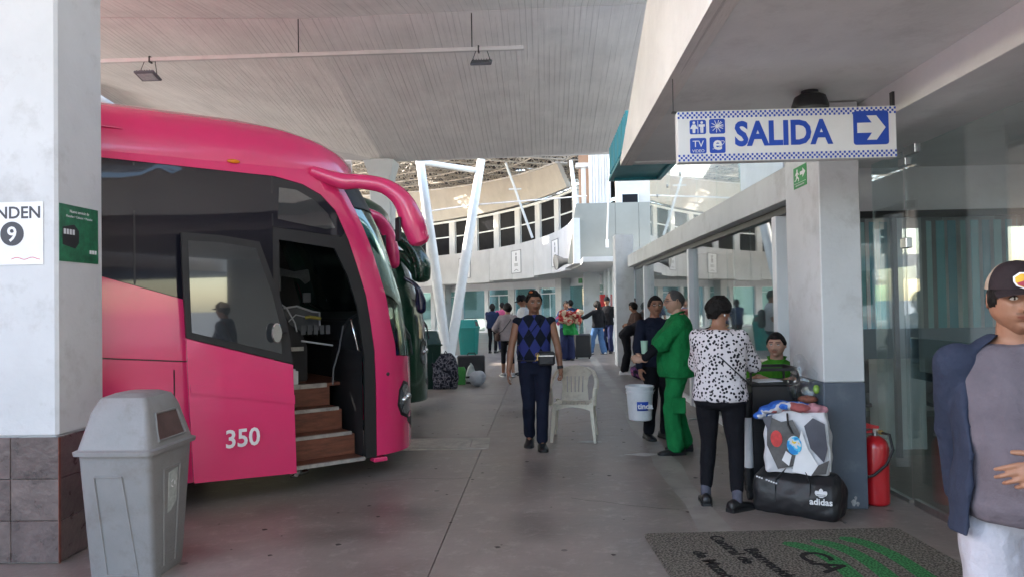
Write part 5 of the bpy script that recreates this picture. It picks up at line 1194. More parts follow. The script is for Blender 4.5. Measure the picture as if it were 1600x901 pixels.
        for S,E,W in((SL,EL,WL),(SR,ER,WR)):
            ar=.9+.1*gx
            if sl=='bare': continue
            if sl=='none': mb.cap(S+(T(V(0,0,1.3*k))-S)*.3,S-(E-S)*.02,.058*k*ar,.054*k*ar); continue
            e1=S+(E-S)*({'short':.62,'elbow':1.,'long':1.,'long3':1.}[sl]); mb.cap(S,e1,(.052+sr*.35)*k*ar,(.046+sr)*k*ar)
            if sl in('long','long3'): f_=.93 if sl=='long' else .72; mb.cap(E,E+(W-E)*f_,(.043+sr*.8)*k*ar,(.032+sr*.6)*k)
        me=remesh(mb,vox*.9,top.get('sm',3),fold,top.get('fold',.007)*1.5); to=link(top.get('name','shirt'),me,top['mat'],root,smooth=True)
        if top.get('collar'):
            g=MB(); 
            for sx in(-1,1): g.tube([T(V(sx*.01*k,.062*k,1.415*k)),T(V(sx*.055*k,.045*k,1.445*k)),T(V(sx*.068*k,-.02*k,1.47*k)),T(V(0,-.075*k,1.478*k))],[(.004,.012),(.008,.020),(.008,.024),(.008,.024)],8)
            g.build('collar',top['collar'],root,smooth=True)
    if legs:
        lo=legs.get('loose',.0); hemf=legs.get('hemf',.95); mb=MB()
        loft(mb,[(a*k,b*k,c*k,d*k) for a,b,c,d in[(.80,.13*gx,.10*gx,0),(.84,.165*gx+lo*.6,.115*gx+lo*.5,-.008),(.93,.173*gx+lo*.4,.123*gx+lo*.3,-.01),(legs.get('waist',1.0),.155*gx,.112*gx+belly*.3,belly*.3)]],T,24)
        for Hh,K,A_ in((HL,KL,AL),(HR,KR,AR)):
            e=K+(A_-K)*hemf; mb.cap(Hh,K,(.092*gx+lo*.5)*k,(.062+lo)*k); mb.cap(K,e,(.062+lo)*k,(legs.get('cuff',.050)+lo)*k); mb.cap(K,K+(A_-K)*.4,(.060+lo)*k,(.060+lo)*k)
        me=remesh(mb,vox*.95,3,fold,legs.get('fold',.007)*1.5); link(legs.get('name','trousers'),me,legs['mat'],root,smooth=True)
    if shoes:
        for A_,yw,fz_ in((AL,toeL,footL[2]),(AR,toeR,footR[2])):
            pch=-min(fz_*6,.6) if fz_>0 else 0
            o=shoe(root,(A_[0]-.0,A_[1],max(A_[2]-.085*k,0)*.6),yw,k,shoes['mat'],shoes.get('sole',M['rubber']),pch)
            if shoes.get('sock'): g=MB(); g.cap(A_+V(0,0,-.01),A_+V(0,0,.06*k),.040*k,.042*k); g.build('sock',shoes['sock'],root,smooth=True)
    return dict(root=root,T=T,k=k,SL=SL,SR=SR,EL=EL,ER=ER,WL=WL,WR=WR,Hc=Hc,hd=hd,HL=HL,HR=HR,KL=KL,KR=KR,AL=AL,AR=AR,rz=rz)
def toloc(pos,head,p):
    rz=math.atan2(-head[0],head[1]); d=V(p[0]-pos[0],p[1]-pos[1],p[2]); return rotz(-rz)@d
# ---- fabrics
def argyle():
    m=cloth('argyle_knit',(.012,.014,.03),fold=.3); t=m.node_tree; b=t.nodes['Principled BSDF']; L=t.links.new
    tc=_n(t,'ShaderNodeTexCoord'); sp=_n(t,'ShaderNodeSeparateXYZ'); L(tc.outputs['Object'],sp.inputs[0])
    def mth(op,a,bv,c=None):
        n=_n(t,'ShaderNodeMath',operation=op)
        for i,v in enumerate((a,bv,c)):
            if v is None: continue
            if isinstance(v,(int,float)): n.inputs[i].default_value=v
            else: L(v,n.inputs[i])
        return n.outputs[0]
    u=mth('MULTIPLY',sp.outputs[0],1/.128); v=mth('MULTIPLY_ADD',sp.outputs[2],1/.215,.32); a=mth('ADD',u,v); c=mth('SUBTRACT',u,v)
    fa=mth('FLOOR',a,None); fc=mth('FLOOR',c,None); s=mth('ADD',fa,fc); par=mth('PINGPONG',s,1.0)
    mi=_n(t,'ShaderNodeMix',data_type='RGBA'); L(par,mi.inputs[0]); mi.inputs[6].default_value=(.010,.013,.022,1); mi.inputs[7].default_value=(.032,.042,.17,1); L(mi.outputs[2],b.inputs['Base Color']); return m
def spotted(name,base,spot,scale,th,rand=1.,stretch=(1,1,1)):
    m=cloth(name,base,fold=.3); t=m.node_tree; b=t.nodes['Principled BSDF']; L=t.links.new; tc=_n(t,'ShaderNodeTexCoord'); mp=_n(t,'ShaderNodeMapping'); mp.inputs['Scale'].default_value=stretch; L(tc.outputs['Object'],mp.inputs[0])
    ns=_n(t,'ShaderNodeTexNoise'); ns.inputs['Scale'].default_value=scale*1.1; L(mp.outputs[0],ns.inputs['Vector']); ad=_n(t,'ShaderNodeVectorMath',operation='MULTIPLY_ADD'); L(ns.outputs['Color'],ad.inputs[0]); ad.inputs[1].default_value=(.012,.012,.012); L(mp.outputs[0],ad.inputs[2])
    vo=_n(t,'ShaderNodeTexVoronoi'); vo.inputs['Scale'].default_value=scale; vo.inputs['Randomness'].default_value=rand*.8; L(ad.outputs[0],vo.inputs['Vector']); lt=_n(t,'ShaderNodeMath',operation='LESS_THAN'); lt.inputs[1].default_value=th; L(vo.outputs['Distance'],lt.inputs[0])
    mi=_n(t,'ShaderNodeMix',data_type='RGBA'); L(lt.outputs[0],mi.inputs[0]); mi.inputs[6].default_value=(*base,1); mi.inputs[7].default_value=(*spot,1); L(mi.outputs[2],b.inputs['Base Color']); return m
def blotch(name,cols,scale,detail=2.):
    m=cloth(name,cols[0],fold=.4); t=m.node_tree; b=t.nodes['Principled BSDF']; L=t.links.new; tc=_n(t,'ShaderNodeTexCoord'); n=_n(t,'ShaderNodeTexNoise'); n.inputs['Scale'].default_value=scale; n.inputs['Detail'].default_value=detail; L(tc.outputs['Object'],n.inputs['Vector'])
    cr=_n(t,'ShaderNodeValToRGB'); cr.color_ramp.interpolation='CONSTANT'; e=cr.color_ramp.elements; e[0].position=0; e[0].color=(*cols[0],1); e[1].position=.42; e[1].color=(*cols[1],1)
    for i,c in enumerate(cols[2:]): q=e.new(.42+.075*(i+1)); q.color=(*c,1)
    L(n.outputs[0],cr.inputs[0]); L(cr.outputs[0],b.inputs['Base Color']); return m
M['argyle']=argyle(); M['leopard']=spotted('spotted_blouse',(.62,.58,.60),(.015,.015,.02),38,.40)
M['blackc']=cloth('black_cloth',(.010,.010,.013)); M['navyc']=cloth('navy_cloth',(.012,.015,.030)); M['greenc']=cloth('green_uniform',(.012,.19,.055),fold=.5); M['greenp']=cloth('green_polo',(.05,.22,.02)); M['tee']=cloth('grey_violet_tee',(.125,.11,.13),fold=.4); M['jeansg']=cloth('grey_jeans',(.42,.42,.47),fold=.5); M['jeans']=cloth('blue_jeans',(.07,.14,.28),fold=.5); M['jacketn']=cloth('slate_jacket',(.030,.038,.065)); M['greyt']=cloth('mauve_top',(.30,.25,.25)); M['redc']=blotch('red_blanket',[(.20,.02,.02),(.35,.05,.04),(.45,.33,.22)],9); M['greent']=cloth('green_wrap',(.02,.20,.05)); M['navyj']=cloth('dark_denim',(.02,.025,.07)); M['brownc']=cloth('brown_shawl',(.06,.035,.028)); M['whitet']=cloth('white_shirt',(.5,.52,.55)); M['pinkc']=cloth('pink_top',(.55,.10,.2)); M['bluet']=cloth('dark_blue_top',(.02,.03,.07)); M['stripe']=cloth('pale_stripe_top',(.45,.40,.36))
M['shoeb']=mk('shoe_black',(.012,.012,.013),.4,.1,10); M['shoew']=mk('shoe_white',(.6,.6,.6),.5,.1,10); M['solew']=mk('sole_grey',(.25,.25,.25),.6); M['sock']=cloth('grey_sock',(.10,.10,.13)); M['patchy']=mk('patch_yellow',(.75,.42,.02),.5,.1,40); M['patchr']=mk('patch_red',(.35,.03,.06),.5,.1,40); M['capb']=cloth('cap_brown',(.030,.022,.024)); M['capm']=cloth('cap_mesh',(.42,.34,.26)); M['orangep']=mk('hair_clip',(.6,.15,.03),.5)
# ---- man in argyle vest
vp=G(838,697); vh=(.05,-1)
pv=person('man in sleeveless blue and black argyle vest pulling a white plastic chair',vp,vh,H=1.73,girth=1.03,belly=.03,turn=12,nod=10,footL=(-.06,.16,0.),footR=(.07,-.10,.03),toeL=.05,toeR=-.1,
  handL=(-.285,.05,.86),handR=(.30,.04,.83),hintL=(-.7,-.6,-.1),hl=((-.15,.15,-1),(-1,0,0),(0,1,0)),curl=20,curlsL=[60,65,70,70],
  skinm='skin',top=dict(mat=M['argyle'],sleeve='none',name='argyle_vest',hem=.93,fold=.004,loose=.006),legs=dict(mat=M['navyc'],cuff=.058,loose=.008,waist=1.0),shoes=dict(mat=M['shoeb']),hair=dict(thick=.012,line=.074,side=.012,lump=.005),fine=True,stache=.7)
r=pv['root']; k=pv['k']; g=MB(); g.ell(pv['Hc']+pv['hd']@V(.045,.035,.125),(.020,.014,.012)); g.build('orange_hair_tie',M['orangep'],r,smooth=True)
g=MB(); g.ell(pv['Hc']+pv['hd']@V(0,-.05,.10),(.06,.05,.04)); link('hair_bun',remesh(g,.008,1,lambda p:nz(p,90),.006),M['hair'],r,smooth=True)
g=MB(); W=pv['WL']; E_=pv['EL']; d=nrm(W-E_); g.tube([W-d*.012,W-d*.045],.034,16); g.build('wrist_watch',M['rubber'],r,smooth='a')
def belt_bag(par,c,w_,h_,d_,mat,name='waist_bag'):
    g=MB(); g.box(c,(w_,d_,h_),None,.02); b_=g.build(name,mat,par,smooth='a'); return b_
M['bagb']=mk('bag_black',(.014,.014,.017),.45,.2,15,bump=.3,bs=30); M['brass']=mk('brass_key',(.55,.40,.15),.35,.1,10,metal=.9)
b_=belt_bag(r,(-.12,.185,1.00),.19,.155,.06,M['bagb']); g=MB(); g.box((-.12,.217,1.03),(.17,.006,.012)); g.build('zip',M['steel'],b_)
g=MB(); g.tube([(-.02,.222,1.05),(-.02,.225,1.0),(-.025,.226,.985)],.006,6); g.tube([(-.02+.02*math.cos(t),.224,1.045+.02*math.sin(t)) for t in np.linspace(0,2*PI,12)[:-1]],.004,5,closed=True); g.tube([(-.02,.226,1.0),(.005,.226,.975)],.006,5); g.build('key_bunch',M['brass'],b_)
g=MB(); n=24
g.tube([(.182*math.cos(t),.02+.150*math.sin(t),.975) for t in np.linspace(0,2*PI,n+1)[:-1]],[(.006,.018)]*n,6,closed=True); g.build('waist_strap',M['bagb'],r)
# lapel notch of the vest: crossed band at the neck
g=MB(); T=pv['T']; g.tube([T(V(-.085*k,.085*k,1.42*k)),T(V(-.02,.125*k,1.34*k)),T(V(.075*k,.128*k,1.22*k))],[(.004,.008)]*3,6); g.build('vest_placket',M['navyc'],r)
# ---- man in green uniform
gp=G(1062,706); gh=(-.93,.05)
pg=person('man in bright green work uniform with black undersleeves holding his hand out',gp,gh,H=1.71,girth=1.12,belly=.05,turn=6,nod=4,footL=(-.12,.05,0),footR=(.10,-.06,0),toeL=.25,toeR=-.2,
  handL=(-.20,.40,.98),handR=(.10,.36,.99),hintL=(-.5,-.6,-.5),hintR=(.5,-.5,-.5),hl=((.1,1,.1),(-.9,0,.3),(0,.3,1)),hr=((-.2,1,.1),(.9,0,.3),(0,.3,1)),curl=42,skinm='skin2',
  top=dict(mat=M['greenc'],sleeve='elbow',name='uniform_shirt',hem=.80,loose=.035,sr=.030,fold=.009,collar=M['greenc']),legs=dict(mat=M['greenc'],loose=.022,cuff=.075,fold=.011),shoes=dict(mat=M['shoeb']),hair=dict(thick=.006,line=.088,side=.02,back=-.04),hairmat='hairg',glasses=True,fine=True,stache=.2)
r=pg['root']; g=MB()
for E_,W in((pg['EL'],pg['WL']),(pg['ER'],pg['WR'])):
    g=MB(); g.cap(E_,E_+(W-E_)*.88,.052,.040); link('undersleeve',remesh(g,.01,2,lambda p:nz(p,40),.004),M['blackc'],r,smooth=True)

M['glove']=cloth('work_glove',(.55,.52,.42)); g=MB(); c=V(-.17,-.17,.80)
g.cap(c,c+V(0,-.01,-.10),.030,.034); 
for q in range(4): g.cap(c+V(0,-.03+.018*q,-.10),c+V(0,-.035+.02*q,-.19),.011,.010)
link('work_glove',remesh(g,.007,1),M['glove'],r,smooth=True)
g=MB()
for sx in(-1,1): g=MB(); g.box(V(sx*.185,.02,.52)+V(0,0,.0),(.03,.14,.17),None,.01); g.build('cargo_pocket',M['greenc'],r,smooth='a')
g=MB(); 
for sy in(0,): g.prism([(.035*math.cos(t),.035*math.sin(t)) for t in np.linspace(0,2*PI,17)[:-1]],(-.212,-.0,1.33),(0,-1,0),(0,0,1),.006,); 
o=g.build('round_badge',M['whitet'],r)
M['cupg']=mk('cup_green',(.35,.55,.42),.4); g=MB(); g.lathe([(.030,0),(.038,.13),(.040,.135)],(-.16,.36,1.06),16); g.build('paper_cup',M['cupg'],r,smooth='a')
# ---- dark clothed man behind him
dp=G(1027,684)
person('man in dark jacket and black trousers half hidden behind the green uniform',dp,nrm((.35,-.9,0)),H=1.66,girth=1.0,turn=-15,handL=(-.2,.2,1.0),handR=tuple(toloc(dp,nrm((.35,-.9,0)),(1.09,8.50,.76))),hl=((.4,1,0),(-1,0,.2),(0,0,1)),footL=(-.09,.02,0),footR=(.12,0,0),skinm='skin',top=dict(mat=M['navyc'],sleeve='long',name='jacket',loose=.02,sr=.022),legs=dict(mat=M['blackc'],loose=.010,cuff=.06),shoes=dict(mat=M['shoeb']),hair=dict(thick=.010),glasses=True)
# ---- woman in spotted blouse
wp=(G(1105,785)+G(1152,797))/2; wh=nrm((.42,.90,0))
pw=person('woman in black spotted white blouse and cropped black leggings standing at the desk',wp,wh,H=1.63,HS=.97,girth=1.16,belly=.05,turn=-38,nod=14,female=True,footL=(-.13,.04,0),footR=(.13,-.06,0),toeL=.30,toeR=-.55,lean=4,
  handL=(-.05,.36,1.06),handR=(.10,.40,1.07),hintL=(-.7,-.4,-.5),hintR=(.7,-.5,-.5),hl=((.5,1,.1),(-.3,0,1),(1,0,0)),hr=((-.2,1,.1),(.3,0,1),(-1,0,0)),curl=30,skinm='skin',
  top=dict(mat=M['leopard'],sleeve='long3',name='spotted_blouse',hem=.86,loose=.012,sr=.024,fold=.008,neck=1.43),legs=dict(mat=M['blackc'],hemf=.80,loose=.004,cuff=.050,fold=.004,waist=1.02),shoes=dict(mat=M['shoeb'],sole=M['rubber'],sock=M['sock']),hair=dict(thick=.026,line=.058,side=-.01,back=-.075,lump=.010),glasses=True,fine=True)
r=pw['root']; T=pw['T']; k=pw['k']
g=MB(); g.tube([T(V(-.055*k,-.03,1.455*k)),T(V(-.14*k,-.06,1.42*k)),T(V(-.10*k,-.128*k,1.33*k)),T(V(.05*k,-.142*k,1.20*k)),T(V(.17*k,-.10*k,1.08*k)),T(V(.235*k,.0,1.0*k))],.006,6); g.build('bag_strap',M['rubber'],r)
g=MB(); g.tube([pw['Hc']+pw['hd']@V(0,0,0)+T(V(0,0,0))*0+V(0,-.012,-.115)+V(.072*math.cos(t),.066*math.sin(t),.012*math.sin(t)) for t in np.linspace(0,2*PI,25)[:-1]],.004,5,closed=True); g.build('necklace',M['brass'],r)
for sx in(-1,1): g=MB(); g.ell(pw['Hc']+pw['hd']@V(sx*.080,-.005,-.035),(.006,.006,.009)); g.build('earring',M['paper'],r,smooth=True)
# ---- seated man in green polo
sp_=V(2.06,6.63,0); sh_=nrm((-.35,-.95,0))
ps=person('seated young man in lime green polo shirt looking over the desk',sp_,sh_,H=1.66,girth=.95,HS=.98,hipdz=-.35,turn=-8,nod=4,footL=(-.13,.30,0),footR=(.13,.30,0),handL=(-.13,.30,.93),handR=(.13,.28,.94),hl=((.5,.8,0),(0,0,1),(1,0,0)),hr=((-.5,.8,0),(0,0,1),(-1,0,0)),skinm='skin2',top=dict(mat=M['greenp'],sleeve='short',name='polo_shirt',collar=M['greenp'],loose=.015),legs=dict(mat=M['blackc'],waist=.98),shoes=dict(mat=M['shoeb']),hair=dict(thick=.013,line=.064,side=.01),fine=True,stache=.55)
st=thing('stool','small black stool under the seated man in the lime polo','stool',(sp_[0],sp_[1],0)); g=MB(); g.lathe([(.16,.36),(.17,.37),(.17,.40),(.15,.41)],(0,0,0),20); g.build('seat',M['black'],st,smooth='a')
for a in(.8,2.4,3.9,5.5): g=MB(); g.cyl((.10*math.cos(a),.10*math.sin(a),.36),(.15*math.cos(a),.15*math.sin(a),0),.012,seg=8); g.build('leg',M['black'],st)
# ---- big man at the right edge
rp=V(1.84,2.62,0); rc=PLN(1590,470,(0,2.62,0),(0,1,0)); rp=V(rc[0]-.012,2.62,0); rh=nrm((-.30,-.95,0))
pr_=person('heavyset man in brown trucker cap, grey shirt and open slate jacket at right edge',rp,rh,H=1.695,HS=1.0,girth=1.02,belly=.125,turn=4,nod=3,footL=(-.13,.0,0),footR=(.13,0,0),handL=(.0,.33,1.08),hintL=(-.8,-.5,-.4),hl=((.92,.15,-.30),(-.1,1,.25),(0,.2,1)),curlsL=[18,24,30,34],handR=(.15,-.20,.85),hintR=(.0,-1,-.2),hr=((.05,.05,-1),(1,0,0),(0,1,0)),skinm='skin',fat=.8,
  top=dict(mat=M['tee'],sleeve='bare',name='shirt',hem=.855,loose=.012,fold=.006,neck=1.44),legs=dict(mat=M['jeansg'],loose=.020,cuff=.07,fold=.010,waist=.95),shoes=dict(mat=M['shoeb']),hair=dict(thick=.008,line=.06,side=-.012,back=-.06),cap_=dict(mat=M['capb'],mesh=M['capm'],patch=True),fine=True,stache=.45)
def open_jacket(P,mat,gx,belly,th0,name='open_jacket',hem=.80,vox=.011,out=.035):
    k=P['k']; T=P['T']; mb=MB(); rs=[]
    R_=[(hem,.195*gx+out*1.5,.140*gx+out*1.3+belly*.6,belly*.4),(.95,.19*gx+out*1.2,.14*gx+out+belly*.75,belly*.5),(1.08,.178*gx+out,.13*gx+out+belly*.75,belly*.5),(1.22,.185*gx+out*.6,.135*gx+out*.7+belly*.25,.0),(1.33,.192*gx+out*.4,.128*gx+out*.5,-.01),(1.40,.165*gx+out*.3,.11*gx+out*.35,-.015),(1.45,.090*gx+.02,.085+.015,-.018),(1.475,.075,.075,-.02)]
    n=34
    for (z,rx,ry,yo) in R_:
        t0=th0*(1.0 if z<1.3 else .9 if z<1.42 else .8); o_=[];i_=[]
        for j in range(n+1):
            a=PI/2+t0+(2*PI-2*t0)*j/n; wv=.010*math.sin(a*7+z*9)*(1.4-z); o_.append(T(V((rx+wv)*math.cos(a),yo+(ry+wv)*math.sin(a),z)*k)); i_.append(T(V((rx-.020+wv)*math.cos(a),yo+(ry-.020+wv)*math.sin(a),z)*k))
        rs.append(o_+i_[::-1])
    mb.rings(rs)
    return mb
jm=open_jacket(pr_,M['jacketn'],1.01,.11,1.10,out=.020); mb=jm
for S,E_,W,f_ in((pr_['SL'],pr_['EL'],pr_['WL'],.72),(pr_['SR'],pr_['ER'],pr_['WR'],.95)): mb.cap(V(S[0]*.94,S[1]-.005,S[2]-.012),E_,.081,.066); mb.cap(E_,E_+(W-E_)*f_,.058,.046)
me=remesh(mb,.0095,3,lambda p:nz(p,15)*.6+nz(p,36)*.4,.008); link('open_jacket',me,M['jacketn'],pr_['root'],smooth=True)
# ---- people further down the walkway
def far(label,px,py,headd,**kw): 
    return person(label,G(px,py),nrm((*headd,0)),**kw)
pq=far('woman in mauve top and black leggings walking away with a shoulder bag',795,588,(-.25,1),H=1.62,female=True,girth=1.02,footL=(-.10,.10,0),footR=(.07,-.16,.02),handL=(-.20,.22,1.0),turn=15,top=dict(mat=M['greyt'],sleeve='long',name='top',hem=.84,loose=.03,sr=.02),legs=dict(mat=M['blackc'],loose=-.004,cuff=.036,fold=.003),shoes=dict(mat=M['solew'],sole=M['shoew']),hair=dict(thick=.018,side=-.03,back=-.07,bun=(-.085,.045,.038)),skinm='skin')
g=MB(); T=pq['T']; g.tube([T(V(.10,-.02,1.40)),T(V(.03,-.145,1.25)),T(V(-.15,-.13,1.02)),T(V(-.235,-.0,.95))],.009,6); g.build('bag_strap',M['bagb'],pq['root']); g=MB(); g.box((-.24,.02,.88),(.09,.24,.17),None,.03); g.build('shoulder_bag',M['brownc'],pq['root'],smooth='a')
far('person in dark blue top standing at the doors behind the mauve top',770,551,(.2,1),H=1.62,turn=20,handR=(.05,.3,1.05),handL=(-.05,.3,1.05),top=dict(mat=M['bluet'],sleeve='short',name='top',loose=.03),legs=dict(mat=M['blackc'],loose=.004),shoes=dict(mat=M['shoeb']),hair=dict(thick=.02,side=-.03,back=-.07,long=.10))
far('person with pinkish top standing just beyond the dark blue one',786,549,(-.3,1),H=1.66,top=dict(mat=M['pinkc'],sleeve='short',name='top'),legs=dict(mat=M['navyj']),shoes=dict(mat=M['shoeb']),hair=dict(thick=.012))
pc=far('man in white shirt and black cap seen over the vest man shoulder',819,585,(-.85,-.3),H=1.79,nod=22,handR=(.2,.25,1.0),handL=(-.2,.25,1.0),top=dict(mat=M['whitet'],sleeve='short',name='shirt',loose=.02),legs=dict(mat=M['navyj']),shoes=dict(mat=M['shoeb']),hair=dict(thick=.01),cap_=dict(mat=M['blackc']),skinm='skin3')
g=MB(); g.box((0,-.20,1.18),(.30,.16,.42),None,.05); g.build('backpack',M['bagb'],pc['root'],smooth='a')
pb_=far('person carrying a bundled red and cream blanket over a green wrap',886,562,(.25,-1),H=1.66,handL=(-.16,.24,1.22),handR=(.14,.26,1.20),top=dict(mat=M['jeans'],sleeve='long',name='top',loose=.02),legs=dict(mat=M['navyj'],loose=.05,cuff=.09,name='long_skirt'),shoes=dict(mat=M['shoeb']),hair=dict(thick=.012,line=.055),skinm='skin')
g=MB(); rb_=random.Random(5)
for q in range(14): g.ell((rb_.uniform(-.34,.20),rb_.uniform(.14,.34),rb_.uniform(1.06,1.36)),(.12,.10,.10))
link('red_blanket',remesh(g,.016,2,lambda p:nz(p,26),.022),M['redc'],pb_['root'],smooth=True)
g=MB(); g.rings([[ (rx*math.cos(t)+xo,.12+.13*math.sin(t),z) for t in np.linspace(0,2*PI,17)[:-1]] for z,rx,xo in((1.20,.16,-.05),(1.0,.18,-.04),(.85,.20,-.07),(.72,.23,-.10))]); link('green_wrap',remesh(g,.016,2,lambda p:nz(p,30),.014),M['greent'],pb_['root'],smooth=True)
g=MB(); g.ell((.27,.1,1.12),(.07,.07,.13)); link('pink_bundle',remesh(g,.015,1,lambda p:nz(p,30),.015),M['pinkc'],pb_['root'],smooth=True)
far('small dark haired person standing right behind the blanket carrier',893,549,(0,1),H=1.70,top=dict(mat=M['bluet'],sleeve='short',name='top'),legs=dict(mat=M['navyj']),shoes=dict(mat=M['shoeb']),hair=dict(thick=.015))
far('woman in black jacket and blue jeans with one arm stretched out',935,553,(-.55,.85),H=1.64,female=True,footL=(-.20,.12,0),footR=(.15,-.10,0),handL=(-.62,.12,1.10),hintL=(-.2,-.2,-.9),top=dict(mat=M['blackc'],sleeve='long',name='jacket',loose=.03,sr=.02),legs=dict(mat=M['jeans'],loose=.03,cuff=.075,fold=.012),shoes=dict(mat=M['shoew']),hair=dict(thick=.028,side=-.05,back=-.09,lump=.012,long=.14))
far('man in black cap and dark jacket beside the woman in jeans',950,551,(-.3,-.9),H=1.76,handR=(.15,.3,1.1),top=dict(mat=M['blackc'],sleeve='long',name='jacket',loose=.02),legs=dict(mat=M['navyj'],loose=.02,cuff=.07),shoes=dict(mat=M['shoeb']),hair=dict(thick=.01),cap_=dict(mat=M['blackc']),skinm='skin')
pbend=far('person in black bending over a purple bag in white sneakers',978,584,(.93,.1),H=1.66,lean=62,nod=-10,footL=(-.10,.02,0),footR=(.10,-.08,0),handL=(-.14,.52,.55),handR=(.14,.55,.60),hintL=(-.5,-.8,.2),hintR=(.5,-.8,.2),top=dict(mat=M['blackc'],sleeve='long',name='jacket',loose=.03,sr=.03),legs=dict(mat=M['blackc'],loose=.022,cuff=.05),shoes=dict(mat=M['shoew'],sole=M['shoew']),hair=dict(thick=.022,side=-.04,back=-.08))
far('person in brown shawl standing behind the bent over traveller',1000,575,(-.9,-.2),H=1.60,handL=(-.1,.3,1.05),handR=(.12,.32,1.02),lean=12,nod=15,top=dict(mat=M['brownc'],sleeve='long',name='shawl',loose=.06,sr=.04),legs=dict(mat=M['blackc'],loose=.02),shoes=dict(mat=M['shoeb']),hair=dict(thick=.022,side=-.04,back=-.08,lump=.008))
far('person in pale striped top seen far off by the dark doorway',993,545,(-.5,-.85),H=1.70,top=dict(mat=M['stripe'],sleeve='short',name='top'),legs=dict(mat=M['navyj']),shoes=dict(mat=M['shoeb']),hair=dict(thick=.026,lump=.01))
# ================================================================ objects
def hull(mb,secs,A=None,o=(0,0,0)):
    """stack of rounded rectangles (z, x0,x1,y0,y1, r)"""
    rs=[]
    for z,x0,x1,y0,y1,r in secs: rs.append([V(*o)+V(x,y,z) for x,y in rr(x0,x1,y0,y1,r,3)])
    mb.rings(rs)
M['bingrey']=mk('bin_grey_plastic',(.235,.235,.235),.5,.12,3,bump=.2,bs=60,dirt=.75,ds=5,dc=(.16,.14,.13)); M['binin']=mk('bin_flap',(.11,.065,.06),.7,.3,9); M['binteal']=mk('bin_teal',(.01,.20,.17),.45,.1,3,dirt=.3,ds=4,dc=(.1,.12,.12)); M['bingreen']=mk('bin_dark_green',(.008,.045,.032),.4,.1,3)
M['sticker']=mk('sticker_paper',(.45,.48,.46),.5,.3,30,dirt=.5,ds=20,dc=(.1,.15,.12))
def wastebin(label,pos,rz,mat,w=.49,d=.56,h=1.10,hr=.785,name='waste_bin',flapmat=None,sticker=False,face='+x'):
    t=thing(name,label,'bin',pos,rz); bw,bd=w*.80,d*.60
    g=MB(); hull(g,[(0,-bw/2,bw/2,-bd/2,bd/2,.03),(.02,-bw/2-.006,bw/2+.006,-bd/2-.006,bd/2+.006,.03),(hr-.05,-w/2+.022,w/2-.022,-d/2+.03,d/2-.03,.035),(hr-.02,-w/2+.018,w/2-.018,-d/2+.025,d/2-.025,.035)])
    # raised rib panels
    g.build('bin_body',mat,t,smooth='a',ang=30)
    def side(yf): # front and back recess panels
        z0,z1=.03,hr-.16; f=lambda z: (bd/2+ (d/2-.03-bd/2)*(z/(hr-.05)))
        sg=-1 if yf<0 else 1; g=MB()
        P=[(-.085,z0),(.105,z0),(.045,z1),(-.125,z1)]
        w_=.012
        for (a,b) in zip(P,P[1:]+P[:1]):
            pa=V(a[0],sg*(f(a[1])+.004),a[1]); pb=V(b[0],sg*(f(b[1])+.004),b[1]); g.tube([pa,pb],.006,5)
        g.build('rib',mat,t)
    side(-1); side(1)
    g=MB(); f=lambda z:(bw/2+(w/2-.022-bw/2)*(z/(hr-.05)))
    for (a,b) in(((-.07,.05),(-.10,hr-.15)),((-.10,hr-.15),(.09,hr-.15)),((.09,hr-.15),(.06,.05))): g.tube([V(f(a[1])+.004,a[0],a[1]),V(f(b[1])+.004,b[0],b[1])],.006,5)
    g.build('rib',mat,t)
    # lid
    l0=hr-.02; g=MB(); hull(g,[(l0-.012,-w/2,w/2,-d/2,d/2,.04),(l0+.012,-w/2-.003,w/2+.003,-d/2-.003,d/2+.003,.04),(l0+.022,-w/2+.018,w/2-.018,-d/2+.018,d/2-.018,.04),(l0+.235,-w/2+.068,w/2-.07,-d/2+.083,d/2-.083,.025),(l0+.268,-w/2+.080,w/2-.08,-d/2+.095,d/2-.095,.03),(h-.022,-w/2+.10,w/2-.10,-d/2+.12,d/2-.12,.03),(h,-w/2+.15,w/2-.14,-d/2+.17,d/2-.17,.04)])
    lid=g.build('lid',mat,t,smooth='a',ang=35)
    # opening with flap on the +x side
    xa=lambda z: w/2-.018-(.052)*((z-l0-.022)/.213)
    z0,z1=l0+.055,l0+.215
    for (yy,zz_,hw) in((0,0,0),):
        g=MB(); q=[(xa(z0)+.003,-.150,z0),(xa(z0)+.003,.150,z0),(xa(z1)+.003,.118,z1),(xa(z1)+.003,-.118,z1)]
        g.add(q+[(x-.02,y,z) for x,y,z in q],[(0,1,2,3),(7,6,5,4),(0,4,5,1),(1,5,6,2),(2,6,7,3),(3,7,4,0)]); g.build('flap',flapmat or M['binin'],lid)
        g=MB(); g.tube([V(x+.003,y*1.05,z) for x,y,z in q],.008,6,closed=True); g.build('opening_rim',mat,lid)
    if sticker:
        xs_=lambda z: bw/2+(w/2-.022-bw/2)*(z/(hr-.05)); g=MB(); z0,z1=.36,.62; q=[(xs_(z0)+.003,-.04,z0),(xs_(z0)+.003,.06,z0+.02),(xs_(z1)+.003,.07,z1),(xs_(z1)+.003,-.035,z1-.015)]; g.add(q+[(x-.004,y,z) for x,y,z in q],[(0,1,2,3),(7,6,5,4),(0,4,5,1),(1,5,6,2),(2,6,7,3),(3,7,4,0)]); g.build('label_sticker',M['sticker'],t)
        g=MB(); 
        for k in range(3): 
            a=k*2*PI/3; c=V(xs_(.52)+.0045,.015+.020*math.cos(a),.53+.02*math.sin(a)); g.prism([(-.012,-.004),(.006,-.004),(.014,.0),(.006,.004),(-.012,.004)],c,(0,math.cos(a+PI/2),math.sin(a+PI/2)),(0,-math.sin(a+PI/2),math.cos(a+PI/2)),.001)
        g.build('recycling_mark',M['paper'],t)
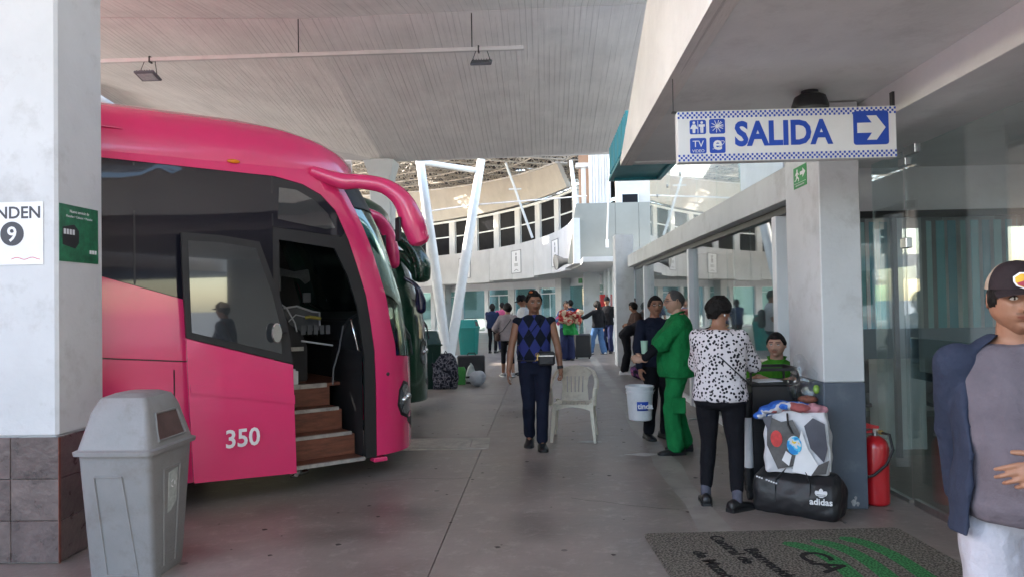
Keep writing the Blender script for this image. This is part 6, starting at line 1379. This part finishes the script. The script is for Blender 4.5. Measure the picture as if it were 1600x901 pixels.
    return t
wastebin('grey plastic waste bin with slanted lid beside the near pillar',(-2.535,4.49,0),R(-1),M['bingrey'],sticker=True)
wastebin('teal waste bin standing right of the white V column foot',(*G(733,553)[:2],0),R(-12),M['binteal'],w=.62,d=.6,h=1.12,hr=.88)
wastebin('dark green waste bin beside the nose of the green coach',(*G(668,606)[:2],0),R(25),M['bingreen'],w=.5,d=.5,h=1.10,hr=.86)
# ---- monobloc chair
M['chairw']=mk('cream_plastic',(.62,.58,.47),.42,.08,3,bump=.05,bs=50,dirt=.75,ds=9,dc=(.30,.25,.19))
cc=G(900,668); cx_,cy_=.345,8.78
ch=thing('plastic_chair','worn cream plastic armchair dragged along by the man in the vest','chair',(cx_,cy_,0),R(-6))
# local: front toward -y
g=MB(); 
slots=[[(x-.007,-.13),(x+.007,-.13),(x+.007,.05),(x-.007,.05)] for x in np.linspace(-.135,.135,7)]
def seatf(x,y,o): return V(x,y,.425-.018*math.cos(x*6)+.02*max(0,-y-.15)*0-.03*(y>.15)*(y-.15)+o)
g.patch([(-.235,-.22),(-.20,-.245),(.20,-.245),(.235,-.22),(.205,.19),(-.205,.19)],seatf,slots,.05,.014); g.build('seat',M['chairw'],ch,smooth='a')
def backf(x,z,o): 
    y=.195+(z-.43)*.30-.20*x*x*1.2; return V(x,y+o,z)
bslots=[[(x-.007,.52),(x+.007,.52),(x*1.08+.007,.71),(x*1.08-.007,.71)] for x in(-.09,-.045,0,.045,.09)]
g=MB(); top_=[(x,.775+.065*math.cos(x/.23*PI/2)) for x in np.linspace(.215,-.215,11)]
g.patch([(-.165,.415),(.165,.415),(.150,.60),(.165,.70),(.215,.745)]+top_+[(-.215,.745),(-.165,.70),(-.150,.60)],backf,bslots,.05,.014); g.build('backrest',M['chairw'],ch,smooth='a')
for sx in(-1,1):
    g=MB(); P_=[V(sx*.15,.30-.01,.815),V(sx*.22,.255,.775),V(sx*.262,.14,.69),(sx*.27,.0,.645),(sx*.272,-.14,.632),(sx*.262,-.205,.605),(sx*.25,-.225,.53),(sx*.245,-.235,.42)]
    g.tube(P_,[(.012,.035),(.012,.035),(.012,.032),(.010,.032),(.010,.032),(.012,.030),(.014,.028),(.014,.030)],10,up=(0,0,1)); g.build('armrest',M['chairw'],ch,smooth='a')
    for (y0,y1,zt) in((-.235,-.275,.45),(.19,.285,.45)):
        g=MB(); n_=6; rs=[]
        for k_ in range(n_):
            f=k_/(n_-1); x=sx*(.225+.035*f); y=y0+(y1-y0)*f; z=zt*(1-f); wd=.038-.012*f; 
            rs.append([(x-sx*wd,y-wd*.5,z),(x+sx*.006,y-wd*.6,z),(x+sx*.010,y+wd*.9,z),(x-sx*.004,y+wd*.9,z),(x-sx*.006,y-wd*.2,z),(x-sx*wd,y-wd*.15,z)])
        g.rings(rs); g.build('leg',M['chairw'],ch,smooth='a',ang=40)
g=MB(); 
g.patch([(-.235,.355)]+[(x,.355+.05*math.cos(x/.22*PI/2)) for x in np.linspace(-.19,.19,9)]+[(.235,.355),(.235,.43),(-.235,.43)],lambda x,z,o:V(x,-.238-o,z),(),0,.012); g.build('front_apron',M['chairw'],ch)
# ---- bucket held by the dark clothed man
M['bucket']=mk('bucket_white',(.74,.75,.76),.4,.08,5,dirt=.35,ds=9,dc=(.35,.35,.38)); bk=thing('bucket','white plastic bucket with blue label hanging in front of dark trousers','bucket',(1.075,8.42,.27))
g=MB(); g.lathe([(.118,0),(.130,.01),(.150,.30),(.158,.302),(.158,.33),(.152,.335),(.155,.36),(.163,.362),(.163,.385),(.150,.385),(.146,.36),(.126,.02),(.0,.018)],(0,0,0),28); g.build('shell',M['bucket'],bk,smooth='a',ang=40)
g=MB(); g.tube([(.165*math.cos(t),-.05-.04*math.sin(t)*0,.345-.06*math.sin(t)) for t in np.linspace(0,PI,12)],.004,5) ; g.build('handle_wire',M['steel'],bk)
g=MB(); g.patch([(-.35,.12),(.55,.12),(.55,.22),(-.35,.22)],lambda a,z,o:V((.140+.066*(z)+.003+o-.01)*math.sin(a),-(.140+.066*z+.003+o-.01)*math.cos(a),z),(),.1,.002); g.build('blue_label',M['sblue'],bk,smooth=True)
text('tinda',.085,M['paper'],bk,(-.045,-.156,.145),(1,0,.0),(0,0,1),.002,bold=.002)
text('19 L',.035,M['ink'],bk,(.0,-.150,.05),(1,0,0),(0,0,1),.002) if False else None
# ---- desk on castors
dk=thing('wheeled_desk','black box desk on castors between the spotted blouse and the bags','desk',(1.84,6.17,0))
g=MB(); g.b2(-.18,.18,-.17,.17,.12,.915,.008); g.build('cabinet',M['black'],dk)
for k_ in range(4): g=MB(); g.b2(-.182,.182,-.1725,-.1705,.20+.17*k_,.206+.17*k_); g.build('groove',M['rubber'],dk)
g=MB(); g.b2(-.20,.20,-.19,.19,.916,.935,.004); g.build('desk_top',M['rubber'],dk)
g=MB(); 
for (x0,x1,y0,y1) in((-.20,.20,-.19,-.165),(-.20,.20,.165,.19),(-.20,-.175,-.164,.164),(.175,.20,-.164,.164)): g.b2(x0,x1,y0,y1,1.03,1.055)
for x in(-.187,.187):
    for y in(-.177,.177): g.b2(x-.008,x+.008,y-.008,y+.008,.936,1.029)
g.build('guard_rail',M['rubber'],dk)
g=MB(); g.cyl((-.215,-.15,.66),(-.21,-.15,.86),.035,seg=12); g.cyl((-.21,-.15,.12),(-.215,-.15,.26),.035,seg=12); g.build('post_end',M['rubber'],dk); g=MB(); g.cyl((-.21,-.15,.261),(-.215,-.15,.659),.036,seg=14); g.build('white_post',M['bucket'],dk,smooth='a')
for x,y in((-.21,-.15),(.16,-.14),(-.15,.14),(.16,.14)): g=MB(); g.cyl((x-.015,y,.045),(x+.015,y,.045),.045,seg=14); g.b2(x-.022,x+.022,y-.02,y+.02,.06,.12); g.build('castor',M['rubber'],dk)
g=MB(); g.cyl((-.42,.55,.075),(-.39,.55,.075),.075,seg=16)
pa_=thing('paper_sheets','white paper sheets lying on the black desk','papers',(1.80,6.12,.936),R(15)); g=MB(); g.b2(-.10,.12,-.07,.07,0,.006); g.build('sheet',M['paper'],pa_); g=MB(); g.box((.02,.01,.010),(.20,.13,.003),R(10)); g.build('sheet',M['paper'],pa_)
lc=thing('cart_wheel','small grey trolley wheel by the foot of the green trousers','wheel',(*G(1066,655)[:2],0)); 
lc.location=(1.72,9.2,0); g=MB(); g.cyl((-.018,0,.075),(.018,0,.075),.075,seg=18); g.build('tyre',M['rubber'],lc,smooth='a'); g=MB(); g.cyl((-.02,0,.075),(.02,0,.075),.045,seg=16); g.build('hub',M['steel'],lc,smooth='a'); g=MB(); g.tube([(.03,0,.075),(.06,.02,.14),(.30,.05,.16)],.012,6); g.build('axle_arm',M['steel'],lc)
# ---- duffel, tote, blanket, clear bag
M['duf']=mk('duffel_black',(.014,.014,.016),.5,.2,8,bump=.9,bs=9)
dfd=nrm((.80,-.60,0)); dz=math.atan2(dfd[1],dfd[0]); dfo=V(1.90,5.66,0)
df=thing('duffel_bag','black sports duffel bag with white three leaf mark, lowest of the stacked bags','bag',tuple(dfo),dz)
g=MB(); 
hull(g,[(.0,-.30,.30,-.13,.13,.05),(.05,-.32,.32,-.16,.16,.07),(.16,-.325,.325,-.17,.17,.08),(.26,-.31,.31,-.14,.14,.08),(.315,-.27,.27,-.07,.07,.05)]); me=remesh(g,.009,8,lambda p:nz(p*np.array([.6,1,1.3]),17)*.7+nz(p,42)*.3,.016); link('bag_body',me,M['duf'],df,smooth=True)
g=MB(); g.tube([(-.26,-.05,.30),(-.1,-.06,.315),(.1,-.06,.315),(.28,-.04,.29)],.007,6); g.build('zip',M['rubber'],df)
for sy in(-1,1): g=MB(); g.tube([(-.12,sy*.165,.10),(-.12,sy*.15,.26),(-.05,sy*.10,.345),(.08,sy*.10,.345),(.13,sy*.15,.26),(.13,sy*.168,.10)],[(.004,.014)]*6,6); g.build('carry_handle',M['rubber'],df)
# marks on the camera side: placed on the long flank near its right end
M['mark']=mk('print_white',(.75,.75,.76),.5)
def dloc(px,py,off): 
    q=PLN(px,py,dfo+V(.60,.80,0)*0-V(.6,.8,0)*0+V(-.6,-.8,0)*.0+nrm(V(-.35,-.93,0))*off,nrm(V(-.35,-.93,0)))-dfo; return rotz(-dz)@q
fn_=rotz(-dz)@nrm(V(-.35,-.93,0)); fr_=nrm(np.cross((0,0,1),fn_)); 
o_=dloc(1283,788,.235); 
text('adidas',.062,M['mark'],df,o_,fr_,(0,0,1),.006,'CENTER',bold=.0015)
g=MB(); b0=dloc(1283,776,.237)
for a,L in((0,.062),(42,.058),(-42,.058)):
    t_=R(a); ax_=(math.sin(t_),math.cos(t_)); pr2=(math.cos(t_),-math.sin(t_)); P=[]
    for f,wd in((0.0,.006),(.3,.013),(.6,.017),(.85,.012),(1,.0)): P.append((ax_[0]*L*f+pr2[0]*wd,ax_[1]*L*f+pr2[1]*wd))
    for f,wd in((.85,.012),(.6,.017),(.3,.013),(0,.006)): P.append((ax_[0]*L*f-pr2[0]*wd,ax_[1]*L*f-pr2[1]*wd))
    g.prism(P,b0,fr_,(0,0,1),.004+.0005*a/42)
g.build('leaf_mark',M['mark'],df)
g=MB()
for k_ in range(2): g.prism([(-.030,.006+.010*k_),(.030,.006+.010*k_),(.030,.0095+.010*k_),(-.030,.0095+.010*k_)],b0,fr_,(0,0,1),.006)
g.build('mark_stripe',M['duf'],df)
text('ALL DAY I DREAM',.022,M['mark'],df,(-.27,-.163,.235),(1,0,-.18),(0,0,1),.003,'LEFT') if False else None
for k_ in range(9): 
    g=MB(); g.b2(-.26+.018*k_,-.247+.018*k_,-.172,-.168,.262-.004*k_,.272-.004*k_); 
    if k_!=3: g.build('print_dash',M['mark'],df)
to_=thing('tote_bag','white and grey printed tote bag standing on the black duffel','bag',(1.905,5.67,.31),dz+R(12))
M['tote']=mk('tote_white',(.62,.62,.64),.45,.1,6,bump=.4,bs=10); M['totes']=mk('tote_side',(.06,.06,.08),.5,.2,8,bump=.5,bs=9); M['toteg']=mk('tote_print',(.08,.075,.075),.45,.5,12)
g=MB(); hull(g,[(0,-.22,.22,-.11,.11,.02),(.10,-.235,.235,-.125,.12,.03),(.26,-.235,.23,-.12,.12,.03),(.42,-.225,.21,-.085,.09,.02),(.46,-.22,.20,-.065,.075,.02)]); me=remesh(g,.010,2,lambda p:nz(p,16)*.6+nz(p,40)*.4,.016); link('bag_body',me,M['tote'],to_,smooth=True)
fy=lambda x,z:-.126-.012*math.cos(x*7)+.10*max(z-.30,0)
def tp_(poly,mat,name,e=.0): g=MB(); g.patch(poly,lambda x,z,o:V(x,fy(x,z)-e-o+.001,z),(),.05,.004); return g.build(name,mat,to_,smooth='a')
tp_([(-.20,.42),(-.205,.20),(-.13,.03),(-.02,.06),(.05,.02),(.03,.30),(-.02,.40),(-.10,.38)],M['toteg'],'printed_panel',.006)
tp_([(-.03,.02),(.10,.0),(.16,.06),(.08,.20),(.04,.33)],M['mark'],'printed_panel',.008)
tp_([(.06,.36),(.10,.20),(.19,.10),(.215,.20),(.20,.38),(.12,.42)],M['totes'],'printed_panel',.009)
M['ballr']=mk('print_red',(.55,.03,.03),.4,.3,30); M['ballb']=blotch('print_rainbow',[(.04,.25,.60),(.10,.50,.75),(.6,.65,.7),(.75,.55,.05),(.65,.08,.05)],14)
tp_([(-.235,.40),(-.16,.43),(-.19,.30)],M['totes'],'printed_panel',.010)
tp_([(.10,.0),(.20,.02),(.225,.12),(.15,.08)],M['toteg'],'printed_panel',.010)
tp_([(-.10,.10),(-.05,.06),(-.03,.14),(-.07,.17)],M['mark'],'printed_panel',.011)
tp_([(-.135+.042*math.cos(t),.255+.062*math.sin(t)) for t in np.linspace(0,2*PI,15)[:-1]],M['ballr'],'printed_ball',.012)
tp_([(-.01+.052*math.cos(t),.215+.070*math.sin(t)) for t in np.linspace(0,2*PI,17)[:-1]],M['ballb'],'printed_ball',.013)
text('sport life',.052,M['ink'],to_,(-.10,-.125,.395),(1,0,-.12),(0,.2,1),.006,bold=.001) if False else None
g=MB(); g.tube([(-.06,-.10,.44),(-.05,-.15,.36),(-.02,-.155,.30)],.008,6); g.build('tote_strap',M['rubber'],to_); g=MB(); g.tube([(.10,-.10,.43),(.18,-.12,.35),(.225,-.11,.20),(.225,-.08,.03)],.007,6); g.build('tote_strap',M['mark'],to_)
bl_=thing('blanket','folded blue patterned blanket lying over the top of the tote','blanket',(1.89,5.68,.77),dz+R(5)); M['blueb']=blotch('blue_blanket',[(.03,.10,.42),(.05,.16,.55),(.55,.55,.6),(.35,.10,.10)],6)
g=MB(); 
for (x,y,z,a,b,c) in((-.23,-.08,-.05,.06,.10,.03),(-.16,-.05,-.005,.09,.12,.035),(-.06,-.03,.03,.12,.11,.035),(.05,-.02,.02,.10,.10,.035)): g.ell((x,y,z),(a,b,c))
link('fold',remesh(g,.009,2,lambda p:nz(p,35),.008),M['blueb'],bl_,smooth=True)
pk=thing('soft_toy','pink plush bundle lying right of the blue blanket','toy',(1.985,5.60,.785)); M['plush']=cloth('plush_pink',(.50,.24,.28)); g=MB(); 
for (x,y,z,r_) in((-.04,0,0,.05),(.02,0,0,.055),(.07,.0,-.01,.045)): g.ell((x,y,z),(r_*1.2,r_,r_*.7))
link('plush',remesh(g,.008,2,lambda p:nz(p,60),.005),M['plush'],pk,smooth=True)
cb=thing('clear_bag','transparent plastic bag with food leaning on the pillar above the tote','bag',(2.03,5.86,.78),R(-20)); M['film']=glass('plastic_film',(.93,.95,.96),.05); M['filmb']=mk('film_wrinkle',(.5,.52,.55),.2)
g=MB(); 
g.ell((0,0,.14),(.13,.08,.16)); g.cap((0,0,.2),(-.03,0,.34),.09,.05)
link('film',remesh(g,.009,3,lambda p:nz(p,22)*.5+nz(p,50)*.5,.012),M['film'],cb,smooth=True)
g=MB(); g.ell((.02,0,.04),(.075,.045,.03)); g.build('food',mk('food_brown',(.30,.10,.06),.6,.5,30),cb,smooth=True); g=MB(); g.ell((.085,0,.12),(.025,.02,.035)); g.build('fruit',mk('fruit_green',(.25,.42,.05),.4),cb,smooth=True)
# ---- fire extinguisher
M['fired']=mk('extinguisher_red',(.50,.012,.018),.28,.06,4,dirt=.15,ds=8,dc=(.2,.02,.02),coat=.5)
fe=thing('fire_extinguisher','red fire extinguisher standing on the floor right of the painted pillar','extinguisher',(2.565,5.88,0))
g=MB(); g.lathe([(.080,0),(.096,.012),(.098,.03),(.098,.44),(.092,.475),(.070,.505),(.040,.525),(.028,.53)],(0,0,0),28); g.build('cylinder',M['fired'],fe,smooth='a',ang=50)
g=MB(); g.cyl((0,0,.53),(0,0,.575),.022,seg=12); g.b2(-.02,.02,-.02,.02,.555,.585); g.build('valve',M['steel'],fe)
g=MB(); g.prism([(-.09,0),(.03,-.0),(.03,.02),(-.02,.03),(-.10,.055),(-.105,.045)],(0,.012,.585),(1,0,0),(0,0,1),.024); g.prism([(-.08,-.03),(.0,-.03),(.0,-.005),(-.02,-.002),(-.075,-.018)],(0,.010,.58),(1,0,0),(0,0,1),.02); g.build('lever',M['fired'],fe)
g=MB(); g.tube([(.02,-.02,.56),(.075,-.085,.55),(.085,-.115,.44),(.03,-.125,.33),(-.06,-.115,.25),(-.13,-.10,.22)],.011,8); g.cyl((-.13,-.10,.22),(-.175,-.095,.205),.017,seg=10); g.build('hose',M['rubber'],fe,smooth=True)
g=MB(); g.cyl((.03,-.022,.56),(.035,-.045,.56),.018,seg=12); g.build('gauge',M['brass'],fe)
# ---- door mat
mo=V(.66,5.13,0); ma=V(math.cos(R(3.5)),math.sin(R(3.5)),0); mbv=V(math.sin(R(3.5)),-math.cos(R(3.5)),0)
mt=thing('door_mat','brown coil mat with black writing and green stripes at the hall entrance','mat',tuple(mo),R(3.5))
def coil(name,c1,c2):
    m=mk(name,c1,.85,.2,12,bump=1.,bs=140,spec=.2); t=m.node_tree; b=t.nodes['Principled BSDF']; L=t.links.new; tc=_n(t,'ShaderNodeTexCoord'); n=_n(t,'ShaderNodeTexNoise'); n.inputs['Scale'].default_value=75; n.inputs['Detail'].default_value=3; L(tc.outputs['Object'],n.inputs['Vector']); mr=_n(t,'ShaderNodeMapRange'); mr.inputs[1].default_value=.43; mr.inputs[2].default_value=.57; L(n.outputs[0],mr.inputs[0])
    mi=_n(t,'ShaderNodeMix',data_type='RGBA'); L(mr.outputs[0],mi.inputs[0]); mi.inputs[6].default_value=(*c2,1); mi.inputs[7].default_value=(*c1,1); L(mi.outputs[2],b.inputs['Base Color']); return m
M['coil']=coil('coil_brown',(.23,.215,.18),(.065,.058,.048)); M['coilg']=coil('coil_green',(.07,.30,.10),(.025,.11,.04)); M['coilk']=coil('coil_black',(.035,.033,.03),(.012,.012,.012))
P_=rr(0,1.76,-2.3,0,.04); g=MB(); g.prism(P_,(0,0,.001),(1,0,0),(0,1,0),.011); g.build('mat_base',M['coil'],mt)
def mloc(px,py): q=G(px,py)-mo; return V(q@ma,q@V(-ma[1],ma[0],0),.0125)
def mtext(s,px,py,size,bold=.002): text(s,size,M['coilk'],mt,mloc(px,py),(0.13,-1,0),(1,.13,0),.003,'LEFT',bold=bold)
mtext('Central de',1106,840,.125); mtext('Bienvenidos',1161,860,.125); mtext('de Mazatlan',1080,864,.125)
mtext('CA',1240,866,.26,.004)
for k_,(pts) in enumerate((((1224,850),(1262,858),(1300,876),(1336,905)),((1268,846),(1310,856),(1352,876),(1400,912)),((1312,842),(1350,850),(1400,872),(1450,905)))):
    q=[mloc(*p) for p in pts]; L_=[];R_=[]
    n_=14; cv=[]
    for i in range(len(q)-1):
        p0,p1,p2,p3=q[max(i-1,0)],q[i],q[i+1],q[min(i+2,len(q)-1)]
        for u_ in np.linspace(0,1,5)[:-1]: cv.append(.5*((2*p1)+(-p0+p2)*u_+(2*p0-5*p1+4*p2-p3)*u_*u_+(-p0+3*p1-3*p2+p3)*u_**3))
    cv.append(q[-1])
    for i,c in enumerate(cv):
        d=nrm(cv[min(i+1,len(cv)-1)]-cv[max(i-1,0)]); pn=V(-d[1],d[0],0); wd=.055*min(1,.45+i*.28); L_.append(c+pn*wd); R_.append(c-pn*wd)
    poly=[(p[0],p[1]) for p in L_+R_[::-1]]; g=MB(); g.prism(poly,(0,0,.0122+.0002*k_),(1,0,0),(0,1,0),.0012); g.build('green_stripe',M['coilg'],mt)
# ---- luggage in the distance
M['camo']=blotch('camo_fabric',[(.012,.012,.018),(.05,.05,.065),(.16,.15,.17),(.02,.02,.03)],15)
bp=thing('backpack','black and grey camouflage backpack standing in front of the V column','backpack',(*G(697,606)[:2],0),R(8)); g=MB(); hull(g,[(0,-.24,.22,-.14,.14,.05),(.20,-.26,.24,-.17,.15,.07),(.45,-.25,.23,-.15,.15,.07),(.60,-.17,.18,-.10,.12,.07),(.67,-.08,.10,-.05,.08,.03)]); link('pack_body',remesh(g,.016,2,lambda p:nz(p,22),.012),M['camo'],bp,smooth=True); g=MB(); g.tube([(-.03,.0,.66),(0,0,.72),(.04,0,.66)],.012,6); g.build('haul_loop',M['rubber'],bp)
g=MB(); hull(g,[(.04,-.17,.15,-.21,-.15,.03),(.24,-.17,.15,-.23,-.15,.04),(.30,-.13,.11,-.19,-.15,.03)]); g.build('front_pocket',M['camo'],bp,smooth='a')
g=MB(); g.ell((-.26,0,.48),(.06,.09,.10)); g.build('side_pouch',M['camo'],bp,smooth=True)
gb_=thing('shopping_bag','small green bag between the camouflage backpack and plastic bag','bag',(*G(721,600)[:2],0)); g=MB(); hull(g,[(0,-.09,.09,-.08,.08,.03),(.28,-.10,.10,-.06,.06,.03),(.36,-.06,.06,-.02,.02,.01)]); link('bag_body',remesh(g,.014,2,lambda p:nz(p,30),.01),mk('bag_green',(.03,.22,.03),.5,.3,9),gb_,smooth=True)
pbg=thing('plastic_bag','translucent white plastic bag standing between green bag and white case','bag',(*G(736,600)[:2],0)); g=MB(); g.ell((0,0,.16),(.12,.10,.16)); g.cap((0,0,.25),(.0,0,.42),.09,.03); link('bag_body',remesh(g,.014,1,lambda p:nz(p,25),.02),mk('plastic_white',(.38,.42,.40),.3,.3,12,bump=.4,bs=20),pbg,smooth=True)
wc=thing('white_bundle','white wrapped bundle with black bands lying by the plastic bag','bundle',(*G(745,603)[:2],0),R(-15)); g=MB(); g.ell((0,0,.15),(.18,.15,.15)); g.ell((.06,0,.20),(.13,.12,.11)); link('wrap',remesh(g,.014,1,lambda p:nz(p,22),.012),M['whitet'],wc,smooth=True); 
for z in(.08,.19): g=MB(); g.box((-.13,-.10,z),(.11,.05,.035),R(35)); g.build('black_band',M['rubber'],wc)
kc=thing('black_case','black case lying behind the plastic bag near the backpack','case',(*G(738,590)[:2],0)); g=MB(); g.b2(-.32,.28,-.15,.15,.02,.50,.03); g.build('case_body',M['bagb'],kc,smooth='a'); g=MB(); g.tube([(-.1,0,.50),(-.08,0,.55),(.06,0,.55),(.08,0,.50)],.012,6); g.build('handle',M['brownc'],kc)
sc2=thing('suitcase','black suitcase standing between the blanket carrier and woman in jeans','suitcase',(*G(911,560)[:2],0)); g=MB(); g.b2(-.24,.24,-.14,.14,.05,.72,.04); g.build('shell',M['bagb'],sc2,smooth='a'); g=MB(); g.tube([(-.1,0,.72),(-.1,0,.95),(.1,0,.95),(.1,0,.72)],.012,6); g.build('pull_handle',M['steel'],sc2)
for x in(-.18,.18): g=MB(); g.cyl((x-.02,0,.04),(x+.02,0,.04),.04,seg=10); g.build('wheel',M['rubber'],sc2)
pgb=thing('travel_bag','dark purple and black bag on the floor under the bending person','bag',(*G(1003,592)[:2],0)); g=MB(); g.ell((0,0,.17),(.24,.15,.17)); g.ell((.1,0,.25),(.14,.11,.12)); link('bag_body',remesh(g,.014,2,lambda p:nz(p,22),.014),blotch('purple_fabric',[(.012,.012,.016),(.03,.02,.05),(.10,.03,.12),(.25,.08,.12)],8),pgb,smooth=True); g=MB(); g.tube([(-.1,0,.30),(-.03,0,.50),(.05,0,.34)],.010,6); g.build('carry_handle',M['plush'],pgb)
rbx=thing('hose_cabinet','red wall cabinet behind the man in the black cap','cabinet',(2.24,27.2,1.05)); g=MB(); g.b2(-.16,.03,-.22,.22,0,.85,.01); g.build('cabinet_box',M['fired'],rbx); g=MB(); g.b2(-.14,.01,-.226,-.221,.05,.80); g.build('cabinet_door',M['fired'],rbx)
g=MB(); g.b2(-.17,.17,-.02,.02,0,.22); exq=PC(RG-.1,.42,2.52); ex2=g.build('exit_plate',M['sgreen'],None,loc=exq,rot=.42+PI/2); tag(ex2,'tiny green exit plate on the lintel of the round building','sign')
# ---- added surroundings, unseen, hiding the bare horizon in reflections and side views
M['farwall']=concrete_paint('far_wall',(.55,.55,.53),dirt=.3)
def farblock(label,x0,x1,y0,y1,h):
    t=thing('added_building',label,'building',(0,0,0)); g=MB(); g.b2(x0,x1,y0,y1,0,h); g.build('wall',M['farwall'],t); g=MB(); g.b2(x0-.2,x1+.2,y0-.2,y1+.2,h+.001,h+.3); g.build('roof_edge',M['shell'],t)
    L_=max(x1-x0,y1-y0); n_=int(L_/4)
    for i in range(n_):
        g=MB()
        if x1-x0>y1-y0: 
            yy=y1+.05 if y0<0 else y0-.05; g.b2(x0+1+4*i,x0+3.4+4*i,yy-.04,yy+.04,1.0,h-1.2)
        else: xx=x1+.05; g.b2(xx-.04,xx+.04,y0+1+4*i,y0+3.4+4*i,1.0,h-1.2)
        g.build('window',M['glassd'],t)
farblock('added long low building far left across the yard, for reflections',-62,-56,-50,70,6.5)
farblock('added long low building far behind the camera, for reflections',-50,30,-58,-52,7)
